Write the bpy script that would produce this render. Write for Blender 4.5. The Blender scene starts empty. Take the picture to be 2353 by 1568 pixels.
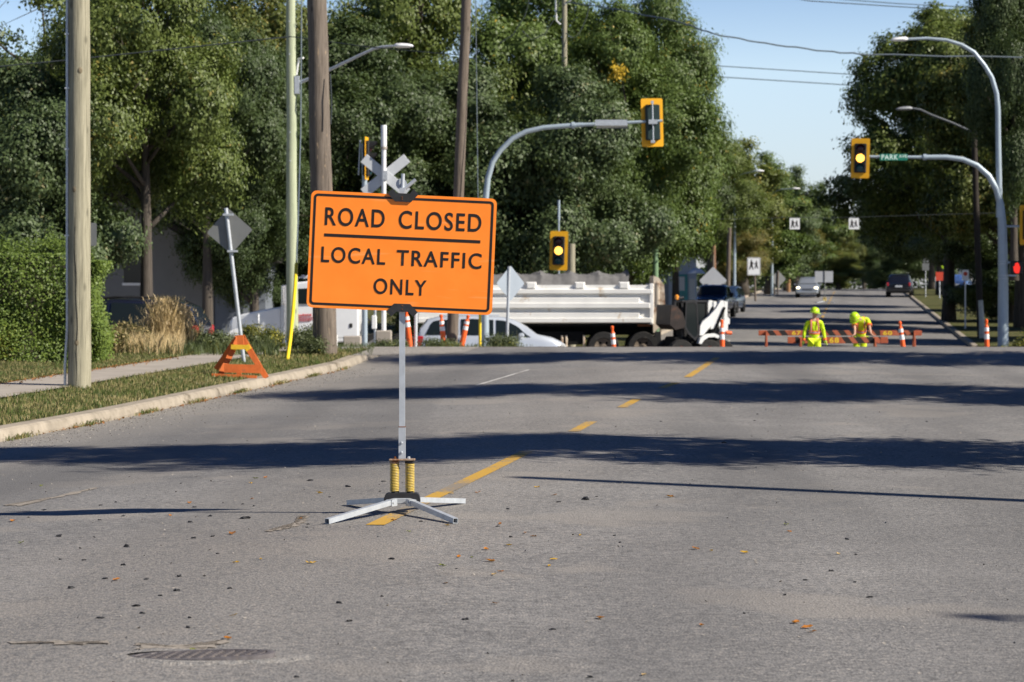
import bpy, bmesh, math, random
import numpy as np
from mathutils import Vector, Matrix, Euler

# ------------------------------------------------------------------ camera, sky, sun, exposure
SC = bpy.context.scene
COL = SC.collection
R = math.radians
CAM_H = 1.44
FOC = 85.0
cam_d = bpy.data.cameras.new("camera")
cam = bpy.data.objects.new("camera", cam_d)
COL.objects.link(cam)
cam_d.lens = FOC
cam_d.sensor_width = 36.0
cam_d.shift_y = -0.0491
cam_d.clip_end = 6000
cam_d.clip_start = 0.1
cam.location = (0, 0, CAM_H)
cam.rotation_euler = (R(90), 0, 0)
cam_d.dof.use_dof = True
cam_d.dof.focus_distance = 15.6
cam_d.dof.aperture_fstop = 6.0
SC.camera = cam

SUN_EL = R(37.0)
SUN_PHI = R(23.0)
SUNV = Vector((math.cos(SUN_EL) * math.cos(SUN_PHI), -math.cos(SUN_EL) * math.sin(SUN_PHI), math.sin(SUN_EL)))
W = bpy.data.worlds.new("World")
SC.world = W
W.use_nodes = True
wn = W.node_tree.nodes
sky = wn.new("ShaderNodeTexSky")
sky.sky_type = 'NISHITA'
sky.sun_disc = False
sky.sun_elevation = SUN_EL
sky.sun_rotation = math.atan2(SUNV.x, SUNV.y)
sky.air_density = 1.0
sky.dust_density = 0.4
sky.ozone_density = 1.5
# the air near the horizon scatters more light than the model gives, the zenith less
tc = wn.new("ShaderNodeTexCoord"); sx_ = wn.new("ShaderNodeSeparateXYZ"); rp = wn.new("ShaderNodeValToRGB"); mu = wn.new("ShaderNodeMix")
mu.data_type = 'RGBA'; mu.blend_type = 'MULTIPLY'; mu.inputs[0].default_value = 1.0; mu.clamp_result = False
el_ = rp.color_ramp.elements
el_[0].position = 0.0; el_[0].color = (.38, .41, .58, 1)
el_[1].position = .42; el_[1].color = (.035, .090, .20, 1)
e_ = el_.new(.09); e_.color = (.57, .56, .62, 1)
e_ = el_.new(.17); e_.color = (.22, .29, .42, 1)
sc_ = wn.new("ShaderNodeVectorMath"); sc_.operation = 'SCALE'; sc_.inputs[3].default_value = 2.65
LK = W.node_tree.links.new
LK(tc.outputs['Generated'], sx_.inputs[0]); LK(sx_.outputs[2], rp.inputs[0])
LK(sky.outputs[0], mu.inputs[6]); LK(rp.outputs[0], mu.inputs[7])
LK(mu.outputs[2], sc_.inputs[0]); LK(sc_.outputs[0], wn["Background"].inputs[0])
wn["Background"].inputs[1].default_value = 0.07
sl = bpy.data.lights.new("sun", 'SUN')
sl.energy = 5.0
sl.angle = R(0.53)
sl.color = (1.0, 0.93, 0.82)
so = bpy.data.objects.new("sun", sl)
COL.objects.link(so)
so.rotation_euler = SUNV.to_track_quat('Z', 'Y').to_euler()
so.location = (30, -10, 40)
SC.view_settings.view_transform = 'Standard'
SC.view_settings.look = 'None'
SC.view_settings.exposure = 0.55
SC.view_settings.gamma = 1.0
SC.render.engine = 'CYCLES'
SC.cycles.use_denoising = True
SC.cycles.max_bounces = 6
SC.cycles.transparent_max_bounces = 8

# ------------------------------------------------------------------ pixel and terrain helpers
FD = FOC / 36.0 * 2353.0            # focal length in the units of the studied photograph (2353 wide)
HORY = 668.0
TH = math.atan(0.141)               # the street runs 8 degrees right of the view
CT, ST = math.cos(TH), math.sin(TH)
X0, Y0 = -0.84, 15.1                # a point of the centre line

def pix(dx, dy, Y):
    return Vector(((dx - 1176.5) / FD * Y, Y, CAM_H - (dy - HORY) / FD * Y))

def XU(u, Y):
    return (u + (Y - Y0) * ST) / CT + X0

def UX(X, Y):
    return (X - X0) * CT - (Y - Y0) * ST

_kn = [(-200, 0), (20, 0), (30, .05), (40, .19), (46, .28), (50, .29), (53, .17), (58, -.38), (62, -.66), (67, -.79), (72, -.95),
       (77, -1.07), (86, -1.03), (100, -.78), (140, -.12), (200, .88), (240, 1.42), (275, 1.62), (320, 1.5), (450, 1.2), (3000, 1.0)]
_ty = np.arange(-200, 3000, 0.5)
_tz = np.interp(_ty, [k[0] for k in _kn], [k[1] for k in _kn])
_k = np.hanning(9); _k /= _k.sum()
_tz = np.convolve(np.pad(_tz, 4, mode='edge'), _k, mode='valid')

def zc(Y):
    return float(np.interp(Y, _ty, _tz))

def fadek(Y):
    return min(1.0, max(0.0, (49.5 - Y) / 6.0))

KERB = -6.1
def G(u, Y):
    """road surface"""
    k = fadek(Y)
    return zc(Y) - (0.034 * -u if u < 0 else 0.013 * u) * k

def S(u, Y):
    """walkable surface: road, kerb, verge, footpath, lawn"""
    if u >= KERB or Y > 46.9:
        return G(u, Y)
    kt = G(KERB, Y) + 0.13
    if u > -6.32:
        return kt
    zs = zc(Y) + 0.0
    if u > -7.8:
        t = (-6.32 - u) / 1.48
        return kt + (zs - kt) * t
    return zs + min(0.08, max(0, (-9.2 - u) * 0.03))

def SXY(X, Y):
    return S(UX(X, Y), Y)

def hit(dx, dy, zoff=0.0):
    """the ground point under a pixel"""
    Y = 5.0
    while Y < 400:
        X = (dx - 1176.5) / FD * Y
        z = CAM_H - (dy - HORY) / FD * Y
        if z <= SXY(X, Y) + zoff:
            break
        Y += 0.02
    X = (dx - 1176.5) / FD * Y
    return Vector((X, Y, SXY(X, Y)))

# ------------------------------------------------------------------ materials
def _new(name):
    m = bpy.data.materials.new(name)
    m.use_nodes = True
    nt = m.node_tree
    return m, nt, nt.nodes["Principled BSDF"]

def mixcol(nt, fac, a, b):
    n = nt.nodes.new("ShaderNodeMix"); n.data_type = 'RGBA'
    if isinstance(fac, float): n.inputs[0].default_value = fac
    else: nt.links.new(fac, n.inputs[0])
    for v, s in ((a, n.inputs[6]), (b, n.inputs[7])):
        if isinstance(v, tuple): s.default_value = (*v[:3], 1)
        else: nt.links.new(v, s)
    return n.outputs[2]

def noise(nt, scale, detail=4, rough=.55, vec=None, out='Fac'):
    n = nt.nodes.new("ShaderNodeTexNoise")
    n.inputs['Scale'].default_value = scale
    n.inputs['Detail'].default_value = detail
    n.inputs['Roughness'].default_value = rough
    if vec is not None: nt.links.new(vec, n.inputs['Vector'])
    return n.outputs[out]

def ramp(nt, fac, stops):
    n = nt.nodes.new("ShaderNodeValToRGB")
    el = n.color_ramp.elements
    while len(el) < len(stops): el.new(0.5)
    for e, (p, c) in zip(el, stops):
        e.position = p
        e.color = (c, c, c, 1) if isinstance(c, (int, float)) else (*c, 1)
    nt.links.new(fac, n.inputs[0])
    return n.outputs[0]

def coords(nt, scale=(1, 1, 1), kind='Object', rot=(0, 0, 0)):
    t = nt.nodes.new("ShaderNodeTexCoord")
    mp = nt.nodes.new("ShaderNodeMapping")
    mp.inputs['Scale'].default_value = scale
    mp.inputs['Rotation'].default_value = rot
    nt.links.new(t.outputs[kind], mp.inputs[0])
    return mp.outputs[0]

def bump(nt, b, h, strength=.3, dist=.01):
    n = nt.nodes.new("ShaderNodeBump")
    n.inputs['Strength'].default_value = strength
    n.inputs['Distance'].default_value = dist
    nt.links.new(h, n.inputs['Height'])
    nt.links.new(n.outputs[0], b.inputs['Normal'])

def plain(name, col, rough=.55, metal=0.0, var=.12, scale=6.0, spec=.4, dirt=None):
    """a colour with mottled wear"""
    m, nt, b = _new(name)
    v = coords(nt)
    n = noise(nt, scale, 5, .6, v)
    a = tuple(c * (1 - var) for c in col); h = tuple(min(1, c * (1 + var)) for c in col)
    c = mixcol(nt, ramp(nt, n, [(.3, 0.), (.7, 1.)]), a, h)
    if dirt:
        n2 = noise(nt, dirt[1], 6, .7, v)
        c = mixcol(nt, ramp(nt, n2, [(dirt[2], 0.), (min(1, dirt[2] + .12), 1.)]), c, dirt[0])
    nt.links.new(c, b.inputs['Base Color'])
    b.inputs['Roughness'].default_value = rough
    b.inputs['Metallic'].default_value = metal
    b.inputs['Specular IOR Level'].default_value = spec
    return m

def foliage_mat(name, dark, light, yellow=None, yfrac=.0, trans=.25, scale=.5):
    m, nt, b = _new(name)
    g = nt.nodes.new("ShaderNodeNewGeometry")
    rnd = g.outputs['Random Per Island']
    v = coords(nt)
    n = noise(nt, scale, 3, .6, v)
    mm = nt.nodes.new("ShaderNodeMath"); mm.operation = 'ADD'
    nt.links.new(n, mm.inputs[0])
    m2 = nt.nodes.new("ShaderNodeMath"); m2.operation = 'MULTIPLY'; m2.inputs[1].default_value = .55
    nt.links.new(rnd, m2.inputs[0]); nt.links.new(m2.outputs[0], mm.inputs[1])
    c = mixcol(nt, ramp(nt, mm.outputs[0], [(.35, 0.), (.95, 1.)]), dark, light)
    if yellow:
        n3 = noise(nt, 9.7, 1, .5, v)
        m3 = nt.nodes.new("ShaderNodeMath"); m3.operation = 'MULTIPLY_ADD'; m3.inputs[1].default_value = .4
        nt.links.new(rnd, m3.inputs[0]); nt.links.new(noise(nt, .9, 3, .7, v), m3.inputs[2])
        c = mixcol(nt, ramp(nt, m3.outputs[0], [(.95 - yfrac, 0.), (1.05 - yfrac, 1.)]), c, yellow)
    nt.links.new(c, b.inputs['Base Color'])
    b.inputs['Roughness'].default_value = .5
    b.inputs['Specular IOR Level'].default_value = .35
    tr = nt.nodes.new("ShaderNodeBsdfTranslucent")
    nt.links.new(mixcol(nt, .35, c, (.20, .28, .03)), tr.inputs[0])
    mx = nt.nodes.new("ShaderNodeMixShader"); mx.inputs[0].default_value = trans
    out = nt.nodes["Material Output"]
    nt.links.new(b.outputs[0], mx.inputs[1]); nt.links.new(tr.outputs[0], mx.inputs[2])
    nt.links.new(mx.outputs[0], out.inputs[0])
    return m

def emit_mat(name, col, strength):
    m, nt, b = _new(name)
    b.inputs['Base Color'].default_value = (.02, .02, .02, 1)
    b.inputs['Emission Color'].default_value = (*col, 1)
    b.inputs['Emission Strength'].default_value = strength
    return m

def asphalt_mat(name, tone=1.0, gravel=0.0):
    m, nt, b = _new(name)
    v = coords(nt)
    big = noise(nt, .22, 5, .6, v)
    mid = noise(nt, 1.6, 5, .65, v)
    fine = noise(nt, 55, 3, .7, v)
    vo = nt.nodes.new("ShaderNodeTexVoronoi"); vo.inputs['Scale'].default_value = 75
    nt.links.new(v, vo.inputs['Vector'])
    ca, cb = (.192 * tone, .187 * tone, .183 * tone), (.285 * tone, .275 * tone, .265 * tone)
    c = mixcol(nt, ramp(nt, big, [(.35, 0.), (.65, 1.)]), ca, cb)
    c = mixcol(nt, ramp(nt, mid, [(.3, .42), (.7, 0.)]), c, (.12 * tone, .117 * tone, .115 * tone))
    # aggregate: light and dark stones
    c = mixcol(nt, ramp(nt, fine, [(.30, .75), (.50, 0.)]), c, (.075 * tone, .073 * tone, .072 * tone))
    c = mixcol(nt, ramp(nt, fine, [(.58, 0.), (.78, .8 + gravel)]), c, (.40, .36, .32))
    c = mixcol(nt, ramp(nt, vo.outputs['Distance'], [(.02, .45), (.22, 0.)]), c, (.31, .29, .27))
    gr = noise(nt, 24, 4, .75, v)
    c = mixcol(nt, ramp(nt, gr, [(.36, .85), (.48, 0.)]), c, (.095 * tone, .092 * tone, .090 * tone))
    c = mixcol(nt, ramp(nt, gr, [(.54, 0.), (.66, .9)]), c, (.33, .305, .275))
    pa = noise(nt, .5, 3, .6, v)
    c = mixcol(nt, ramp(nt, pa, [(.56, 0.), (.62, .5)]), c, (.285 * tone, .26 * tone, .232 * tone))
    # smooth dark sealed strips along the wheel paths
    v2 = coords(nt, (1.0, .05, 1.0), rot=(0, 0, TH))
    tracks = noise(nt, .55, 3, .5, v2)
    c = mixcol(nt, ramp(nt, tracks, [(.48, 0.), (.64, .6)]), c, (.125 * tone, .122 * tone, .12 * tone))
    # sandy gravel along the kerb and paler worn stone between the wheel paths
    vw = coords(nt)
    dt = nt.nodes.new("ShaderNodeVectorMath"); dt.operation = 'DOT_PRODUCT'; dt.inputs[1].default_value = (CT, -ST, 0)
    nt.links.new(vw, dt.inputs[0])
    uu = nt.nodes.new("ShaderNodeMath"); uu.operation = 'MULTIPLY_ADD'; uu.inputs[1].default_value = 1 / 14; uu.inputs[2].default_value = .5 - (X0 * CT - Y0 * ST) / 14
    nt.links.new(dt.outputs['Value'], uu.inputs[0])
    wv = nt.nodes.new("ShaderNodeMath"); wv.operation = 'MULTIPLY_ADD'; wv.inputs[1].default_value = .09; wv.inputs[2].default_value = -.045
    nt.links.new(noise(nt, .6, 4, .6, v), wv.inputs[0])
    us = nt.nodes.new("ShaderNodeMath"); us.operation = 'ADD'
    nt.links.new(uu.outputs[0], us.inputs[0]); nt.links.new(wv.outputs[0], us.inputs[1])
    def U(x): return .5 + x / 14
    c = mixcol(nt, ramp(nt, us.outputs[0], [(U(-6.2), .75), (U(-5.1), .35), (U(-4.2), 0.)]), c, (.30, .275, .24))
    worn_ = nt.nodes.new("ShaderNodeMath"); worn_.operation = 'MULTIPLY'
    nt.links.new(ramp(nt, us.outputs[0], [(U(-2.2), 0.), (U(-.9), .55), (U(.3), .5), (U(1.3), 0.)]), worn_.inputs[0]); nt.links.new(ramp(nt, noise(nt, 40, 3, .7, v), [(.45, 0.), (.6, 1.)]), worn_.inputs[1])
    c = mixcol(nt, worn_.outputs[0], c, (.36, .325, .285))
    for a_ in (-3.6, 2.1, 4.0):
        c = mixcol(nt, ramp(nt, us.outputs[0], [(U(a_ - .7), 0.), (U(a_), .38), (U(a_ + .7), 0.)]), c, (.125 * tone, .121 * tone, .119 * tone))
    # cracks
    vc = nt.nodes.new("ShaderNodeTexVoronoi"); vc.feature = 'DISTANCE_TO_EDGE'; vc.inputs['Scale'].default_value = .23
    wob = nt.nodes.new("ShaderNodeVectorMath"); wob.operation = 'ADD'
    nz = noise(nt, 1.3, 5, .7, v, 'Color')
    nt.links.new(v, wob.inputs[0]); nt.links.new(nz, wob.inputs[1])
    nt.links.new(wob.outputs[0], vc.inputs['Vector'])
    c = mixcol(nt, ramp(nt, vc.outputs['Distance'], [(.0015, .38), (.004, 0.)]), c, (.08, .078, .075))
    nt.links.new(c, b.inputs['Base Color'])
    b.inputs['Roughness'].default_value = .88
    b.inputs['Specular IOR Level'].default_value = .25
    ad = nt.nodes.new("ShaderNodeMath"); ad.operation = 'ADD'
    nt.links.new(fine, ad.inputs[0]); nt.links.new(vo.outputs['Distance'], ad.inputs[1])
    bump(nt, b, ad.outputs[0], .65, .006)
    return m

# ------------------------------------------------------------------ mesh helpers
class MB:
    def __init__(s):
        s.v = []; s.f = []
    def add(s, vs, fs):
        o = len(s.v)
        s.v += [tuple(p) for p in vs]
        s.f += [tuple(i + o for i in f) for f in fs]
        return s
    def box(s, lo, hi, M=None):
        x0, y0, z0 = lo; x1, y1, z1 = hi
        vs = [Vector(p) for p in ((x0, y0, z0), (x1, y0, z0), (x1, y1, z0), (x0, y1, z0), (x0, y0, z1), (x1, y0, z1), (x1, y1, z1), (x0, y1, z1))]
        if M is not None: vs = [M @ p for p in vs]
        return s.add(vs, [(0, 3, 2, 1), (4, 5, 6, 7), (0, 1, 5, 4), (1, 2, 6, 5), (2, 3, 7, 6), (3, 0, 4, 7)])
    def cbox(s, lo, hi, c=.01, M=None):
        """a box with chamfered vertical and top edges"""
        x0, y0, z0 = lo; x1, y1, z1 = hi
        def ring(i, z): return [(x0 + c + i, y0 + i, z), (x1 - c - i, y0 + i, z), (x1 - i, y0 + c + i, z), (x1 - i, y1 - c - i, z),
                                (x1 - c - i, y1 - i, z), (x0 + c + i, y1 - i, z), (x0 + i, y1 - c - i, z), (x0 + i, y0 + c + i, z)]
        rs = [ring(c, z0), ring(0, z0 + c), ring(0, z1 - c), ring(c, z1)]
        vs = [Vector(p) for r in rs for p in r]
        if M is not None: vs = [M @ p for p in vs]
        fs = [tuple(range(7, -1, -1)), tuple(range(24, 32))]
        for k in range(3):
            for i in range(8):
                j = (i + 1) % 8
                fs.append((k * 8 + i, k * 8 + j, k * 8 + 8 + j, k * 8 + 8 + i))
        return s.add(vs, fs)
    def tube(s, pts, r, n=10, cap=True, sq=False):
        pts = [Vector(p) for p in pts]
        m = len(pts)
        rs = r if isinstance(r, (list, tuple)) else [r] * m
        if sq: n = 4
        t0 = (pts[1] - pts[0]).normalized()
        up = Vector((0, 0, 1)) if abs(t0.z) < .9 else Vector((0, 1, 0))
        nx = t0.cross(up).normalized()
        vs = []
        for i, p in enumerate(pts):
            t = (pts[min(i + 1, m - 1)] - pts[max(i - 1, 0)]).normalized()
            nx = (nx - t * nx.dot(t)).normalized()
            ny = t.cross(nx)
            for k in range(n):
                a = 2 * math.pi * (k + (.5 if sq else 0)) / n
                q = rs[i] * (math.sqrt(2) if sq else 1)
                vs.append(p + nx * math.cos(a) * q + ny * math.sin(a) * q)
        fs = []
        for i in range(m - 1):
            for k in range(n):
                j = (k + 1) % n
                fs.append((i * n + k, i * n + j, i * n + n + j, i * n + n + k))
        if cap:
            fs.append(tuple(range(n - 1, -1, -1))); fs.append(tuple(range((m - 1) * n, m * n)))
        return s.add(vs, fs)
    def lathe(s, prof, c=(0, 0, 0), n=20, M=None):
        vs = []; fs = []
        for r, z in prof:
            for k in range(n):
                a = 2 * math.pi * k / n
                vs.append(Vector((r * math.cos(a) + c[0], r * math.sin(a) + c[1], z + c[2])))
        if M is not None: vs = [M @ p for p in vs]
        for i in range(len(prof) - 1):
            for k in range(n):
                j = (k + 1) % n
                fs.append((i * n + k, i * n + j, i * n + n + j, i * n + n + k))
        fs.append(tuple(range(n - 1, -1, -1))); fs.append(tuple(range((len(prof) - 1) * n, len(prof) * n)))
        return s.add(vs, fs)
    def prism(s, poly, y0, y1, M=None):
        """polygon in XZ extruded along Y"""
        n = len(poly)
        vs = [Vector((x, y0, z)) for x, z in poly] + [Vector((x, y1, z)) for x, z in poly]
        if M is not None: vs = [M @ p for p in vs]
        fs = [tuple(range(n)), tuple(range(2 * n - 1, n - 1, -1))]
        for i in range(n):
            j = (i + 1) % n
            fs.append((i, i + n, j + n, j))
        return s.add(vs, fs)
    def build(s, name, m=None, parent=None, smooth=False, loc=None):
        me = bpy.data.meshes.new(name)
        me.from_pydata(s.v, [], s.f)
        bm = bmesh.new(); bm.from_mesh(me)
        bmesh.ops.recalc_face_normals(bm, faces=bm.faces)
        bm.to_mesh(me); bm.free()
        if smooth:
            me.shade_smooth()
            me.set_sharp_from_angle(angle=R(38)) if hasattr(me, 'set_sharp_from_angle') else None
        me.update()
        return link(name, me, m, parent, loc)

def link(name, me, m=None, parent=None, loc=None):
    o = bpy.data.objects.new(name, me)
    if m is not None:
        me.materials.append(m)
    COL.objects.link(o)
    if parent is not None: o.parent = parent
    if loc is not None: o.location = loc
    return o

def tag(o, label=None, cat=None, group=None, kind=None):
    if label: o['label'] = label
    if cat: o['category'] = cat
    if group: o['group'] = group
    if kind: o['kind'] = kind
    return o

def thing(name, label, cat, loc=(0, 0, 0), rz=0.0, group=None):
    o = bpy.data.objects.new(name, None)
    o.empty_display_size = .2
    COL.objects.link(o)
    o.location = loc
    o.rotation_euler = (0, 0, rz)
    return tag(o, label, cat, group)

def dup(root, loc=None, rot=None, label=None, group=None, scale=None):
    r = root.copy(); COL.objects.link(r)
    if loc is not None: r.location = loc
    if rot is not None: r.rotation_euler = rot
    if scale is not None: r.scale = scale
    if label: r['label'] = label
    if group: r['group'] = group
    for ch in list(root.children):
        c = ch.copy(); COL.objects.link(c); c.parent = r
        for g in list(ch.children):
            d = g.copy(); COL.objects.link(d); d.parent = c
    return r

def text_mesh(txt, cap_h, width=None, bold=.0, extrude=.0):
    """lettering as a mesh in XZ, baseline at z=0, left edge at x=0"""
    cu = bpy.data.curves.new("lettering", 'FONT')
    cu.body = txt
    cu.size = 1.0
    cu.offset = 0.0
    cu.resolution_u = 6
    ob = bpy.data.objects.new("lettering_tmp", cu)
    COL.objects.link(ob)
    def ext():
        bpy.context.view_layer.update()
        me = bpy.data.meshes.new_from_object(ob.evaluated_get(bpy.context.evaluated_depsgraph_get()))
        co = np.empty(len(me.vertices) * 3); me.vertices.foreach_get('co', co); co = co.reshape(-1, 3)
        return me, co
    cu.body = "E"; me, co = ext(); cap = co[:, 1].max() - co[:, 1].min(); bpy.data.meshes.remove(me)
    cu.body = txt
    s = cap_h / cap
    cu.offset = bold
    cu.space_character = 1.16
    cu.extrude = extrude / s if extrude else 0
    me, co = ext()
    x0 = co[:, 0].min(); kx = width / ((co[:, 0].max() - x0) * s) if width else 1.0
    for v in me.vertices:
        x, y, z = v.co
        v.co = ((x - x0) * s * kx, -z * s, y * s)
    bpy.data.objects.remove(ob); bpy.data.curves.remove(cu)
    me.materials.clear()
    return me

RNG = random.Random(11)
NP = np.random.default_rng(5)
# ------------------------------------------------------------------ shared materials
M = {}
M['asphalt'] = asphalt_mat('asphalt')
M['asphalt_far'] = asphalt_mat('asphalt_far', 1.0, .1)
M['concrete'] = plain('kerb_concrete', (.33, .285, .225), .9, 0, .22, 5.0, .2, dirt=((.15, .125, .09), 2.6, .55))
M['path'] = plain('path_concrete', (.36, .32, .275), .9, 0, .12, 2.5, .2, dirt=((.25, .2, .14), 1.3, .62))
M['steel'] = plain('galvanised_steel', (.50, .53, .56), .48, .35, .13, 14, .5)
M['steel_pole'] = plain('grey_steel_pole', (.36, .43, .48), .42, .15, .07, 3, .5)
M['rust'] = plain('rust', (.20, .075, .03), .9, 0, .3, 40, .2)
M['black_paint'] = plain('black_paint', (.022, .022, .024), .55, 0, .25, 20, .4, dirt=((.12, .07, .04), 60, .62))
M['black_rubber'] = plain('black_rubber', (.022, .022, .023), .8, 0, .25, 10, .3)
M['dark'] = plain('dark_underside', (.012, .012, .012), .9, 0, .2, 5, .1)
M['white_paint'] = plain('white_paint', (.80, .80, .79), .4, 0, .04, 3, .5)
M['orange_plastic'] = plain('orange_plastic', (.90, .13, .022), .5, 0, .10, 9, .4)
M['reflective'] = plain('white_reflective', (.82, .82, .82), .35, 0, .06, 20, .5)
M['signal_yellow'] = plain('signal_yellow', (.86, .42, .012), .5, 0, .05, 5, .4)
M['signal_green'] = plain('signal_dark_green', (.012, .03, .028), .5, 0, .15, 8, .4)
M['black_plastic'] = plain('black_plastic', (.014, .014, .014), .5, 0, .2, 8, .4)
M['yellow_plastic'] = plain('yellow_plastic', (.84, .62, .02), .42, 0, .06, 4, .5)
M['alu_back'] = plain('aluminium_sign_back', (.185, .19, .185), .5, .25, .08, 3, .5)
M['wire'] = plain('cable_black', (.05, .06, .065), .6, 0, .1, 2, .3)
M['wire_pale'] = plain('cable_pale', (.13, .16, .18), .6, 0, .1, 2, .3)

def wood_mat(name, a, b_, streak=.5, worn=None):
    m, nt, b = _new(name)
    v = coords(nt, (9, 9, .55))
    n1 = noise(nt, 2.4, 6, .65, v)
    v2 = coords(nt, (30, 30, .9))
    n2 = noise(nt, 2.0, 4, .6, v2)
    c = mixcol(nt, ramp(nt, n1, [(.3, 0.), (.7, 1.)]), a, b_)
    c = mixcol(nt, ramp(nt, n2, [(.36, streak), (.5, 0.)]), c, tuple(x * .45 for x in a))
    vk = coords(nt, (5, 5, 2.2))
    vo = nt.nodes.new("ShaderNodeTexVoronoi"); vo.inputs['Scale'].default_value = .75
    nt.links.new(vk, vo.inputs['Vector'])
    c = mixcol(nt, ramp(nt, vo.outputs['Distance'], [(.06, .8), (.14, 0.)]), c, tuple(x * .55 for x in a))
    if worn:
        v3 = coords(nt, (6, 6, 1.1))
        n3 = noise(nt, 1.7, 4, .6, v3)
        c = mixcol(nt, ramp(nt, n3, [(.62, 0.), (.66, 1.)]), c, worn)
    nt.links.new(c, b.inputs['Base Color'])
    b.inputs['Roughness'].default_value = .85
    b.inputs['Specular IOR Level'].default_value = .2
    bump(nt, b, n2, .5, .01)
    return m
M['wood_pale'] = wood_mat('treated_pine', (.22, .205, .145), (.44, .405, .295), .5)
M['wood_green'] = wood_mat('green_pine', (.34, .38, .25), (.50, .53, .36), .2)
M['wood_brown'] = wood_mat('weathered_wood', (.115, .093, .075), (.235, .195, .158), .6, worn=(.42, .31, .20))
M['wood_brown2'] = wood_mat('weathered_wood_dark', (.12, .095, .075), (.21, .17, .135), .6)
M['bark'] = wood_mat('bark', (.05, .042, .034), (.13, .11, .09), .6)

def ground_mat():
    m, nt, b = _new('grass_ground')
    v = coords(nt)
    n = noise(nt, 1.2, 6, .65, v); n2 = noise(nt, 14, 5, .7, v)
    c = mixcol(nt, ramp(nt, n, [(.35, 0.), (.65, 1.)]), (.055, .075, .022), (.16, .135, .06))
    c = mixcol(nt, ramp(nt, n2, [(.35, .7), (.6, 0.)]), c, (.035, .045, .014))
    nt.links.new(c, b.inputs['Base Color']); b.inputs['Roughness'].default_value = .95
    b.inputs['Specular IOR Level'].default_value = .1
    bump(nt, b, n2, .8, .05)
    return m
M['ground'] = ground_mat()
def gravel_mat():
    m, nt, b = _new('gravel')
    v = coords(nt)
    vo = nt.nodes.new("ShaderNodeTexVoronoi"); vo.inputs['Scale'].default_value = 32
    nt.links.new(v, vo.inputs['Vector'])
    n = noise(nt, .8, 5, .6, v)
    c = mixcol(nt, vo.outputs['Color'], (.16, .145, .125), (.42, .385, .34))
    c = mixcol(nt, ramp(nt, n, [(.4, 0.), (.6, .6)]), c, (.24, .22, .195))
    nt.links.new(c, b.inputs['Base Color']); b.inputs['Roughness'].default_value = .95
    bump(nt, b, vo.outputs['Distance'], .7, .02)
    return m
M['gravel'] = gravel_mat()

def paint_mat(name, col, wear):
    m, nt, b = _new(name)
    v = coords(nt)
    n = noise(nt, 30, 5, .7, v); n2 = noise(nt, 1.1, 4, .6, v)
    ad = nt.nodes.new("ShaderNodeMath"); ad.operation = 'ADD'
    nt.links.new(n, ad.inputs[0]); nt.links.new(n2, ad.inputs[1])
    c = mixcol(nt, ramp(nt, ad.outputs[0], [(.75 + wear, .9), (.95 + wear, 0.)]), col, (.20, .185, .165))
    nt.links.new(c, b.inputs['Base Color']); b.inputs['Roughness'].default_value = .8
    return m
M['paint_yellow'] = paint_mat('road_paint_yellow', (.50, .29, .035), .13)
M['paint_white'] = paint_mat('road_paint_white', (.6, .58, .55), .12)

# ------------------------------------------------------------------ ground sheets
YR = list(np.concatenate([np.arange(-12, 40, 1.0), np.arange(40, 70, .5), np.arange(70, 130, 2.0), np.arange(130, 330, 5.0), [350, 400, 500, 700, 1000, 1600, 2600]]))

def sheet(name, us, y0, y1, fz, m):
    ys = [y for y in YR if y0 < y < y1]
    ys = [y0] + ys + [y1]
    vs = []; fs = []
    n = len(us)
    for y in ys:
        for u in us:
            vs.append((XU(u, y), y, fz(u, y)))
    for i in range(len(ys) - 1):
        for k in range(n - 1):
            fs.append((i * n + k, i * n + k + 1, i * n + n + k + 1, i * n + n + k))
    me = bpy.data.meshes.new(name); me.from_pydata(vs, [], fs)
    me.shade_smooth(); me.update()
    return tag(link(name, me, m), kind='structure')

def zgr(u, Y):
    if Y < 46.8: return S(max(-9.2, u) if u < -9.2 else u, Y) - (.30 if u > -9.3 and u < 9 else 0.0)
    if Y < 95 or -9 < u < 11: return zc(Y) - .12
    return zc(Y) + .02
sheet('ground', [-1600, -700, -300, -120, -60, -35, -20, -14, -11, -9.3, -9.1, -7.8, -6.4, -6.1, 0, 6.1, 8.9, 9, 12, 20, 45, 90, 200, 500, 1600], -12, 2600, zgr, M['ground'])
sheet('road', [-6.1, -5, -4, -3, -2, -1, -.4, 0, .4, 1, 2, 3, 4, 5, 6.1, 7.6, 9], -12, 46.8, G, M['asphalt'])
sheet('cross_street', [-200, -60, -30, -16, -9, -6.1, -3, 0, 3, 6.1, 9, 14, 20, 30, 60, 200], 46.8, 95, lambda u, Y: G(u, Y), M['asphalt_far'])
sheet('road', [-5.8, -3, 1, 4, 7.6], 95, 420, lambda u, Y: zc(Y) + (.03 if u == 1 else 0), M['asphalt_far'])
sheet('gravel_strip', [-60, -40, -20, -9, -6.1, -4.6], 46.9, 53, lambda u, Y: G(u, Y) + .006 , M['gravel'])
sheet('footpath', [-9.0, -7.8], -12, 46.8, lambda u, Y: S(-7.8, Y) + .02, M['path'])
sheet('verge', [-7.8, -7.0, -6.32], -12, 46.8, lambda u, Y: S(u, Y) - .005, M['ground'])
sheet('lawn', [-60, -25, -14, -11, -9.0], -12, 47.5, lambda u, Y: S(u, Y) + .02, M['ground'])
# railway rails set flush in the crest of the crossing
for yy in (49.7, 51.14):
    mb = MB()
    for k in range(-30, 30, 2):
        xa, xb = float(k), float(k + 2)
        mb.box((xa, yy - .035, G(-1, yy) - .08), (xb, yy + .035, G(0, yy) + .008))
    tag(mb.build('rail', plain('rail_steel', (.24, .2, .17), .5, .5, .2, 4)), kind='structure')

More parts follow.
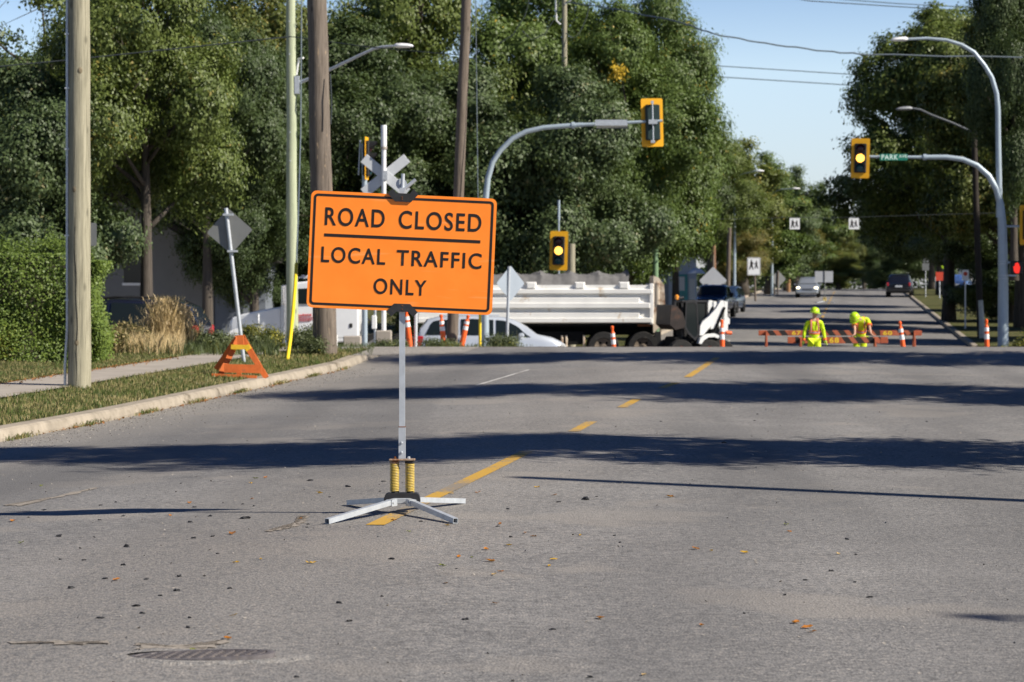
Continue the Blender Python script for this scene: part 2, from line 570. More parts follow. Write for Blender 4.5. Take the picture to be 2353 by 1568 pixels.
# kerbs
def kerb(u0, u1, y0, y1, fz, name='kerb', step=1.5, zh=.13):
    ys = list(np.arange(y0, y1 + .01, step))
    vs = []; fs = []
    s = 1 if u1 > u0 else -1
    for i, y in enumerate(ys):
        h = zh
        if y > y1 - 1.2 and name == 'kerb': h = zh * max(.15, (y1 - y) / 1.2)
        z = fz(u0, y)
        j = .004 * math.sin(i * 2.3) + .006 * math.sin(i * .7)
        prof = [(u0, z - .1), (u0 - s * 0 + j, z + h * .25), (u0 + s * .025 + j, z + h * .85), (u0 + s * .06 + j, z + h), (u1, z + h + .004), (u1, z - .1)]
        vs += [(XU(a, y), y, b) for a, b in prof]
    n = 6
    for i in range(len(ys) - 1):
        for k in range(n - 1):
            fs.append((i * n + k, i * n + k + 1, i * n + n + k + 1, i * n + n + k))
    fs.append(tuple(range(n))); fs.append(tuple(range((len(ys) - 1) * n, len(ys) * n)))
    me = bpy.data.meshes.new(name); me.from_pydata(vs, [], fs); me.update()
    return tag(link(name, me, M['concrete']), kind='structure')
kerb(-6.1, -6.34, 0, 46.6, lambda u, Y: G(-6.1, Y))
kerb(7.6, 7.85, 96, 330, lambda u, Y: zc(Y), 'kerb', 6)
kerb(-5.8, -6.05, 96, 330, lambda u, Y: zc(Y), 'kerb', 6)
sheet('verge', [7.85, 9.4, 11.4], 95, 330, lambda u, Y: zc(Y) + .13, M['ground'])
sheet('footpath', [11.4, 13.2], 95, 330, lambda u, Y: zc(Y) + .14, M['path'])
sheet('verge', [-30, -6.05], 95, 330, lambda u, Y: zc(Y) + .13, M['ground'])

# painted centre line (each stroke a sheet 4 mm above the asphalt)
def stroke(u0, u1, y0, y1, w, m, up=.005, name='road_marking'):
    ys = np.linspace(y0, y1, max(3, int((y1 - y0) / .5)))
    vs = []; fs = []
    for i, y in enumerate(ys):
        t = i / (len(ys) - 1)
        u = u0 + (u1 - u0) * t
        for a in (-w / 2, w / 2):
            vs.append((XU(u + a, y), y, G(u + a, y) + up))
    for i in range(len(ys) - 1):
        fs.append((2 * i, 2 * i + 1, 2 * i + 3, 2 * i + 2))
    me = bpy.data.meshes.new(name); me.from_pydata(vs, [], fs); me.update()
    return tag(link(name, me, m), kind='structure')
for (ax, ay, bx, by) in ((862, 1208, 1212, 1037), (1318, 992, 1360, 969), (1428, 937, 1463, 918), (1520, 892, 1553, 880), (1580, 867, 1648, 822)):
    a, b = hit(ax, ay), hit(bx, by)
    stroke(UX(a.x, a.y), UX(b.x, b.y), a.y, b.y, .115, M['paint_yellow'])
a, b = hit(1095, 886), hit(1215, 850)
stroke(UX(a.x, a.y), UX(b.x, b.y), a.y, b.y, .05, M['paint_white'])
for y in np.arange(103, 235, 9):
    stroke(1.2, 1.2, y, y + 4.5, .15, M['paint_yellow'], .04)
stroke(-2.4, -2.4, 99, 104, .3, M['paint_white'], .03)

# grass blades: nobody could count them
def blades(name, pts, h0, h1, w, m, lean=.5, seg2=True):
    n = len(pts)
    pts = np.asarray(pts)
    a = NP.uniform(0, 2 * np.pi, n); h = NP.uniform(h0, h1, n)
    d = np.stack([np.cos(a), np.sin(a), np.zeros(n)], 1)
    la = NP.uniform(0, 2 * np.pi, n); ln = NP.uniform(0, lean, n) * h
    tip = pts + np.stack([np.cos(la) * ln, np.sin(la) * ln, h], 1)
    mid = pts + np.stack([np.cos(la) * ln * .35, np.sin(la) * ln * .35, h * .6], 1)
    ww = (w * NP.uniform(.7, 1.3, n))[:, None]
    V = np.stack([pts - d * ww, pts + d * ww, mid + d * ww * .7, tip, mid - d * ww * .7], 1).reshape(-1, 3)
    me = bpy.data.meshes.new(name)
    me.vertices.add(5 * n); me.vertices.foreach_set('co', V.ravel())
    me.loops.add(5 * n); me.loops.foreach_set('vertex_index', np.arange(5 * n, dtype=np.int32))
    me.polygons.add(n); me.polygons.foreach_set('loop_start', np.arange(0, 5 * n, 5, dtype=np.int32))
    me.update(calc_edges=True)
    return link(name, me, m)
M['grass'] = foliage_mat('grass_blades', (.060, .100, .020), (.13, .165, .042), (.32, .27, .12), .30, .25, 1.2)
M['dry_grass'] = foliage_mat('dry_grass', (.46, .34, .16), (.75, .58, .33), None, 0, .3, 1.5)
M['weed'] = foliage_mat('weed_leaves', (.045, .065, .025), (.12, .15, .06), (.35, .32, .05), .05, .25, 1.0)
pts = []
for _ in range(26000):
    Y = NP.uniform(24, 46.8); u = NP.uniform(-7.85, -6.34)
    pts.append((XU(u, Y), Y, S(u, Y) - .01))
for _ in range(14000):
    Y = NP.uniform(30, 47); u = -9.0 - abs(NP.normal(0, 1.2))
    pts.append((XU(u, Y), Y, S(u, Y) + .01))
tag(blades('grass', pts, .02, .072, .006, M['grass']), kind='stuff')
pts = []
for _ in range(1500):       # weeds rooted in the kerb joint and path edges
    Y = NP.uniform(22, 43); Y = round(Y / 2.4) * 2.4 + NP.normal(0, .25)
    u = -6.08 + NP.normal(0, .03)
    pts.append((XU(u, Y), Y, G(u, Y) - .005))
tag(blades('grass', pts, .02, .08, .006, M['grass'], .9), kind='stuff')
# ------------------------------------------------------------------ the closed-road sign on its spring stand
def rrect(w, h, r, n=6):
    p = []
    for cx, cz, a0 in ((w / 2 - r, h / 2 - r, 0), (-w / 2 + r, h / 2 - r, 90), (-w / 2 + r, -h / 2 + r, 180), (w / 2 - r, -h / 2 + r, 270)):
        for k in range(n + 1):
            a = R(a0 + 90 * k / n)
            p.append((cx + r * math.cos(a), cz + r * math.sin(a)))
    return p

def ringface(mb, pa, pb, y):
    n = len(pa)
    vs = [(x, y, z) for x, z in pa] + [(x, y, z) for x, z in pb]
    return mb.add(vs, [(i, (i + 1) % n, n + (i + 1) % n, n + i) for i in range(n)])

def sign_orange():
    m, nt, b = _new('fluorescent_orange')
    v = coords(nt)
    n = noise(nt, 5, 5, .6, v)
    c = mixcol(nt, ramp(nt, n, [(.3, 0.), (.7, 1.)]), (1.0, .235, .012), (1.0, .27, .02))
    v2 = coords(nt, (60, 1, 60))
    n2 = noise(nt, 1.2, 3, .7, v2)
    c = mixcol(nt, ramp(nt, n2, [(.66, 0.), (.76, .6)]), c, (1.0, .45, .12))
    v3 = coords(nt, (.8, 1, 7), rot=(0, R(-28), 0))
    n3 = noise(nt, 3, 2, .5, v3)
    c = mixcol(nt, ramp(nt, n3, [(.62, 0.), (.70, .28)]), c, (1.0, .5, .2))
    nt.links.new(c, b.inputs['Base Color'])
    b.inputs['Roughness'].default_value = .42
    b.inputs['Specular IOR Level'].default_value = .5
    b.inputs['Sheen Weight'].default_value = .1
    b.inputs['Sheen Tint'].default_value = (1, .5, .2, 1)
    return m
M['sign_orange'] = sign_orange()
M['sign_black'] = plain('sign_black', (.012, .009, .008), .5, 0, .15, 30, .4)
SY = 15.67
g0 = SXY(-0.712, SY)
st = thing('road_sign', 'orange road closed local traffic only sign on a sprung steel stand in mid road', 'road sign', (-0.712, SY, g0))
PZ = 1.685 - g0
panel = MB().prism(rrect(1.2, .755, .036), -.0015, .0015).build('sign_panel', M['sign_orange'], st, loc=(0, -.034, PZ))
panel.rotation_euler = (0, R(2.52), R(3.0))
pw, ph = 1.2, .755
mb = MB(); o1, o2 = .0185, .0335
ringface(mb, rrect(pw - 2 * o1, ph - 2 * o1, .026), rrect(pw - 2 * o2, ph - 2 * o2, .014), -.0035)
mb.build('border', M['sign_black'], panel)
mb = MB(); mb.prism([(-.6 + .095, ph / 2 - .293), (-.6 + 1.104, ph / 2 - .293), (-.6 + 1.104, ph / 2 - .274), (-.6 + .095, ph / 2 - .274)], -.0036, -.0024)
mb.build('divider_line', M['sign_black'], panel)
for txt, x0, x1, zt, zb in (("ROAD", .095, .48, .107, .218), ("CLOSED", .571, 1.106, .107, .218), ("LOCAL", .0817, .495, .361, .458), ("TRAFFIC", .568, 1.118, .361, .458), ("ONLY", .4277, .769, .551, .647)):
    me = text_mesh(txt, zb - zt, x1 - x0, bold=.013)
    o = link('lettering', me, M['sign_black'], panel, (-.6 + x0, -.0037, ph / 2 - zb))
def zloc(x, y):      # from the measured close-up to panel coordinates
    lx, ly = x - 125, y - 265
    return (((lx * .999 + ly * .0445) / 1497) - .6, ph / 2 - (-lx * .0445 + ly * .999) / 1497)
for name, poly in (('top_clamp', [(860, 292), (908, 247), (945, 292), (1075, 297), (1110, 252), (1160, 302), (1085, 380), (930, 372)]),
                   ('bottom_clamp', [(848, 1440), (920, 1360), (1075, 1365), (1150, 1445), (1105, 1492), (1062, 1442), (945, 1438), (895, 1485)])):
    cl = MB().prism([zloc(*p) for p in poly], -.014, -.007).build(name, M['black_paint'], panel)
    bz = [zloc(1000, 330), zloc(1000, 350)] if name[0] == 't' else [zloc(1000, 1380), zloc(1000, 1415)]
    mb = MB()
    mb.lathe([(.004, 0), (.004, .003)], n=8, M=Matrix.Translation((bz[0][0], -.014, bz[0][1])) @ Matrix.Rotation(R(90), 4, 'X'))
    mb.lathe([(.004, 0), (.004, .003)], n=8, M=Matrix.Translation((bz[1][0], -.014, bz[1][1])) @ Matrix.Rotation(R(90), 4, 'X'))
    mb.build('bolt', M['rust'], cl)
# flag sockets on the top
a = zloc(1010, 262)
mb = MB().tube([(0, 0, PZ + a[1] - .05), (0, 0, PZ + a[1] + .016)], .0165, sq=True).tube([(.003, 0, PZ + a[1] + .016), (.006, .0, PZ + a[1] + .108)], .012)
mb.tube([(.018, .0, PZ + a[1] + .012), (.088, .0, PZ + a[1] + .07)], .0125)
mb.build('flag_socket', M['steel'], st)
mb = MB().lathe([(.036, 0), (.036, .006)], n=16, M=Matrix.Translation((-.006, .03, PZ + a[1] + .042)) @ Matrix.Rotation(R(90), 4, 'X'))
mb.box((-.004, .012, PZ + a[1] - .03), (.004, .03, PZ + a[1] + .05))
mb.build('socket_plate', M['steel'], st)
# post, sleeve, springs, hub, legs
MB().tube([(0, 0, .53), (0, 0, PZ + .36)], .0185, sq=True).build('post', M['steel'], st)
sv = MB().tube([(0, 0, .353), (0, 0, .556)], .0218, sq=True).build('post_sleeve', M['steel'], st)
MB().tube([(0, 0, .5562), (0, 0, .562)], .0225, sq=True).build('rust_ring', M['rust'], sv)
for z in (.457, .394):
    MB().lathe([(.0085, 0), (.0085, .006), (.006, .009)], n=6, M=Matrix.Translation((-.002, -.0218, z)) @ Matrix.Rotation(R(90), 4, 'X')).build('bolt', M['steel'], sv)
M['plate_rust'] = plain('rusty_plate', (.30, .22, .16), .8, .1, .25, 30, .3, dirt=((.2, .08, .035), 40, .5))
MB().cbox((-.085, -.04, .340), (.085, .04, .352), .004).build('spring_plate', M['plate_rust'], st)
M['spring'] = plain('yellow_spring_paint', (.54, .39, .075), .55, 0, .2, 30, .5, dirt=((.30, .28, .22), 38, .55))
for s in (-1, 1):
    pts = []
    turns = 18
    for k in range(turns * 14 + 1):
        an = 2 * math.pi * k / 14
        pts.append((s * .0495 + .027 * math.cos(an), .027 * math.sin(an), .138 + .188 * k / (turns * 14)))
    sp = MB().tube(pts, .0043, 6).build('spring', M['spring'], st, smooth=True)
    MB().lathe([(.0215, .118), (.0215, .335)], c=(s * .0495, 0, 0), n=14).build('spring_core', M['black_paint'], sp)
    MB().lathe([(.031, .322), (.032, .326), (.032, .337), (.029, .3385)], c=(s * .0495, 0, 0), n=18).build('spring_cap', M['black_paint'] if s > 0 else M['plate_rust'], sp)
    MB().lathe([(.009, .352), (.009, .364), (.006, .367)], c=(s * .044, -.01, 0), n=6).build('bolt', M['steel'] if s > 0 else M['rust'], sp)
# folded channel over the leg hub
prof = [(-.118, .072), (-.116, .098), (-.108, .122), (-.094, .131), (.094, .131), (.108, .122), (.116, .098), (.118, .072)]
MB().prism(prof, -.045, .045).build('hub_channel', M['black_paint'], st)
MB().cbox((-.06, -.05, .062), (.06, .05, .1), .004).build('hub_block', M['steel'], st)
for lx, ly in ((-.436, -.67), (.362, -.67), (-.395, .73), (.383, .73)):
    s = 1 if lx > 0 else -1
    t = 1 if ly > 0 else -1
    a = Vector((s * .045, t * .06, .083)); b = Vector((lx, ly, SXY(-.712 + lx, SY + ly) - g0 + .019))
    d = (b - a).normalized()
    q = d.cross(Vector((0, 0, 1))).normalized(); n_ = q.cross(d)
    mb = MB()
    h_ = .0165; wall = .0026
    def rg(c, w): return [c + q * (i * w) + n_ * (j * w) for i, j in ((-1, -1), (1, -1), (1, 1), (-1, 1))]
    vs = rg(a, h_) + rg(b, h_) + rg(b, h_ - wall) + rg(b - d * .12, h_ - wall)
    fs = [(3, 2, 1, 0)]
    for k in range(4):
        j = (k + 1) % 4
        fs += [(k, j, 4 + j, 4 + k), (4 + k, 4 + j, 8 + j, 8 + k), (8 + k, 8 + j, 12 + j, 12 + k)]
    fs.append((12, 13, 14, 15))
    mb.add(vs, fs)
    lg = mb.build('leg', M['steel'], st)
    p = a + d * .05
    MB().box((-.024, -.03, -.024), (.024, .03, .018), Matrix.Translation(a + d * .035 - Vector((0, 0, .002))) @ Matrix.Rotation(math.atan2(d.y, d.x) - R(90), 4, 'Z')).build('leg_bracket', M['steel'], lg)
    MB().lathe([(.008, -.03), (.008, .03)], n=6, M=Matrix.Translation(a + d * .05) @ Matrix.Rotation(math.atan2(d.y, d.x), 4, 'Z') @ Matrix.Rotation(R(90), 4, 'X')).build('bolt', M['steel'], lg)

# ------------------------------------------------------------------ drain cover
c = hit(1226 / 1.7407 * 0 + (1225 * .657) / 1.7407, (1700 + 1421 * .657) / 1.7407)
dr = thing('drain_cover', 'dark iron street drain cover with a row of slots, sunk in the broken asphalt', 'drain cover', (c.x, c.y, c.z + .006))
dr.rotation_euler = (0, R(-1.75), 0)
M['iron'] = plain('cast_iron', (.15, .135, .135), .6, .3, .25, 30, .4, dirt=((.20, .16, .13), 18, .6))
def ell(a, b, z, n=48, e=2.0):
    return [(a * abs(math.cos(t)) ** (2 / e) * (1 if math.cos(t) >= 0 else -1), b * abs(math.sin(t)) ** (2 / e) * (1 if math.sin(t) >= 0 else -1), z) for t in [2 * math.pi * k / n for k in range(n)]]
A_, B_ = .292, .125
rings = [ell(A_, B_, -.03), ell(A_, B_, .008), ell(A_ - .012, B_ - .008, .010), ell(A_ - .03, B_ - .02, .010), ell(A_ - .034, B_ - .023, .001)]
mb = MB(); vs = [p for r in rings for p in r]; fs = []
for i in range(len(rings) - 1):
    for k in range(48):
        j = (k + 1) % 48
        fs.append((i * 48 + k, i * 48 + j, i * 48 + 48 + j, i * 48 + 48 + k))
fs.append(tuple(range(192, 240)))
mb.add(vs, fs); mb.build('cover_rim', M['iron'], dr)
M['grit'] = plain('grit', (.26, .23, .20), .95, 0, .25, 60, .1)
mb = MB()
for k in range(-5, 6):
    x = k * .046
    hw = (B_ - .035) * math.sqrt(max(.12, 1 - (x / (A_ - .03)) ** 2))
    mb.add([(x - .012 + .018, hw, .0015), (x + .013 + .018, hw, .0015), (x + .013 - .018, -hw, .0015), (x - .012 - .018, -hw, .0015),
            (x - .012 + .018, hw, .009), (x + .013 + .018, hw, .009), (x + .013 - .018, -hw, .009), (x - .012 - .018, -hw, .009)],
           [(4, 5, 6, 7), (0, 1, 5, 4), (1, 2, 6, 5), (2, 3, 7, 6), (3, 0, 4, 7)])
    for q in range(6):      # little anti-slip teeth along the bar
        y = -hw + (q + .5) * 2 * hw / 6
        xx = x + .0005 + y / max(hw, .01) * .018
        mb.box((xx - .013, y - .004, .009), (xx + .012, y + .004, .0125))
mb.build('grate_bars', M['iron'], dr)
MB().add(ell(A_ - .036, B_ - .024, .0022), [tuple(range(48))]).build('grit_fill', M['grit'], dr)
# broken asphalt round the cover
mb = MB(); n = 40; vs = []; fs = []
for i, f in enumerate((1.0, 1.25, 1.55)):
    for k in range(n):
        t = 2 * math.pi * k / n
        j = 1 + .10 * math.sin(3 * t + 1) + .07 * math.sin(7 * t) + (RNG.uniform(-.05, .05) if i else 0)
        ff = f * (j if i else 1)
        x = A_ * ff * math.cos(t) * 1.01; y = B_ * ff * math.sin(t) * 1.02
        vs.append((c.x + x, c.y + y, c.z + (.009 if i == 0 else   .011 if i == 1 else -.012) + .03 * x * 0 + (SXY(c.x + x, c.y + y) - c.z)))
for i in range(2):
    for k in range(n):
        j = (k + 1) % n
        fs.append((i * n + k, i * n + j, i * n + n + j, i * n + n + k))
me = bpy.data.meshes.new('asphalt_patch'); me.from_pydata(vs, [], fs); me.shade_smooth(); me.update()
M['patch'] = asphalt_mat('asphalt_patch', 1.12, .2)
tag(link('road_patch', me, M['patch']), kind='structure')

# sandy worn spots and broken crack edges, each a thin sheet on the asphalt
def z3(x, y): return ((x * .657) / 1.7407, (1700 + y * .657) / 1.7407)
M['sand'] = plain('road_sand', (.30, .265, .225), .95, 0, .3, 40, .1, dirt=((.15, .14, .13), 30, .56))
def spot(poly, up=.004):
    c0 = [hit(*z3(*q)) for q in poly]; out = []
    n0 = len(c0)
    for i in range(n0):
        a, b = c0[i], c0[(i + 1) % n0]
        for k in range(8):
            q = a.lerp(b, k / 8) + Vector((RNG.uniform(-.03, .03), RNG.uniform(-.05, .05), 0))
            out.append((q.x, q.y, SXY(q.x, q.y) + up))
    m_ = sum((Vector(q) for q in out), Vector()) / len(out)
    out.append((m_.x, m_.y, SXY(m_.x, m_.y) + up)); n = len(out) - 1
    me = bpy.data.meshes.new('road_patch'); me.from_pydata(out, [], [(i, (i + 1) % n, n) for i in range(n)]); me.update()
    tag(link('road_patch', me, M['sand']), kind='structure')
spot([(800, 1340), (1050, 1350), (1390, 1318), (1300, 1362), (1120, 1392), (860, 1388)])
spot([(1610, 652), (1720, 628), (1800, 600), (1850, 570), (1835, 556), (1862, 552), (1868, 580), (1815, 612), (1730, 638)])
spot([(20, 492), (330, 440), (560, 385), (600, 384), (350, 446), (120, 497)])
spot([(60, 1330), (420, 1322), (640, 1330), (430, 1338)])

# ------------------------------------------------------------------ litter on the road: leaves and asphalt crumbs
def z3(x, y): return ((x * .657) / 1.7407, (1700 + y * .657) / 1.7407)
def z4(x, y): return ((1400 + x * .5525) / 1.7407, (1900 + y * .5525) / 1.7407)
def z5(x, y): return ((2600 + x * .7206) / 1.7407, (1600 + y * .7206) / 1.7407)
leafc = {'orange': (.55, .20, .03), 'yellow': (.72, .42, .04), 'green': (.22, .25, .04), 'brown': (.34, .14, .04), 'tan': (.62, .42, .17)}
LM = {k: foliage_mat(k + '_leaf', tuple(a * .8 for a in v), v, None, 0, .2, 20) for k, v in leafc.items()}
LEAVES = [(z3(*p), c_) for p, c_ in (((75, 590), 'orange'), ((130, 722), 'green'), ((1155, 477), 'orange'), ((1035, 555), 'orange'), ((1525, 357), 'yellow'), ((1615, 323), 'orange'), ((1557, 328), 'green'),
          ((1535, 453), 'orange'), ((1945, 418), 'yellow'), ((1830, 574), 'orange'), ((1415, 666), 'brown'), ((1435, 842), 'yellow'), ((1590, 820), 'yellow'), ((1893, 847), 'yellow'), ((710, 950), 'orange'),
          ((1420, 1165), 'tan'), ((1385, 1306), 'orange'), ((1175, 1381), 'green'), ((253, 372), 'green'))]
LEAVES += [(z4(*p), c_) for p, c_ in (((735, 138), 'tan'), ((928, 130), 'orange'), ((1355, 93), 'yellow'), ((2320, 163), 'orange'), ((1475, 150), 'brown'), ((705, 371), 'tan'), ((422, 413), 'green'), ((315, 333), 'brown'),
           ((1270, 424), 'orange'), ((1668, 441), 'yellow'), ((985, 545), 'orange'), ((1150, 516), 'yellow'), ((882, 601), 'green'), ((1015, 630), 'orange'), ((790, 596), 'orange'), ((668, 661), 'green'), ((1475, 618), 'yellow'), ((1442, 665), 'yellow'),
           ((1090, 705), 'brown'), ((1043, 726), 'tan'), ((695, 790), 'brown'), ((1815, 1045), 'orange'), ((1052, 937), 'brown'), ((1328, 450), 'brown'), ((2128, 1455), 'tan'), ((1085, 360), 'brown'))]
LEAVES += [(z5(*p), c_) for p, c_ in (((113, 541), 'yellow'), ((253, 831), 'brown'), ((340, 841), 'yellow'), ((523, 852), 'yellow'), ((1045, 859), 'tan'), ((755, 694), 'green'), ((774, 733), 'orange'), ((287, 1255), 'orange'), ((808, 1240), 'orange'), ((872, 1270), 'orange'), ((895, 1292), 'brown'))]
def leaf_me(seed):
    r = random.Random(seed)
    L = r.uniform(.018, .029); w = L * r.uniform(.38, .6); cu = r.uniform(.2, .55)
    vs = []; fs = []
    N = 6
    for i in range(N + 1):
        t = i / N
        ww = w * math.sin(math.pi * min(1, t * .96 + .02)) ** .8
        z = .004 + L * cu * (t - .45) ** 2 * 2.2 + r.uniform(-.002, .002)
        x = (t - .5) * 2 * L
        k = r.uniform(.1, .6)
        vs += [(x, -ww, z + ww * k), (x, 0, z), (x, ww, z + ww * r.uniform(-.05, .8))]
    for i in range(N):
        for j in range(2):
            fs.append((3 * i + j, 3 * i + j + 1, 3 * i + j + 4, 3 * i + j + 3))
    me = bpy.data.meshes.new('fallen_leaf'); me.from_pydata(vs, [], fs); me.shade_smooth(); me.update()
    return me
lmes = [leaf_me(k) for k in range(8)]
lab = {'orange': 'small curled orange leaf fallen on the grey asphalt', 'yellow': 'small bright yellow leaf fallen on the grey asphalt', 'green': 'small olive green leaf lying on the grey asphalt',
       'brown': 'small shrivelled brown leaf on the grey asphalt', 'tan': 'pale tan dry leaf lying on the grey asphalt'}
for i, (p, c_) in enumerate(LEAVES):
    q = hit(*p)
    me = lmes[i % 8].copy()
    o = link('fallen_leaf', me, LM[c_], loc=(q.x, q.y, q.z))
    o.rotation_euler = (RNG.uniform(-.15, .15), RNG.uniform(-.15, .15), RNG.uniform(0, 6.3))
    s = RNG.uniform(.8, 1.25); o.scale = (s, s, s)
    tag(o, lab[c_], 'leaf', 'fallen ' + c_ + ' leaves on the road')
CR = [(z3(*p), s) for p, s in (((355, 679), 1.5), ((770, 743), 1.6), ((608, 579), .8), ((750, 556), 1.), ((1157, 594), 1.1), ((1490, 570), 1.7), ((1280, 557), .8), ((1175, 690), .9), ((1296, 680), .7), ((1890, 340), 1.3),
      ((2118, 377), 1.4), ((365, 820), .7), ((512, 825), .7), ((747, 854), 1.), ((1322, 786), .6), ((1092, 926), 1.3), ((638, 939), .9), ((890, 943), 1.), ((430, 996), 1.2), ((1076, 1010), .9), ((1397, 998), .7), ((837, 1105), 1.), ((866, 1150), .9),
      ((611, 1177), 1.), ((252, 1336), .6), ((1145, 1237), .9), ((2065, 1088), .8), ((1808, 1536), .7), ((1872, 607), .6), ((1867, 626), .7), ((1185, 502), .8), ((1477, 484), .6), ((1545, 495), .7), ((2007, 440), .6), ((1100, 357), .6), ((610, 491), .8),
      ((705, 472), .8), ((270, 519), .9), ((975, 1040), .6), ((1155, 1176), .6), ((2125, 1198), .8), ((945, 1396), .7))]
CR += [(z4(*p), s) for p, s in (((308, 611), 1.1), ((1707, 178), 1.9), ((1508, 197), 1.), ((1785, 158), .6), ((1143, 247), .9), ((1166, 453), .8), ((1072, 374), .7), ((517, 338), .7), ((216, 122), .9), ((246, 48), .9), ((1914, 442), .7), ((1955, 490), .7), ((835, 1052), 1.), ((1470, 1125), .7), ((1735, 1470), .8), ((232, 882), .5), ((770, 682), .5))]
CR += [(z5(*p), s) for p, s in (((60, 120), .8), ((580, 115), 1.), ((595, 80), .9), ((410, 238), 1.3), ((858, 1001), .7), ((1138, 1014), .6), ((1218, 1097), .9), ((523, 1187), .5), ((748, 1086), .7), ((1095, 776), .8), ((1535, 120), .9), ((1145, 860), .6), ((1005, 953), .9))]
M['tar'] = plain('tar_crumb', (.016, .016, .017), .6, 0, .4, 60, .5)
def crumb_me(seed):
    r = random.Random(seed)
    bm = bmesh.new(); bmesh.ops.create_icosphere(bm, subdivisions=2, radius=1)
    f1 = [Vector((r.uniform(-1, 1), r.uniform(-1, 1), r.uniform(-1, 1))).normalized() for _ in range(7)]
    for v in bm.verts:
        p = v.co.copy()
        k = 1 + sum(max(0, p.dot(a) - .55) * r.choice((.9, -.7)) for a in f1) + r.uniform(-.12, .12)
        v.co = Vector((p.x * k, p.y * k * .8, max(-.25, p.z * k * .55)))
    me = bpy.data.meshes.new('asphalt_crumb'); bm.to_mesh(me); bm.free()
    me.materials.append(M['tar'])
    return me
cm = [crumb_me(k) for k in range(7)]
for i, (p, s) in enumerate(CR):
    q = hit(*p)
    o = link('asphalt_crumb', cm[i % 7], loc=(q.x, q.y, q.z + .002))
    k = s * .0145
    o.scale = (k * RNG.uniform(.9, 1.5), k * RNG.uniform(.8, 1.3), k * RNG.uniform(.7, 1.1)); o.rotation_euler = (0, 0, RNG.uniform(0, 6))
    tag(o, 'flat black tar lump on the asphalt' if s > 1.15 else 'small black asphalt crumb lying loose on the road', 'asphalt crumb', 'large tar lumps on the road' if s > 1.15 else 'loose asphalt crumbs on the road')
# ------------------------------------------------------------------ poles, wires, signals and signs
def line_pole(dx_top, dx_bot, dy_bot, Y, d_bot, d_top, m, name, label, cat='utility pole', top=12.0, dy_top=0.0):
    """a round wooden pole through two measured points, its base in the ground"""
    a = pix(dx_bot, dy_bot, Y); b = pix(dx_top, dy_top, Y)
    d = (b - a) / (b.z - a.z)
    g = SXY(a.x, Y)
    foot = a + d * (g - .3 - a.z); head = a + d * (top - a.z)
    t = thing(name, label, cat, (foot.x, foot.y, g))
    n = 14
    pts = [foot + (head - foot) * (i / n) + Vector((RNG.uniform(-.008, .008), RNG.uniform(-.008, .008), 0)) * (0 < i < n) for i in range(n + 1)]
    rs = [(d_bot + (d_top - d_bot) * i / n) / 2 for i in range(n + 1)]
    mb = MB().tube([p - t.location for p in pts], rs, 18)
    mb.build('pole', m, t, smooth=True)
    return t, (lambda z: a + d * (z - a.z))

# near pole with its conduit
t, at = line_pole(181, 182, 905, 33.7, .325, .29, M['wood_pale'], 'utility_pole', 'pale treated pine utility pole with a grey conduit on the verge beside the vine hedge', top=11)
p0 = at(0.05) - t.location
pts = [(p0.x - .155 - .03 * (z < .5), p0.y - .07, z + p0.z - .05) for z in (0, .4, .9, 2, 3.5, 5, 7, 9)]
cd = MB().tube(pts, .019, 8).build('conduit', M['steel'], t, smooth=True)
for z in (1.2, 2.1, 3.3, 4.15, 4.9, 6.2):
    MB().box((p0.x - .185, p0.y - .095, z), (p0.x - .115, p0.y - .06, z + .02)).build('conduit_strap', M['steel'], cd)
sp_ = []
for k in range(34):
    z = .02 + 2.35 * k / 33
    q = at(z + t.location.z) - t.location; rr = .1625 - .0016 * z
    an = R(-96 + 6 * math.sin(z * 2.1) + 2.5 * math.sin(z * 9)) 
    sp_.append((q.x + (rr - .001) * math.cos(an), q.y + (rr - .001) * math.sin(an), q.z))
MB().tube(sp_, [.001 + .0045 * math.sin(math.pi * k / 33) for k in range(34)], 5).build('split', M['dark'], t)
M['knot'] = plain('knot', (.20, .165, .11), .9, 0, .3, 20, .2)
for z, an_ in ((.62, -92), (2.75, -106), (4.4, -72)):
    q = at(z + t.location.z) - t.location; rr = .1620 - .0016 * z
    MB().lathe([(.030, -.003), (.017, .003), (.004, .004)], n=9, M=Matrix.Translation((q.x + rr * math.cos(R(an_)), q.y + rr * math.sin(R(an_)), q.z)) @ Matrix.Rotation(R(an_ + 90), 4, 'Z') @ Matrix.Rotation(R(90), 4, 'X') @ Matrix.Scale(1.5, 4, (0, 1, 0))).build('knot', M['knot'], t)

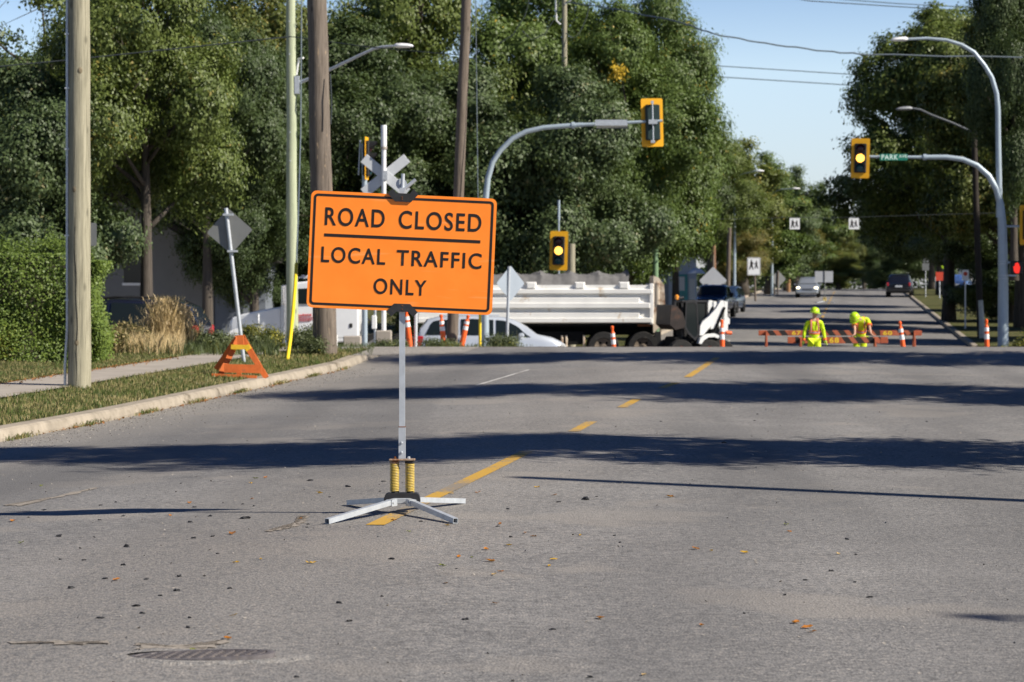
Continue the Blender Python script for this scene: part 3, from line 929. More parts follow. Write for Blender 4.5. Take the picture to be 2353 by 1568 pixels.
# pale green pole with street lamp
t, at = line_pole(668, 672, 765, 59, .30, .20, M['wood_green'], 'lamp_pole', 'pale green treated wooden pole carrying a street lamp behind the big brown pole', top=11.5)
L = t.location
arm = [pix(683, 192, 59), pix(712, 180, 58.9), pix(762, 158, 58.6), pix(820, 130, 58.3), pix(858, 112, 58.2), pix(880, 107, 58.1), pix(906, 105.5, 58)]
ar = MB().tube([p - L for p in arm], [.045, .042, .04, .036, .034, .032, .03], 10).build('lamp_arm', M['steel'], t, smooth=True)
MB().box((-.06, -.1, -.25), (.05, .1, .18), Matrix.Translation(arm[0] - L)).build('arm_bracket', M['steel'], ar)
def lamp_head(t, tip, d, L, w=.13, h=.07, m=None, parent=None):
    """a cobra-head luminaire: a flattened lofted shell"""
    d = d.normalized(); q = Vector((-d.y, d.x, 0)).normalized() if abs(d.z) < .95 else Vector((0, 1, 0)); up = d.cross(q) * -1
    if up.z < 0: up = -up
    mb = MB(); n = 12; st_ = [(0, .35, .5), (.12, .8, .95), (.4, 1, 1), (.75, .9, .85), (.95, .55, .5), (1, .2, .2)]
    vs = []; fs = []
    for f, a, b in st_:
        for k in range(n):
            an = 2 * math.pi * k / n
            z = math.sin(an) * h * b * (1 if math.sin(an) > 0 else .7)
            vs.append(tip + d * (f * L) + q * (math.cos(an) * w * a) + up * z)
    for i in range(len(st_) - 1):
        for k in range(n):
            j = (k + 1) % n
            fs.append((i * n + k, i * n + j, i * n + n + j, i * n + n + k))
    fs += [tuple(range(n - 1, -1, -1)), tuple(range((len(st_) - 1) * n, len(st_) * n))]
    mb.add(vs, fs)
    return mb.build('lamp_head', m or M['white_paint'], parent or t, smooth=True)
lamp_head(t, arm[-1] - L, Vector((1, -.1, -.02)), .46)
a2 = [pix(681, 172, 59), pix(684, 150, 59), pix(686, 135, 59), pix(697, 133, 58.9)]
MB().tube([p - L for p in a2], .025, 8).build('small_bracket', M['white_paint'], t)
for z in (4.6, 5.3, 7.2, 8.0):
    q = at(z) - L
    MB().lathe([(.02, 0), (.02, .03)], n=6, M=Matrix.Translation((q.x - .02, q.y - .13, q.z)) @ Matrix.Rotation(R(90), 4, 'X')).build('bolt', M['steel'], t)
# its guy wire and yellow guard
gt = [pix(660, 838, 43.4), pix(667, 780, 43.8), pix(673, 720, 44.4), pix(678, 660, 45), pix(681, 606, 45.6)]
gt[0].z = SXY(gt[0].x, gt[0].y) - .02
gy = thing('guy_guard', 'bright yellow plastic guard leaning over a guy wire on the verge', 'guy wire guard', gt[0])
MB().tube([p - gt[0] for p in gt], [.034, .034, .033, .033, .032], 10).build('guard_tube', M['yellow_plastic'], gy, smooth=True)
gw = [gt[-1], pix(685, 500, 48), pix(691, 300, 53), pix(693, 0, 56), pix(690, -160, 58.9)]
MB().tube([p - gt[0] for p in gw], .014, 6).build('guy_wire', M['wire_pale'], gy)

# stout leaning brown pole
t, at = line_pole(728, 748, 820, 45.3, .455, .30, M['wood_brown'], 'utility_pole', 'stout weathered brown utility pole with flaked bark patches at the end of the verge', top=12)
L = t.location
pp = [pix(759, 170, 45.1), pix(761, 215, 45.05), pix(762, 250, 45.05), pix(760, 285, 45.05)]
MB().tube([p - L for p in pp], .012, 6).build('ground_wire', M['wire'], t)
# thinner leaning brown pole, guy and guard
t, at = line_pole(1072, 1039, 790, 55, .265, .20, M['wood_brown2'], 'utility_pole', 'thin dark brown utility pole leaning right behind the road closed sign', top=12.5)
b0 = pix(1103, 795, 54.5); b0.z = SXY(b0.x, 54.5) - .02
gy = thing('guy_guard', 'yellow upright guard at the foot of a guy wire in front of the silver van', 'guy wire guard', b0)
MB().tube([Vector((0, 0, 0)), pix(1103, 703, 54.5) - b0], .032, 10).build('guard_tube', M['yellow_plastic'], gy, smooth=True)
MB().tube([pix(1103, 703, 54.5) - b0, pix(1098, 440, 54.7) - b0, pix(1093, 0, 55) - b0, pix(1090, -260, 55) - b0], .010, 6).build('guy_wire', M['wire_pale'], gy)

# pole top among the trees with hanging cables
t, at = line_pole(1297, 1297, 80, 106, .29, .22, M['wood_pale'], 'utility_pole', 'pale pole standing among the tall trees, its top hung with cable loops', top=15.2)
L = t.location
for pts in ([(1217, -30), (1214, 10), (1205, 39), (1179, 79), (1149, 99)], [(1289, -30), (1283, 15), (1274, 43), (1251, 79), (1221, 91), (1200, 70)], [(1360, -30), (1355, 10), (1347, 43), (1330, 79), (1317, 87), (1299, 76)]):
    MB().tube([pix(x, y, 105.6) - L for x, y in pts], .02, 5).build('hanging_cable', M['wire'], t)
MB().tube([pix(1276, -20, 105.7) - L, pix(1277, 20, 105.7) - L, pix(1279, 48, 105.7) - L, pix(1288, 56, 105.7) - L], .035, 6).build('white_conduit', M['white_paint'], t)
MB().tube([pix(1297, 10, 105.7) - L, pix(1310, 2, 105.7) - L, pix(1330, -20, 105.7) - L], .03, 6).build('brace', M['steel'], t)

# overhead wires
def wire(pts, Y, r, label, m=None, sub=6, wob=0):
    P = [pix(x, y, Y if not isinstance(Y, list) else Y[i]) for i, (x, y) in enumerate(pts)]
    out = []
    for i in range(len(P) - 1):
        for k in range(sub):
            q = P[i].lerp(P[i + 1], k / sub)
            if wob: q.z += wob * math.sin((i * sub + k) * 1.9)
            out.append(q)
    out.append(P[-1])
    o = MB().tube(out, r, 6).build('overhead_wire', m or M['wire'])
    return tag(o, label, 'wire', 'overhead wires across the street')
wire([(1299, 5), (1400, 18), (1560, 50), (1640, 78), (1760, 100), (1900, 118), (1990, 125), (2350, 132)], [105.6, 99, 94, 92.5, 92.5, 92.5, 92.5, 92.5], .030, 'thick twisted dark cable sagging across the sky from the pole among the trees', wob=.02, m=M['wire_pale'])
wire([(1000, 100), (1660, 152), (1960, 171), (2420, 205)], 165, .034, 'upper of the two thin wires crossing the pale sky gap', m=M['wire_pale'])
wire([(1000, 128), (1660, 177), (1960, 196), (2420, 232)], 165, .036, 'lower of the two thin wires crossing the pale sky gap', m=M['wire_pale'])
wire([(1780, -12), (1860, 2), (2060, 15), (2420, 36)], 150, .034, 'dark wire at the very top of the sky gap, the lower of a close pair', m=M['wire_pale'])
wire([(1800, -20), (1930, -2), (2060, 8), (2420, 26)], 150, .03, 'dark wire at the very top of the sky gap, the upper of a close pair', m=M['wire_pale'])
wire([(-60, 158), (155, 138), (420, 110), (668, 84)], 58.7, .016, 'thin black wire running to the pale green lamp pole in front of the left trees')
wire([(668, 84), (850, 108), (1072, 128)], [58.7, 57, 55], .012, 'thin black wire between the green lamp pole and the thin brown pole')

# traffic signals
def board(parent, c, ry, w=.66, h=1.44, back=False, lit=True, m=None):
    """yellow backboard with black three-lens housing; local -Y is the lens side"""
    hd = bpy.data.objects.new('signal_head', None); COL.objects.link(hd); hd.parent = parent; hd.location = c; hd.rotation_euler = (0, 0, ry)
    ww, hh = .215, .53
    outer = rrect(w, h, .05, 4); mb = MB()
    mb.prism(outer, .0, .012)
    mb.build('backboard', M['signal_yellow'], hd)
    MB().cbox((-ww, -.10, -hh), (ww, .16 if back else .1, hh), .03).build('housing', M['signal_green'] if back else M['black_plastic'], hd)
    for k, (z, on, colr) in enumerate(((.345, False, 'red'), (0, lit, 'amber'), (-.345, False, 'green'))):
        mm = M['lens_amber'] if on else M['lens_green' if colr == 'green' else 'lens_red']
        MB().lathe([(.150, 0), (.148, .02), (.10, .045), (.04, .058)], n=24, M=Matrix.Translation((0, -.101, z)) @ Matrix.Rotation(R(90), 4, 'X')).build('lens', mm, hd, smooth=True)
        vs = []; fs = []; n = 15
        for j, y in enumerate((-.10, -.30)):
            for q in range(n):
                a = R(-25 + 230 * q / (n - 1))
                vs.append((.168 * math.cos(a), y if j == 0 or 20 < -25 + 230 * q / (n - 1) < 160 else y + .1, z + .168 * math.sin(a)))
        for q in range(n - 1): fs.append((q, q + 1, n + q + 1, n + q))
        mb = MB().add(vs, fs).build('visor', M['black_plastic'], hd)
        sm = mb.modifiers.new('thick', 'SOLIDIFY'); sm.thickness = .008
    return hd
M['lens_amber'] = emit_mat('amber_lamp_lit', (1.0, .46, .07), 2.6)
M['lens_red'] = plain('red_lens_off', (.045, .008, .012), .25, 0, .1, 5, .5)
M['lens_green'] = plain('green_lens_off', (.01, .06, .075), .25, 0, .1, 5, .5)
M['sign_green'] = plain('street_sign_green', (.0, .16, .10), .45, 0, .06, 6, .5)

# left: curved mast seen from behind
Y = 72.0
b0 = pix(1115, 800, Y); b0.z = SXY(b0.x, Y)
sg = thing('traffic_signal', 'curved grey mast carrying a signal head seen from its dark back above the trucks', 'traffic signal', b0)
curve = [(1115, 640), (1115, 520), (1116, 460), (1121, 410), (1132, 372), (1150, 345), (1178, 318), (1210, 302), (1250, 293), (1300, 289), (1340, 286.5)]
pl = [Vector((b0.x, Y, b0.z - .1))] + [pix(x, y, Y) for x, y in curve]
MB().tube([p - b0 for p in pl], [.125, .105, .095, .09, .086, .082, .079, .076, .074, .072, .07, .068], 14).build('pole', M['steel_pole'], sg, smooth=True)
ap = [pix(1338, 286.6, Y), pix(1400, 284, Y), pix(1470, 280, Y), pix(1522, 277.5, Y)]
MB().tube([p - b0 for p in ap], [.055, .052, .045, .04], 12).build('mast_arm', M['steel_pole'], sg, smooth=True)
q = pix(1317, 288, Y) - b0
MB().lathe([(.1, -.05), (.1, .05)], n=14, M=Matrix.Translation(q) @ Matrix.Rotation(R(90), 4, 'Y')).build('arm_collar', M['steel_pole'], sg)
q0, q1 = pix(1367, 276, Y) - b0, pix(1441, 293, Y) - b0
MB().box((q0.x, -.16, q1.z + .05), (q1.x, -.13, q0.z)).build('sign_blade', M['steel'], sg)
MB().box((q0.x + .05, .12, q1.z - .02), (q1.x + .02, .15, q0.z - .1)).build('sign_blade', M['alu_back'], sg)
hd = board(sg, pix(1499, 281, Y) - b0 + Vector((0, .12, 0)), R(180 + 8), back=True, lit=True)
hd.rotation_euler = (0, R(1.5), R(180 + 8))
q = pix(1499, 281, Y) - b0
mb = MB().tube([q + Vector((-.01, -.14, .62)), q + Vector((.02, -.14, -.6))], .022, 8)
mb.box((q.x - .12, q.y - .19, q.z - .06), (q.x + .14, q.y - .03, q.z + .07)).box((q.x - .05, q.y - .16, q.z + .55), (q.x + .03, q.y + .0, q.z + .63)).box((q.x - .05, q.y - .16, q.z - .62), (q.x + .07, q.y + .0, q.z - .54))
mb.build('head_bracket', M['steel'], hd.parent)

# left, edge on, for the cross street
b0 = pix(838, 800, 72.5); b0.z = SXY(b0.x, 72.5)
sg = thing('traffic_signal', 'signal on a straight grey post seen edge on, beside the railway crossbuck', 'traffic signal', b0)
MB().tube([Vector((0, 0, -.1)), pix(838, 420, 72.5) - b0, pix(826, 330, 72.5) - b0 + Vector((.12, .1, 0))], [.085, .075, .07], 12).build('post', M['steel_pole'], sg, smooth=True)
hd = board(sg, pix(843, 364, 72.5) - b0, R(84), w=.6, h=1.28, lit=False)
MB().tube([pix(828, 322, 72.5) - b0, pix(824, 402, 72.5) - b0], .02, 6).build('head_bracket', M['steel'], sg)

# far left, post mounted behind the truck
b0 = pix(1313, 700, 90); b0.z = SXY(b0.x, 90)
sg = thing('traffic_signal', 'signal with lit amber lamp half covered by leaves above the dump truck', 'traffic signal', b0)
MB().tube([Vector((0, 0, -.1)), pix(1313, 560, 90) - b0], [.16, .14], 12).build('post', M['wood_pale'], sg, smooth=True)
hd = board(sg, pix(1284, 576, 89) - b0, R(-6)); hd.rotation_euler = (0, R(1.5), R(-6))
MB().tube([pix(1284, 500, 89.3) - b0, pix(1284, 640, 89.3) - b0], .035, 8).build('hanger', M['steel_pole'], sg)
MB().tube([pix(1284, 505, 89.4) - b0, pix(1284, 460, 89.4) - b0], .05, 8).build('hanger', M['steel_pole'], sg)

# right: mast with street name, luminaire and walk signal
Y = 87.5
b0 = pix(2305, 785, Y); b0.z = SXY(b0.x, Y)
sg = thing('traffic_signal', 'tall grey mast with lit amber signal, green street name blade and upper lamp', 'traffic signal', b0)
pts = [(2305, 786), (2305, 640), (2303, 520), (2299, 470), (2290, 435), (2272, 404), (2245, 380), (2212, 366), (2175, 361), (2125, 361)]
MB().tube([Vector((0, 0, -.1))] + [pix(x, y, Y) - b0 for x, y in pts], [.215, .2, .185, .165, .13, .12, .11, .1, .095, .09, .085], 16).build('pole', M['steel_pole'], sg, smooth=True)
MB().tube([pix(x, y, Y) - b0 for x, y in ((2130, 361), (2080, 361), (2030, 360), (1985, 360))], [.06, .055, .05, .045], 12).build('mast_arm', M['steel_pole'], sg, smooth=True)
MB().lathe([(.11, -.06), (.11, .06)], n=14, M=Matrix.Translation(pix(2125, 361, Y) - b0) @ Matrix.Rotation(R(90), 4, 'Y')).build('arm_collar', M['steel_pole'], sg)
pts = [(2296, 500), (2296, 440), (2294, 330), (2293, 250), (2290, 215), (2279, 178), (2262, 150), (2238, 120), (2210, 103), (2175, 92), (2130, 88), (2084, 90)]
ua = MB().tube([pix(x, y, Y) - b0 for x, y in pts], [.115, .11, .1, .095, .09, .085, .08, .076, .07, .062, .055, .05], 14).build('lamp_arm', M['steel_pole'], sg, smooth=True)
lamp_head(sg, pix(2086, 90, Y) - b0, Vector((-1, 0, -.05)), .62, .15, .1, M['white_paint'], ua)
hd = board(sg, pix(1976, 364, Y) - b0 + Vector((0, -.12, 0)), R(-10)); hd.rotation_euler = (0, R(1.5), R(-10))
q0, q1 = pix(2021, 354, Y) - b0, pix(2084, 369, Y) - b0
bl = MB().prism([(q0.x, q1.z), (q1.x, q1.z), (q1.x, q0.z), (q0.x, q0.z)], -.12, -.095).build('street_sign', M['sign_green'], sg)
M['sign_letter'] = plain('pale_sign_letters', (.62, .78, .70), .5, 0, .05, 6, .4)
me = text_mesh("PARK", .172, .60, bold=.02); link('lettering', me, M['sign_letter'], bl, (q0.x + .05, -.1225, q1.z + .035))
me = text_mesh("AVE", .105, .29, bold=.02); link('lettering', me, M['sign_letter'], bl, (q0.x + .68, -.1225, q1.z + .1))
q = pix(2334, 615, Y) - b0
ph_ = MB().cbox((q.x - .22, -.2, q.z - .24), (q.x + .22, .1, q.z + .24), .03).build('walk_signal', M['black_plastic'], sg)
hand = [(-.10, -.14), (-.05, -.2), (.07, -.2), (.10, -.1), (.115, .04), (.085, .05), (.08, .13), (.05, .14), (.04, .18), (.0, .19), (-.02, .16), (-.06, .16), (-.07, .05), (-.1, .06), (-.13, .02)]
M['red_lamp'] = emit_mat('red_hand_lit', (1.0, .03, .015), .8)
MB().prism([(q.x + a, q.z + b) for a, b in hand], -.206, -.202).build('hand_symbol', M['red_lamp'], ph_)
for dy in (603, 633):
    c0 = pix(2318, dy, Y) - b0
    MB().box((c0.x - .1, -.1, c0.z - .03), (q.x, .02, c0.z + .03)).build('signal_bracket', M['steel_pole'], sg)
for dy in (600, 606, 633, 640):
    c0 = pix(2304.5, dy, Y) - b0
    MB().lathe([(.2, -.012), (.2, .012)], c=c0, n=16).build('pole_band', M['steel'], sg)
hd = board(sg, pix(2363, 517, Y) - b0, R(12), lit=False)
MB().tube([pix(2312, 520, Y) - b0, pix(2363, 520, Y) - b0 + Vector((0, .05, 0))], .04, 8).build('head_bracket', M['steel_pole'], sg)

M['wood_shaded'] = wood_mat('shade_darkened_wood', (.030, .025, .021), (.06, .05, .042), .4)  # wood made nearly black: the shade on the pole is in its colour
# dark wooden pole with lamp arm behind the mast
t, at = line_pole(2238, 2253, 770, 104, .30, .24, M['wood_shaded'], 'lamp_pole', 'dark wooden lamp pole standing just left of the right signal mast', top=8.4, dy_top=300)
L = t.location
pts = [pix(2236, 304, 104), pix(2190, 283, 104), pix(2140, 264, 104), pix(2115, 252, 104), pix(2096, 249, 104)]
M['shaded_grey'] = plain('shaded_grey_arm', (.10, .11, .12), .5, .1, .1, 3)  # arm's grey is darkened to carry the shade it stands in
MB().tube([p - L for p in pts], .05, 10).build('lamp_arm', M['shaded_grey'], t, smooth=True)
lamp_head(t, pts[-1] - L, Vector((-1, 0, -.06)), .7, .17, .1, plain('shaded_lamp_shell', (.28, .29, .30), .5))  # shell colour greyed down for the shade over the lamp
p = pix(2257, 772, 103.6); p.z = SXY(p.x, 103.6)
tag(MB().tube([Vector((0, 0, -.05)), pix(2256, 740, 103.6) - p, pix(2253, 690, 103.6) - p], [.13, .12, .1], 12).build('pole_guard', plain('pale_guard', (.55, .55, .5), .7, 0, .15, 5), loc=p), 'pale round cover strapped to the foot of the dark lamp pole', 'pole guard')

# street lamps over the far street
for (dx, dy, x0, y0, Y, lb) in ((1737, 393, 1700, 402, 195, 'nearer small street lamp reaching out of the left trees over the far street'), (1820, 433.5, 1786, 438, 207, 'farther small street lamp reaching out of the left trees over the far street')):
    p = pix(x0 - 12, 690, Y); p.z = zc(Y)
    t = thing('street_lamp', lb, 'street lamp', p, group='street lamps over the far street')
    MB().tube([Vector((0, 0, 0)), pix(x0 - 12, y0 + 6, Y) - p], [.12, .09], 10).build('pole', M['steel_pole'], t)
    Yh = Y - 4.6 if Y < 200 else Y - 1.5
    MB().tube([pix(x0 - 12, y0 + 6, Y) - p, pix(x0 + 8, y0 - 3, Y - 1) - p, pix(dx, dy, Yh) - p], .05, 8).build('lamp_arm', M['steel_pole'], t)
    lamp_head(t, pix(dx, dy, Yh) - p, Vector((1, -.1, 0)), .5 * Y / 150, .16, .1)

# railway crossbuck
Y = 53.0
b0 = pix(882, 800, Y); b0.z = SXY(b0.x, Y)
cb = thing('railway_crossbuck', 'white railway crossbuck seen from behind on a white post, above the road closed sign', 'railway sign', b0)
MB().tube([Vector((0, 0, -.05)), pix(882, 335, Y) - b0], .052, 14).build('post', M['white_paint'], cb, smooth=True)
MB().lathe([(.055, 0), (.062, .01), (.064, .06), (.064, .48), (.06, .5)], c=pix(882, 340, Y) - b0, n=16).build('post_cap', M['white_paint'], cb, smooth=True)
MB().lathe([(.072, 0), (.072, .05)], c=pix(882, 343, Y) - b0, n=16).build('cap_collar', M['path'], cb)
q = pix(885, 403, Y) - b0
M['cross_back'] = plain('crossbuck_back', (.60, .62, .64), .45, .1, .05, 4, .4)
for s, yy in ((1, .06), (-1, .075)):
    Mx = Matrix.Translation(q + Vector((0, yy, 0))) @ Matrix.Rotation(R(s * 39), 4, 'Y')
    MB().cbox((-.61, -.004, -.112), (.61, .004, .112), .004, Mx).build('crossbuck_blade', M['cross_back'], cb)
MB().box((q.x - .05, -.07, q.z - .1), (q.x + .05, .05, q.z + .1)).build('blade_bracket', M['steel'], cb)
MB().cbox((-.17, -.14, -.1), (.17, .2, .42), .02).build('post_base', M['path'], cb)
MB().tube([(-.19, -.1, 0), (-.185, -.1, 1.3), (-.18, -.05, 1.4)], .028, 8).build('conduit', M['steel'], cb)
MB().cbox((-.26, -.16, .45), (-.15, -.04, .75), .015).build('junction_box', M['white_paint'], cb)
# block, posts
p = pix(810, 802, 52); p.z = SXY(p.x, 52)
tag(MB().cbox((-.19, -.18, -.05), (.19, .18, .26), .02).build('concrete_block', M['path'], loc=p), 'squat grey concrete block on the gravel in front of the truck cab', 'concrete block')
p = pix(770, 805, 50); p.z = SXY(p.x, 50)
tag(MB().tube([(0, 0, -.05), (.0, 0, .2), (.03, 0, .25)], [.05, .05, .035], 10).build('marker_stub', M['white_paint'], loc=p), 'short white stub post at the foot of the stout brown pole', 'marker post')
p = pix(955, 802, 54); p.z = SXY(p.x, 54)
tag(MB().tube([(0, 0, -.05), pix(956, 690, 54) - p], .037, 10).build('sign_post', M['cross_back'], loc=p), 'thin pale post just left of the silver van behind the road closed sign', 'post')

# signs seen from behind
def diamond_back(name, label, c, Y, half, post_bot, yaw, m, lean=None, post_top=None, post_m=None, pr=.03, front=None):
    b0 = pix(post_bot[0], post_bot[1], Y); b0.z = SXY(b0.x, Y) if post_bot[1] > 690 or Y > 100 else b0.z
    t = thing(name, label, 'road sign', b0)
    q = pix(*c, Y) - b0
    top = (pix(*post_top, Y) - b0) if post_top else Vector((q.x, 0, q.z + half * .9))
    MB().tube([Vector((0, 0, -.1)), top], pr, 10).build('post', post_m or M['steel'], t, smooth=True)
    Mx = Matrix.Translation(q + Vector((0, pr + .012, 0))) @ Matrix.Rotation(yaw, 4, 'Z') @ Matrix.Rotation((lean or 0) + R(45), 4, 'Y')
    h = half / math.sqrt(2)
    MB().prism(rrect(h * 2, h * 2, h * .13, 4), -.003, .003, Mx).build('sign_panel', m, t)
    return t, q
# leaning one rising out of the A-frame
Y = 42.0
t, q = diamond_back('road_sign', 'grey back of a diamond sign on a leaning post rising behind the orange trestle', (527, 531), Y, .40, (562, 845), R(3), M['alu_back'], R(-4), (519, 478), M['steel'], .034)
for dy, dx in ((493, 524), (577, 534)):
    c = pix(dx, dy, Y - .06) - t.location
    MB().box((c.x - .09, c.y - .0, c.z - .018), (c.x + .09, c.y + .05, c.z + .018)).build('sign_bracket', M['steel'], t)
# diamond back by the van
t, q = diamond_back('road_sign', 'bluish grey back of a diamond sign right of the road closed sign', (1173, 651), 54, .40, (1164, 800), R(38), plain('steel_blue_back', (.42, .47, .52), .35, .5, .06, 3, .5), 0, (1170, 612), M['steel'], .034)
# small back behind the near pole
p = pix(200, 880, 36.5); p.z = SXY(p.x, 36.5)
t = thing('road_sign', 'small grey sign back peeping out behind the pale utility pole', 'road sign', p)
MB().tube([Vector((0, 0, -.1)), pix(200, 505, 36.5) - p], .025, 8).build('post', M['steel'], t)
q = pix(199, 538, 36.4) - p
MB().prism([(q.x + a, q.z + b) for a, b in rrect(.26, .35, .03, 3)], .03, .034).build('sign_panel', M['alu_back'], t)

# orange trestle (A-frame)
Y = 38.0
b0 = pix(556, 868, Y); b0.z = SXY(b0.x, Y)
fr = thing('trestle', 'orange painted wooden A-frame trestle with yellow reflective bands on the verge', 'trestle', b0)
M['trestle_orange'] = plain('trestle_orange', (.62, .15, .035), .75, 0, .18, 7, .3, dirt=((.30, .14, .07), 8, .62))
M['band_yellow'] = plain('yellow_band', (.78, .48, .03), .5, 0, .10, 12, .4)
def plank(parent, a, b, w, th, m, name, nrm=Vector((0, -1, 0))):
    a = Vector(a); b = Vector(b); d = (b - a).normalized(); q = d.cross(nrm).normalized()
    nn = q.cross(d)
    vs = [p + q * i * w / 2 + nn * j * th / 2 for p in (a, b) for i, j in ((-1, -1), (1, -1), (1, 1), (-1, 1))]
    return MB().add(vs, [(0, 1, 2, 3), (7, 6, 5, 4), (0, 4, 5, 1), (1, 5, 6, 2), (2, 6, 7, 3), (3, 7, 4, 0)]).build(name, m, parent)
def fp(x, y, dyy=0): return pix(x, y, Y + dyy) - b0
def g_(v): v = Vector(v); v.z = max(v.z, SXY(b0.x + v.x, b0.y + v.y) - b0.z); return v
for (x0, y0, x1, y1, dd) in ((548, 779, 505, 866, -.25), (557, 779, 612, 868, -.25), (545, 776, 497, 848, .25), (556, 772, 598, 845, .3)):
    lg = plank(fr, fp(x0, y0, dd * .2), g_(fp(x1, y1, dd)), .085, .035, M['trestle_orange'], 'leg')
    if dd < 0:
        a, b = fp(x0, y0, dd * .2 - .02), g_(fp(x1, y1, dd - .02))
        plank(lg, a.lerp(b, .17), a.lerp(b, .29), .09, .041, M['band_yellow'], 'reflective_band')
plank(fr, fp(515, 846, -.32), fp(602, 848, -.32), .13, .035, M['trestle_orange'], 'brace')
plank(fr, fp(531, 797, -.30), fp(574, 798, -.30), .07, .03, M['band_yellow'], 'reflective_band')
plank(fr, fp(552, 770, -.2), fp(553, 800, -.2), .10, .05, M['trestle_orange'], 'ridge')
plank(fr, fp(549, 846, -.2), g_(fp(549, 866, -.2)), .07, .04, M['trestle_orange'], 'leg')
plank(fr, g_(fp(487, 864, -.45)) + Vector((0, 0, .02)), g_(fp(590, 869, -.45)) + Vector((0, 0, .02)), .05, .04, M['trestle_orange'], 'base_rail', Vector((0, 0, 1)))
plank(fr, g_(fp(535, 858, .35)) + Vector((0, 0, .03)), g_(fp(600, 859, .35)) + Vector((0, 0, .03)), .06, .04, M['band_yellow'], 'base_rail', Vector((0, 0, 1)))

# far side signs
M['sign_white'] = plain('sign_white', (.82, .83, .84), .4, 0, .03, 4, .4)
def walkers(parent, c, s, y):
    """two dark walking figures as on a school sign"""
    mb = MB()
    for dx, k, fl in ((-.17, 1.0, 1), (.17, .82, -1)):
        def P(a, b): return (c.x + (dx + a * fl * k) * s, c.z + (b * k - .02) * s)
        n = 10
        mb.prism([P(.055 * math.cos(2 * math.pi * i / n), .30 + .055 * math.sin(2 * math.pi * i / n)) for i in range(n)], y, y + .003)
        mb.prism([P(-.07, .23), P(.07, .23), P(.08, .0), P(.16, -.3), P(.09, -.31), P(.0, -.08), P(-.09, -.31), P(-.16, -.28), P(-.07, .0)], y, y + .003)
        mb.prism([P(.07, .22), P(.17, .08), P(.14, .05), P(.05, .14)], y - .0005, y + .0025)
    return mb.build('walking_figures', M['sign_black'], parent)
Y = 185
p = pix(1736, 690, Y); p.z = zc(Y) + .1
t = thing('school_sign', 'white square sign with two black walking figures by the far left kerb', 'road sign', p)
MB().tube([Vector((0, 0, -.1)), pix(1733, 600, Y) - p], .08, 8).build('post', M['wood_brown2'], t)
q = pix(1732, 612, Y) - p
pn = MB().prism([(q.x + a, q.z + b) for a, b in rrect(1.0, 1.36, .05, 3)], -.10, -.09).build('sign_panel', M['sign_white'], t)
mb = MB(); ringface(mb, [(q.x + a, q.z + b) for a, b in rrect(.93, 1.29, .04, 3)], [(q.x + a, q.z + b) for a, b in rrect(.88, 1.24, .03, 3)], -.1025); mb.build('border', M['sign_black'], pn)
walkers(pn, q + Vector((0, 0, .12)), 1.15, -.104)
for dx, lb in ((1826, 'left one of the two white overhead crosswalk signs hung over the far street'), (1962, 'right one of the two white overhead crosswalk signs hung over the far street')):
    Y = 108
    p = pix(dx, 514, Y)
    t = thing('crosswalk_sign', lb, 'road sign', p, group='overhead crosswalk signs')
    pn = MB().prism(rrect(.45, .50, .02, 3), -.02, .02).build('sign_panel', M['sign_white'], t)
    walkers(pn, Vector((0, 0, .0)), .54, -.025)
    MB().tube([(-.18, 0, .24), (-.18, 0, .30)], .012, 5).tube([(.18, 0, .24), (.18, 0, .30)], .02, 5).build('hanger', M['wire'], t)
wire([(1480, 508), (1786, 500), (1826, 499), (1900, 501), (1962, 499), (2060, 496), (2330, 488)], 108, .010, 'thin span cable holding the two white crosswalk signs')
t, q = diamond_back('road_sign', 'grey back of a diamond sign among the far left tree trunks', (1788, 641), 215, .78, (1786, 676), R(20), M['alu_back'], 0, None, M['wood_brown2'], .07)
t, q = diamond_back('road_sign', 'white blank diamond sign standing behind the dark pickup roof', (1638, 645), 146, .85, (1639, 690), R(-12), M['sign_white'], 0, (1639, 585), M['wood_brown2'], .07)
for p_ in t.children:
    if p_.name.startswith('sign_panel'): p_.location.y -= .25
p = pix(1812, 674, 232); p.z = zc(232)
t = thing('marker_post', 'thick brown wooden post with a pale cap on the far left verge', 'post', p)
MB().tube([Vector((0, 0, -.1)), pix(1812, 622, 232) - p], .19, 10).build('post', plain('brown_post', (.30, .16, .07), .8, 0, .15, 3), t)
MB().lathe([(.25, 0), (.42, .12), (.42, .3), (.2, .42)], c=pix(1812, 624, 232) - p, n=10).build('cap', M['cross_back'], t)
# poles among the far trees
line_pole(1676, 1672, 690, 160, .32, .26, M['wood_brown2'], 'utility_pole', 'grey brown pole behind the dark pickup at the far left kerb', top=5.6, dy_top=540)
line_pole(1640, 1641, 640, 165, .3, .26, plain('reddish_pole', (.22, .12, .07), .85, 0, .2, 2), 'utility_pole', 'reddish brown pole behind the white diamond sign', top=4.6, dy_top=560)
line_pole(1506, 1507, 640, 98, .24, .22, plain('green_steel', (.16, .26, .14), .6, 0, .1, 3), 'steel_post', 'green steel post behind the tailgate of the dump truck', 'post', top=3.4, dy_top=560)
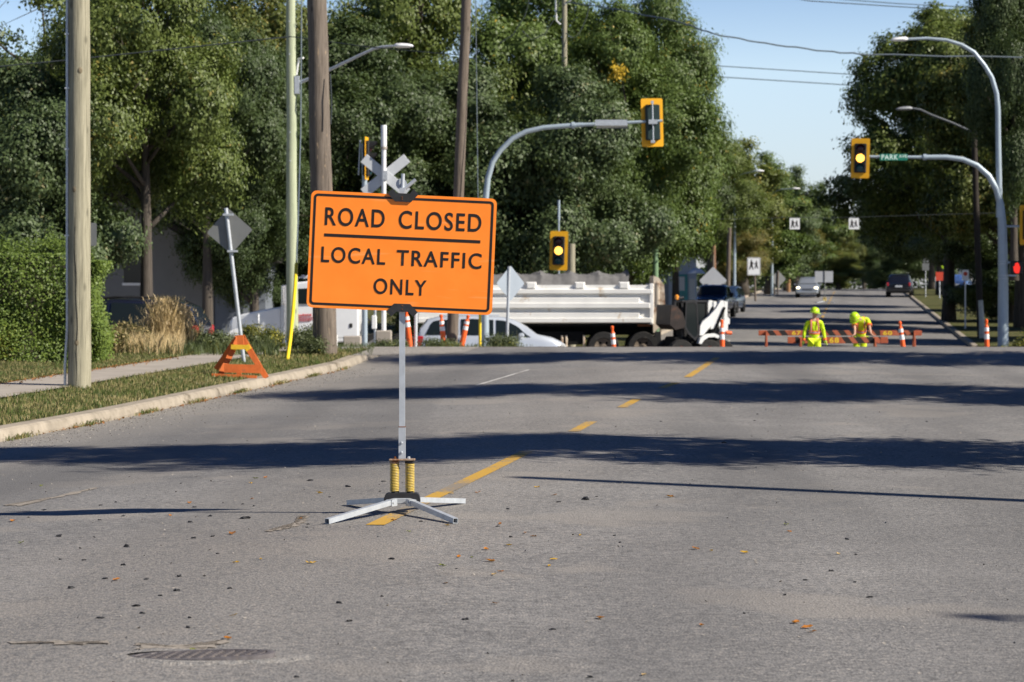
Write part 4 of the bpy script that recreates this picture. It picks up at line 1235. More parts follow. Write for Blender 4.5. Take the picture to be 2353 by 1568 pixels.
# portable sign from behind on the far centre line
Y = 178
p = pix(1895, 691, Y); p.z = zc(Y) + .03
t = thing('road_sign', 'grey back of a portable sign on a spring stand, far off on the centre line', 'road sign', p)
q = pix(1893.5, 636, Y) - p
MB().tube([Vector((0, 0, .3)), Vector((0, 0, q.z + .5))], .03, 8).build('post', M['alu_back'], t)
MB().prism([(q.x + a, q.z + b) for a, b in rrect(1.33, .83, .03, 3)], .03, .036).build('sign_panel', plain('sign_back_light', (.48, .5, .53), .4, .2, .05, 3, .5), t)
for s in (-1, 1):
    MB().lathe([(.05, .1), (.05, .42)], c=(s * .07, 0, 0), n=10).build('spring', M['spring'], t)
    for k in (-1, 1): MB().tube([(0, 0, .12), (s * .62, k * .6, .03)], .025, 6).build('leg', M['steel'], t)
# right far verge signs
def flat_sign(name, label, dx, dy, w, h, Y, base_dy, m, round_=.03, pm=None, pr=.035, diamond=False):
    p = pix(dx, base_dy, Y); p.z = SXY(p.x, Y) + (.13 if Y > 96 else 0)
    t = thing(name, label, 'road sign', p)
    q = pix(dx, dy, Y) - p
    MB().tube([Vector((0, 0, -.1)), Vector((q.x, 0, q.z + h * .45))], pr, 8).build('post', pm or M['cross_back'], t)
    Mx = Matrix.Translation(q + Vector((0, -pr - .01, 0)))
    if diamond: Mx = Mx @ Matrix.Rotation(R(45), 4, 'Y')
    pn = MB().prism(rrect(w, h, round_, 3), -.004, .004, Mx).build('sign_panel', m, t)
    return t, q, pn
t, q, pn = flat_sign('parking_sign', 'small white parking sign on a pale post on the right verge', 2218, 632, .32, .5, 116, 745, M['sign_white'])
M['sign_red'] = plain('sign_red', (.55, .06, .03), .5, 0, .1, 3)
mb = MB(); mb.prism([(q.x + .1 * math.cos(k * .524), q.z + .06 + .1 * math.sin(k * .524)) for k in range(12)], -.053, -.05); mb.build('symbol', M['sign_red'], pn)
flat_sign('road_sign', 'red orange square sign under the trees on the right verge', 2159, 635, .62, .68, 190, 690, M['sign_red'], pr=.05)
flat_sign('warning_sign', 'fluorescent yellow green diamond sign in the shade of the right trees', 2178, 612, .80, .80, 190, 680, plain('sign_lime', (.42, .62, .02), .5, 0, .1, 3), diamond=True, pm=M['wood_brown2'])
flat_sign('road_sign', 'tall pale grey sign in the shade right of the dark parked van', 2127, 607, .55, 1.0, 195, 680, M['alu_back'])
# ------------------------------------------------------------------ vehicles
def paint(name, col, rough=.28, metal=.0, coat=.6):
    m = plain(name, col, rough, metal, .04, 2, .5)
    m.node_tree.nodes["Principled BSDF"].inputs['Coat Weight'].default_value = coat
    return m
def glass_mat():
    m, nt, b = _new('car_glass')
    b.inputs['Base Color'].default_value = (.012, .017, .018, 1)
    b.inputs['Roughness'].default_value = .06
    b.inputs['Specular IOR Level'].default_value = .35
    return m
M['glass'] = glass_mat()
M['chrome'] = plain('chrome', (.7, .7, .72), .15, .9, .03, 4, .5)
M['tyre'] = plain('tyre', (.03, .029, .028), .85, 0, .25, 10, .2, dirt=((.10, .09, .075), 6, .58))
M['rim'] = plain('wheel_rim', (.42, .43, .45), .35, .6, .08, 6, .5)
M['headlamp_off'] = plain('headlamp_off', (.55, .55, .52), .12, .2, .05, 5, .6)
M['headlamp_on'] = emit_mat('headlamp_lit', (1.0, .88, .55), 5.0)
M['tail_red'] = plain('tail_lamp', (.38, .012, .02), .2, 0, .1, 6, .6)
M['amber_off'] = plain('amber_lens', (.75, .28, .03), .25, 0, .1, 6, .5)
M['plate'] = plain('number_plate', (.62, .64, .66), .5, 0, .06, 9, .4)

def wheel(parent, x, y, r, w, side, rimr=.62, rm=None, tm=None):
    Mx = Matrix.Translation((x, y, r)) @ Matrix.Rotation(R(-90 * side), 4, 'X')
    wh = MB().lathe([(r * .62, -w / 2), (r * .92, -w / 2), (r, -w * .36), (r, w * .36), (r * .94, w / 2), (r * rimr, w / 2), (r * rimr, w * .2)], n=28, M=Mx).build('wheel', tm or M['tyre'], parent, smooth=True)
    MB().lathe([(r * rimr, w * .18), (r * rimr * .96, w * .42), (r * rimr * .82, w * .36), (r * .24, w * .30), (r * .2, w * .44), (r * .06, w * .46)], n=24, M=Mx).build('rim', rm or M['rim'], wh, smooth=True)
    mb = MB()
    for k in range(5):
        a = 2 * math.pi * k / 5
        mb.box((-r * .07, r * .26, w * .30), (r * .07, r * rimr * .9, w * .345), Mx @ Matrix.Rotation(a + .63, 4, 'Z'))
    mb.build('rim_slot', M['dark'], wh)
    return wh

def car(name, label, loc, rz, L, stn, wheels, body_m, r=.33, tw=.22, glass=(), shield=(), arch=True, group=None, cladding=None):
    """stn: (x, z_low, z_belt, z_top, half width, roof half width); glass: side glass x ranges; shield: station index pairs across the body"""
    t = thing(name, label, 'car', loc, rz, group)
    rings = []
    for (x, zl, zb, zt, hw, ht) in stn:
        dz = zt - zb
        rings.append([(x, 0, zl), (x, hw * .9, zl), (x, hw * .985, zl + (zb - zl) * .12), (x, hw, zl + (zb - zl) * .5), (x, hw * .985, zb - (zb - zl) * .12), (x, hw * .955, zb),
                      (x, ht + (hw * .955 - ht) * .12, zb + dz * .88), (x, ht * .90, zb + dz * .975), (x, ht * .6, zt), (x, 0, zt + .008)])
    n = len(rings[0]); full = []
    for rg in rings:
        full.append(rg + [(x, -y, z) for x, y, z in rg[-2:0:-1]])
    k = len(full[0]); vs = [p for rg in full for p in rg]; fs = []
    for i in range(len(full) - 1):
        for j in range(k):
            q = (j + 1) % k
            fs.append((i * k + j, i * k + q, i * k + k + q, i * k + k + j))
    fs += [tuple(range(k)), tuple(range((len(full) - 1) * k, len(full) * k))]
    body = MB().add(vs, fs).build('body', body_m, t, smooth=True)
    bv = body.modifiers.new('bevel', 'BEVEL'); bv.width = .02; bv.segments = 2; bv.limit_method = 'ANGLE'; bv.angle_limit = R(30)
    xs = [s[0] for s in stn]
    def at(x):
        for i in range(len(stn) - 1):
            a, b = stn[i], stn[i + 1]
            if min(a[0], b[0]) - 1e-6 <= x <= max(a[0], b[0]) + 1e-6:
                f = 0 if a[0] == b[0] else (x - a[0]) / (b[0] - a[0])
                return [a[q] + (b[q] - a[q]) * f for q in range(6)]
        return stn[0]
    def sidept(x, f, s):
        _, zl, zb, zt, hw, ht = at(x)
        z = zb + (zt - zb) * f
        y0, y1 = hw * .955, ht + (hw * .955 - ht) * .12
        return (x, s * (y0 + (y1 - y0) * f / .88 + .006), z)
    for gdef in glass:
        for s in (-1, 1):
            xa, xb = min(q[0] for q in gdef), max(q[0] for q in gdef)
            vs = []; N_ = 12
            for k in range(N_ + 1):
                x = xa + (xb - xa) * (.002 + .996 * k / N_)
                fsx = []
                for q in range(len(gdef)):
                    (x0_, f0_), (x1_, f1_) = gdef[q], gdef[(q + 1) % len(gdef)]
                    if x0_ != x1_ and min(x0_, x1_) <= x <= max(x0_, x1_): fsx.append(f0_ + (f1_ - f0_) * (x - x0_) / (x1_ - x0_))
                lo_, hi_ = (min(fsx), max(fsx)) if fsx else (.1, .2)
                for f in (lo_, (lo_ + hi_) / 2, hi_):
                    px_, py_, pz_ = sidept(x, f, s)
                    vs.append((px_, py_ + s * .012, pz_))
            MB().add(vs, [(3 * k + j, 3 * k + 3 + j, 3 * k + 4 + j, 3 * k + 1 + j) for k in range(N_) for j in range(2)]).build('side_window', M['glass'], body, smooth=True)
    for (i, j, nm) in shield:
        A = [Vector(p) for p in full[i]]; B = [Vector(p) for p in full[j]]
        idx = [6, 7, 8, 9, 10, 11, 12] if len(full[0]) >= 18 else list(range(6, 13))
        a = [A[q] for q in idx]; b = [B[q] for q in idx]
        nrm = (b[3] - a[3]).cross(a[0] - a[-1]).normalized()
        if nrm.z < 0: nrm = -nrm
        vs = []
        for q in range(len(idx)):
            lo = a[q].lerp(b[q], .08); hi = a[q].lerp(b[q], .93)
            vs += [lo + nrm * .012, hi + nrm * .012]
        c_ = sum(vs, Vector()) / len(vs)
        vs = [Vector((v.x, c_.y + (v.y - c_.y) * .96, v.z)) for v in vs]
        MB().add(vs, [(2 * q, 2 * q + 1, 2 * q + 3, 2 * q + 2) for q in range(len(idx) - 1)]).build(nm, M['glass'], body, smooth=True)
    for (x, y) in wheels:
        for s in (-1, 1):
            if arch:
                MB().lathe([(r * 1.17, -.02), (r * 1.17, .008)], n=26, M=Matrix.Translation((x, s * (y + .012), r)) @ Matrix.Rotation(R(-90 * s), 4, 'X')).build('wheel_arch', M['dark'], body)
            wheel(t, x, s * (y - tw * .38), r, tw, s)
    return t, body, at

def lamp_box(parent, name, lo, hi, m, c=.03):
    return MB().cbox(lo, hi, c).build(name, m, parent, smooth=False)

# silver minivan, side on
M['silver'] = paint('silver_paint', (.58, .62, .67), .3, .3)
p = pix(1133, 800, 78); p.z = zc(78)
stn = [(-2.42, .45, .80, .86, .78, .74), (-2.40, .32, .98, 1.02, .88, .78), (-2.33, .28, 1.04, 1.30, .94, .74), (-2.10, .26, 1.06, 1.60, .97, .70), (-1.75, .25, 1.06, 1.68, .98, .70), (-.6, .24, 1.05, 1.71, .99, .71), (.35, .24, 1.03, 1.66, .99, .70), (.75, .24, 1.02, 1.55, .99, .68),
       (1.10, .24, 1.01, 1.34, .98, .74), (1.42, .25, 1.00, 1.10, .97, .86), (1.9, .27, .90, 1.0, .95, .82), (2.2, .30, .78, .86, .90, .74), (2.38, .34, .62, .68, .80, .62), (2.42, .40, .55, .58, .70, .55)]
van, body, at = car('minivan', 'silver minivan passing side on between the road closed sign and the dump truck', p, 0, 4.84, stn, [(-1.38, .99), (1.50, .985)], M['silver'], .335,
    glass=[[(-2.16, .06), (-1.95, .80), (-1.10, .84), (-1.10, .06)], [(-1.02, .06), (-1.02, .84), (.02, .84), (.02, .06)], [(.10, .06), (.10, .84), (.48, .82), (.84, .64), (1.22, .06)]], shield=[(8, 6, 'windscreen'), (2, 3, 'rear_window')])
for s in (-1, 1):
    lamp_box(body, 'tail_lamp', (-2.42, s * .88 - .06, .72), (-2.20, s * .88 + .075 * (s > 0) + .06, 1.06), M['tail_red'])
    lamp_box(body, 'headlamp', (2.02, s * .80 - .11, .64), (2.34, s * .80 + .09, .80), M['headlamp_off'], .05)
    lamp_box(body, 'indicator', (1.98, s * .86 - .05, .68), (2.06, s * .86 + .07, .77), M['amber_off'], .02)
    MB().cbox((.82, s * 1.06 - .09, 1.02), (1.0, s * 1.06 + .09, 1.16), .04).build('mirror', M['silver'], body)
    MB().cbox((.1, s * .985 - .012, .86), (.28, s * .985 + .02, .90), .008).build('door_handle', M['silver'], body)
    MB().tube([(-1.7, s * .62, 1.715), (-.6, s * .63, 1.745), (.2, s * .62, 1.71)], .018, 6).build('roof_rail', M['silver'], body)
    MB().box((-2.3, s * .975 - .015, .52), (1.1, s * .975 + .022, .58)).build('side_moulding', M['silver'], body)
    for x in (.06, -1.06):
        MB().box((x - .006, s * .985 - .02, .34), (x + .006, s * .985 + .006, 1.02)).build('door_gap', M['dark'], body)
MB().cbox((2.36, -.35, .50), (2.45, .35, .62), .03).build('grille', M['black_plastic'], body)
MB().tube([(1.3, -.5, 1.10), (1.28, .5, 1.10)], .02, 5).build('wiper', M['black_plastic'], body)

def front_details(body, x, hw, zlamp, m, zg0, zg1, gw, hood=None, lamp_w=.26, lamp_h=.14):
    for s in (-1, 1):
        lamp_box(body, 'headlamp', (x - .14, s * (hw - lamp_w / 2 - .06) - lamp_w / 2, zlamp - lamp_h / 2), (x + .05, s * (hw - lamp_w / 2 - .06) + lamp_w / 2, zlamp + lamp_h / 2), m, .03)
    MB().cbox((x - .05, -gw, zg0), (x + .06, gw, zg1), .04).build('grille', M['black_plastic'], body)
    MB().cbox((x + .0, -.26, zg0 - .2), (x + .075, .26, zg0 - .07), .01).build('number_plate', M['plate'], body)

# dark pickup seen from the front
p = pix(1641, 730, 140); p.z = zc(140)
M['navy'] = paint('dark_blue_paint', (.012, .022, .055), .25, .2)
stn = [(-2.85, .55, 1.12, 1.16, .90, .84), (-2.80, .5, 1.16, 1.20, .95, .86), (-1.2, .5, 1.18, 1.22, .97, .88), (-1.05, .48, 1.20, 1.80, .97, .74), (-.6, .48, 1.20, 1.90, .98, .74), (.5, .48, 1.20, 1.90, .98, .74), (.75, .48, 1.20, 1.84, .98, .74), (1.32, .48, 1.18, 1.26, .98, .86),
       (2.3, .48, 1.10, 1.18, .98, .86), (2.72, .5, 1.02, 1.10, .96, .84), (2.80, .55, .95, 1.0, .92, .8)]
pk, body, at = car('pickup_truck', 'dark blue pickup truck facing the camera at the far left kerb, behind the skid steer', p, R(-90) - .22, 5.6, stn, [(-1.75, .97), (1.85, .97)], M['navy'], .41, .27,
    glass=[[(-1.0, .1), (-.85, .8), (-.1, .86), (-.1, .1)], [(0, .1), (0, .86), (.62, .82), (1.12, .1)]], shield=[(7, 6, 'windscreen')])
front_details(body, 2.78, .96, .98, M['headlamp_off'], .78, 1.06, .56, lamp_w=.34, lamp_h=.2)
MB().cbox((2.7, -.97, .52), (2.95, .97, .70), .05).build('bumper', M['chrome'], body)
MB().cbox((2.82, -.62, .87), (2.87, .62, .93), .01).build('grille_bar', M['chrome'], body)
for s in (-1, 1):
    MB().cbox((.95, s * 1.13 - .13, 1.22), (1.1, s * 1.13 + .13, 1.46), .04).build('mirror', M['black_plastic'], body)
    MB().tube([(-.9, s * .5, 1.93), (.5, s * .5, 1.93)], .03, 6).build('roof_rail', M['black_plastic'], body)
MB().lathe([(.04, 0), (.04, .03)], c=(.4, 0, 1.9), n=8).build('roof_lamp', M['amber_off'], body)

# blue car behind the pickup
SUV = [(-2.28, .5, .98, 1.04, .82, .76), (-2.25, .34, 1.04, 1.12, .90, .76), (-2.05, .3, 1.06, 1.50, .93, .70), (-1.7, .28, 1.06, 1.66, .95, .69), (-.3, .28, 1.04, 1.70, .95, .69), (.45, .28, 1.02, 1.62, .95, .67), (.75, .28, 1.0, 1.46, .95, .68), (1.22, .28, .98, 1.06, .94, .80),
       (1.9, .3, .90, .98, .92, .78), (2.2, .32, .78, .84, .88, .70), (2.28, .36, .66, .70, .82, .62)]
SGL = [[(-1.95, .12), (-1.7, .76), (-1.15, .82), (-1.15, .08)], [(-1.07, .06), (-1.07, .84), (-.22, .86), (-.22, .06)], [(-.14, .06), (-.14, .86), (.42, .82), (1.05, .06)]]
def suv(label, loc, rz, m, lamp, scale=1.0, name='car'):
    t, body, at = car(name, label, loc, rz, 4.56, SUV, [(-1.35, .945), (1.38, .94)], m, .35, .23, glass=SGL, shield=[(7, 5, 'windscreen'), (1, 3, 'rear_window')])
    front_details(body, 2.22, .92, .80, lamp, .52, .76, .46)
    MB().cbox((2.16, -.86, .34), (2.33, .86, .50), .05).build('bumper', m, body)
    for s in (-1, 1):
        lamp_box(body, 'tail_lamp', (-2.30, s * .80 - .07, .80), (-2.10, s * .80 + .09, 1.08), M['tail_red'])
        MB().cbox((.72, s * 1.03 - .1, 1.0), (.88, s * 1.03 + .1, 1.15), .04).build('mirror', m, body)
        MB().tube([(-1.5, s * .6, 1.70), (-.3, s * .62, 1.74), (.3, s * .6, 1.68)], .02, 6).build('roof_rail', M['black_plastic'], body)
    MB().cbox((-2.33, -.26, .72), (-2.25, .26, .85), .01).build('number_plate', M['plate'], body)
    MB().cbox((-2.36, -.86, .36), (-2.2, .86, .56), .05).build('bumper', M['black_plastic'], body)
    t.scale = (scale,) * 3
    return t
p = pix(1668, 728, 152); p.z = zc(150)
suv('dark blue car half hidden right behind the dark pickup', p, R(-90) - .25, paint('blue_grey_paint', (.03, .05, .09), .25, .3), M['headlamp_off'])
p = pix(1857, 688, 200); p.z = zc(200)
suv('silver suv driving towards the camera with lit headlights on the far street', p, R(-90) - .16, paint('grey_silver_paint', (.36, .39, .42), .3, .5), M['headlamp_on'])
p = pix(2068, 686, 203); p.z = zc(203)
suv('dark parked suv seen from the rear under the right hand trees', p, R(90) - .20, paint('near_black_paint', (.012, .014, .022), .25, .2), M['headlamp_off'], 1.12, 'parked_car')
p = pix(252, 760, 61); p.z = zc(61)
t = suv('dark navy suv parked behind the tall dry grass beside the white house', p, R(180) - .08, paint('midnight_paint', (.012, .015, .032), .22, .2), M['headlamp_off'], 1.08, 'parked_car')
p = pix(2206, 668, 215); p.z = zc(215) + .1
suv('blue and white car parked off the street behind the right verge', p, R(70), paint('bright_blue_paint', (.08, .16, .42), .3, .1), M['headlamp_off'], 1.0, 'parked_car')

# ------------------------------------------------------------------ semi dump truck
YT = 84.0
p = pix(1030, 830, YT); p.z = zc(YT)
tr = thing('dump_truck', 'long white articulated dump truck with a tarped ribbed box crossing behind the sign', 'dump truck', p)
K = YT / FD
def tx(dx): return (dx - 1030) * K
def tz(dy): return CAM_H - (dy - HORY) * K - p.z
M['truck_white'] = plain('truck_white', (.76, .77, .77), .38, 0, .04, 1.5, .5)
M['box_white'] = plain('box_white', (.76, .75, .71), .5, 0, .08, 1.2, .4, dirt=((.46, .33, .19), 1.9, .60))
M['rusty_gate'] = plain('rust_stained_gate', (.66, .56, .43), .7, .0, .14, 1.1, .3, dirt=((.23, .13, .075), 1.25, .50))
M['tarp'] = plain('grey_tarp', (.16, .155, .15), .85, 0, .2, 4, .2)
HW = 1.25
# box: side profile, front wall sloped
zb0, zb1 = tz(741), tz(655)
xl, xr = tx(958), tx(1497)
mb = MB()
mb.prism([(xl + .5, zb0), (xr, zb0), (xr, zb1), (xl, zb1), (xl, zb0 + .55)], -HW + .06, HW - .06)
box = mb.build('box', M['box_white'], tr)
M['box_recess'] = M['box_white']
def rib(z0, z1, proud, name='side_rib', x0=None, x1=None):
    for s in (-1, 1):
        y0 = s * (HW - .06); y1 = s * (HW - .06 + proud)
        a, b = (x0 if x0 is not None else xl + .06), (x1 if x1 is not None else xr - .02)
        vs = [(a, y0, z0), (b, y0, z0), (b, y0, z1), (a, y0, z1), (a + .05, y1, z0 + .04), (b - .05, y1, z0 + .04), (b - .05, y1, z1 - .04), (a + .05, y1, z1 - .04)]
        MB().add(vs, [(4, 5, 6, 7), (0, 1, 5, 4), (1, 2, 6, 5), (2, 3, 7, 6), (3, 0, 4, 7), (0, 3, 2, 1)]).build(name, M['box_white'], box)
rib(tz(676.5), tz(663), .13); rib(tz(703), tz(682), .10, x1=xr - .45); rib(tz(709), tz(694), .16, x1=xr - .1); rib(tz(737), tz(716), .10, x1=xr - .45)
rib(tz(742), tz(728), .15)
for k, dx in enumerate((1010, 1100, 1220, 1330, 1430)):
    rib(tz(664), tz(648), .11, 'tarp_hook', tx(dx) - .18, tx(dx) + .18)
# tarp
vs = []; fs = []; nx_, ny_ = 74, 12
xt0, xt1 = tx(975), tx(1440)
for i in range(nx_ + 1):
    x = xt0 + (xt1 - xt0) * i / nx_
    ph = (i / nx_ * 7.0) % 1.0
    peak = abs(math.sin(math.pi * i / nx_ * 7.0)) ** .6
    ridge = (1 - peak)
    for j in range(ny_ + 1):
        y = -HW + .1 + (2 * HW - .2) * j / ny_
        e = abs(j / ny_ - .5) * 2
        z = zb1 + .02 + .34 * (1 - e ** 4 * .8) + .17 * ridge * (1 - e ** 3 * .4) + .025 * math.sin(i * 2.1 + j) 
        if j in (0, ny_): z = zb1 - .05
        vs.append((x + .04 * math.sin(j * 1.1), y, z))
for i in range(nx_):
    for j in range(ny_):
        a = i * (ny_ + 1) + j
        fs.append((a, a + 1, a + ny_ + 2, a + ny_ + 1))
MB().add(vs, fs).build('tarp', M['tarp'], tr, smooth=True)
# tailgate and its angled rusty side
mb = MB()
mb.prism([(xr, zb0 - .35), (xr + .25, zb0 - .1), (xr + .42, zb0 + .35), (xr + .36, zb1 - .0), (xr + .18, zb1 + .25), (xr, zb1 + .32), (xr - .02, zb0)], -HW + .02, HW - .02)
mb.build('tailgate', M['rusty_gate'], tr)
MB().cbox((xr - .14, -HW - .03, zb0 - .05), (xr + .0, HW + .03, zb1 + .05), .02).build('corner_post', M['box_white'], tr)
MB().cbox((xr + .1, -HW - .02, zb0 + .6), (xr + .2, HW + .02, zb1 + .1), .02).build('gate_hinge', M['rusty_gate'], tr)
# frame
MB().cbox((tx(990), -.55, zb0 - .42), (xr + .1, .55, zb0 - .06), .03).build('frame', M['dark'], tr)
MB().box((tx(1060), -HW + .12, zb0 - .12), (xr - .2, HW - .12, zb0 - .002)).build('sub_frame', M['dark'], tr)
MB().box((tx(1075), -1.0, zb0 - .75), (tx(1340), 1.0, zb0 - .3)).build('chassis_box', M['dark'], tr)
MB().box((xr - .55, -HW + .03, zb0 - .12), (xr - .1, -HW + .10, zb0 - .04)).build('rear_lamp', M['rust'], tr)
for dx in (1384, 1474):
    for s in (-1, 1):
        wheel(tr, tx(dx), s * .95, .54, .52, s, .60, plain('steel_rim_dusty', (.20, .16, .12), .7, .2, .2, 5))
MB().box((tx(1500), -1.2, .28), (tx(1514), -.62, zb0 - .3)).build('mud_flap', M['rubber'] if 'rubber' in M else M['black_rubber'], tr)
MB().cbox((tx(1512), -1.1, .45), (tx(1524), 1.1, .68), .02).build('rear_bumper', M['rusty_gate'], tr)
for k, dx in enumerate((1290, 1300, 1340)):
    MB().tube([(tx(dx), -1.05, .3), (tx(dx), -1.05, .95)], .04, 6).build('landing_leg', M['rusty_gate'], tr)
# tractor: hood, cab, sleeper
def cabpart(name, prof, w0, w1, m=None, parent=None):
    """side profile extruded, narrower at the front"""
    vs = []; n = len(prof)
    xmin = min(a for a, b in prof); xmax = max(a for a, b in prof)
    for s in (-1, 1):
        for x, z in prof:
            f = (x - xmin) / (xmax - xmin)
            vs.append((x, s * (w0 + (w1 - w0) * f), z))
    o = MB().add(vs, [tuple(range(n)), tuple(range(2 * n - 1, n - 1, -1))] + [(i, i + n, (i + 1) % n + n, (i + 1) % n) for i in range(n)]).build(name, m or M['truck_white'], parent or tr)
    bv = o.modifiers.new('bevel', 'BEVEL'); bv.width = .07; bv.segments = 3; bv.limit_method = 'ANGLE'; bv.angle_limit = R(25)
    return o
hood = cabpart('hood', [(tx(533), tz(790)), (tx(533), tz(742)), (tx(537), tz(730)), (tx(560), tz(722)), (tx(600), tz(713)), (tx(652), tz(704)), (tx(652), tz(790))], .62, 1.0)
MB().cbox((tx(531.5), -.52, tz(786)), (tx(535), .52, tz(742)), .02).build('grille', M['chrome'], hood)
for s in (-1, 1):
    MB().prism([(tx(560) + .62 * math.cos(R(a)), .52 + .68 * math.sin(R(a))) for a in range(0, 181, 12)] + [(tx(560) - .5, .52), (tx(560) - .42, .62), (tx(560), .98), (tx(560) + .42, .62), (tx(560) + .5, .52)], s * 1.02 - .2, s * 1.02 + .2).build('front_fender', M['truck_white'], hood)
    MB().cbox((tx(540), s * .86 - .16, tz(772)), (tx(552), s * .86 + .16, tz(756)), .04).build('headlamp', M['headlamp_off'], hood)
    wheel(tr, tx(574), s * .98, .52, .32, s)
    MB().tube([(tx(596), s * .92, tz(728)), (tx(602), s * 1.12, tz(722)), (tx(602), s * 1.16, tz(742))], .03, 6).build('hood_mirror_arm', M['truck_white'], hood)
    MB().lathe([(.13, 0), (.13, .03)], n=12, M=Matrix.Translation((tx(601), s * 1.16, tz(746)))).build('hood_mirror', M['black_plastic'], hood)
    MB().tube([(tx(664), s * 1.12, tz(785)), (tx(664), s * 1.12, tz(655))], .075, 12).build('exhaust_stack', M['chrome'], tr)
    MB().cbox((tx(655), s * 1.22 - .14, tz(700)), (tx(661), s * 1.22 + .14, tz(655)), .03).build('mirror', M['chrome'], tr)
    MB().lathe([(.32, -.85), (.34, -.8), (.34, .8), (.32, .85)], n=20, M=Matrix.Translation((tx(720), s * 1.0, .72)) @ Matrix.Rotation(R(90), 4, 'Y')).build('fuel_tank', M['chrome'], tr)
cab = cabpart('cab', [(tx(652), tz(788)), (tx(652), tz(700)), (tx(668), tz(660)), (tx(676), tz(650)), (tx(762), tz(640)), (tx(762), tz(788))], 1.05, 1.1)
slp = cabpart('sleeper', [(tx(764), tz(785)), (tx(764), tz(632)), (tx(700), tz(642)), (tx(712), tz(632)), (tx(770), tz(618)), (tx(829), tz(618)), (tx(829), tz(785))], 1.12, 1.16)
for s in (-1, 1):
    e = s * 1.085
    MB().prism([(tx(676), tz(697)), (tx(682), tz(664)), (tx(722), tz(662)), (tx(722), tz(699))], e - .012 * (s < 0) - .02, e + .032).build('side_window', M['glass'], cab)
    MB().cbox((tx(724), e - .03, tz(752)), (tx(731), e + .03, tz(744)), .01).build('door_handle', M['black_plastic'], cab)
    MB().box((tx(737), e - .03, tz(785)), (tx(737.8), e + .022, tz(650))).build('door_gap', M['dark'], cab)
    fr_ = rrect(1.12, 1.5, .16, 5)
    q0 = (tx(800), tz(725))
    fx = MB(); n = len(fr_); f2 = rrect(1.08, 1.46, .14, 5)
    y = s * 1.158
    vs = [(q0[0] + a, y, q0[1] + b) for a, b in fr_] + [(q0[0] + a, y, q0[1] + b) for a, b in f2]
    fx.add(vs, [(i, (i + 1) % n, n + (i + 1) % n, n + i) for i in range(n)]).build('hatch_seal', plain('hatch_seal', (.48, .48, .44), .7), slp)
    MB().cbox((tx(808), s * 1.16 - .02, tz(752)), (tx(815), s * 1.16 + .02, tz(742)), .02).build('hatch_latch', M['black_plastic'], slp)
M['red_script'] = plain('red_door_script', (.55, .10, .10), .6, 0, .1, 6)
mb = MB()
for k, (y0, w) in enumerate(((725, 38), (729.5, 40), (733.5, 41), (737, 36))):
    x = tx(684); r_ = random.Random(k)
    while x < tx(684 + w):
        ww = r_.uniform(.03, .09); hh = r_.uniform(.025, .07) if k == 0 else r_.uniform(.015, .03)
        mb.box((x, -1.107, tz(y0)), (x + ww, -1.0, tz(y0) + hh)); x += ww + r_.uniform(.012, .03)
mb.build('door_lettering', M['red_script'], cab)
ws = [Vector((tx(652) - .012, s * y, z)) for s, y, z in ()]
a, b = Vector((tx(653.5), 0, tz(697))), Vector((tx(667), 0, tz(663)))
vs = [a + Vector((-.03, -.98, 0)), a + Vector((-.03, .98, 0)), b + Vector((-.03, .94, 0)), b + Vector((-.03, -.94, 0))]
MB().add(vs, [(0, 1, 2, 3)]).build('windscreen', M['glass'], cab)
MB().cbox((tx(690), -.9, tz(640)), (tx(708), .9, tz(636)), .02).build('roof_lamp_bar', M['chrome'], cab)
MB().lathe([(.1, 0), (.12, .06), (.05, .12)], c=(tx(700), -.7, tz(640)), n=12).build('horn', M['chrome'], cab)
MB().cbox((tx(655), -.5, .55), (tx(960), .5, .95), .03).build('tractor_frame', M['dark'], tr)
for dx in (868, 930):
    for s in (-1, 1): wheel(tr, tx(dx), s * .93, .52, .5, s)
MB().tube([(tx(835), -.3, tz(720)), (tx(850), -.6, tz(735)), (tx(872), -.5, tz(760)), (tx(885), -.3, tz(730))], .04, 8).build('air_hose', M['black_rubber'], tr)

# ------------------------------------------------------------------ skid steer loader
YS = 81.5
p = pix(1600, 830, YS); p.z = zc(YS)
sk = thing('skid_steer', 'white and black skid steer loader with a raised dark bucket behind the dump truck', 'skid steer', p, R(13))
Kk = YS / FD
def sx(dx): return (dx - 1600) * Kk
def sz(dy): return CAM_H - (dy - HORY) * Kk - p.z
M['loader_white'] = plain('loader_white', (.78, .78, .75), .45, 0, .05, 3, .4, dirt=((.42, .33, .22), 4, .7))
for s in (-1, 1):
    wheel(sk, sx(1614), s * .72, .43, .30, s, .5, M['orange_plastic']); wheel(sk, sx(1612) - .95, s * .72, .43, .30, s, .5, M['orange_plastic'])
wheel(sk, sx(1648), -.52, .43, .3, -1, .5, M['orange_plastic'])
MB().cbox((sx(1535), -.55, .3), (sx(1650), .55, .95), .05).build('chassis', M['dark'], sk)
cabf = MB()
c0, c1, zb_, zt_ = sx(1554), sx(1618), sz(775), sz(690)
cab = MB().cbox((c0, -.50, zt_ - .09), (c1, .50, zt_), .03).build('cab_roof', M['black_paint'], sk)
for x in (c0, (c0 + c1) / 2, c1 - .07):
    for s in (-1, 1):
        MB().cbox((x, s * .46 - .035, zb_), (x + .07, s * .46 + .035, zt_ - .08), .01).build('cab_post', M['black_paint'], sk)
MB().box((c0 + .07, .44, zb_), (c1 - .07, .455, zt_ - .09)).build('cab_window', M['glass'], sk)
MB().box(((c0 + c1) / 2 + .07, -.455, sz(745)), (c1 - .07, -.44, zt_ - .1)).build('cab_window', M['glass'], sk)
MB().box((c0 + .07, -.4, zb_ - .1), (c0 + .5, .4, sz(742))).build('seat', M['black_rubber'], sk)
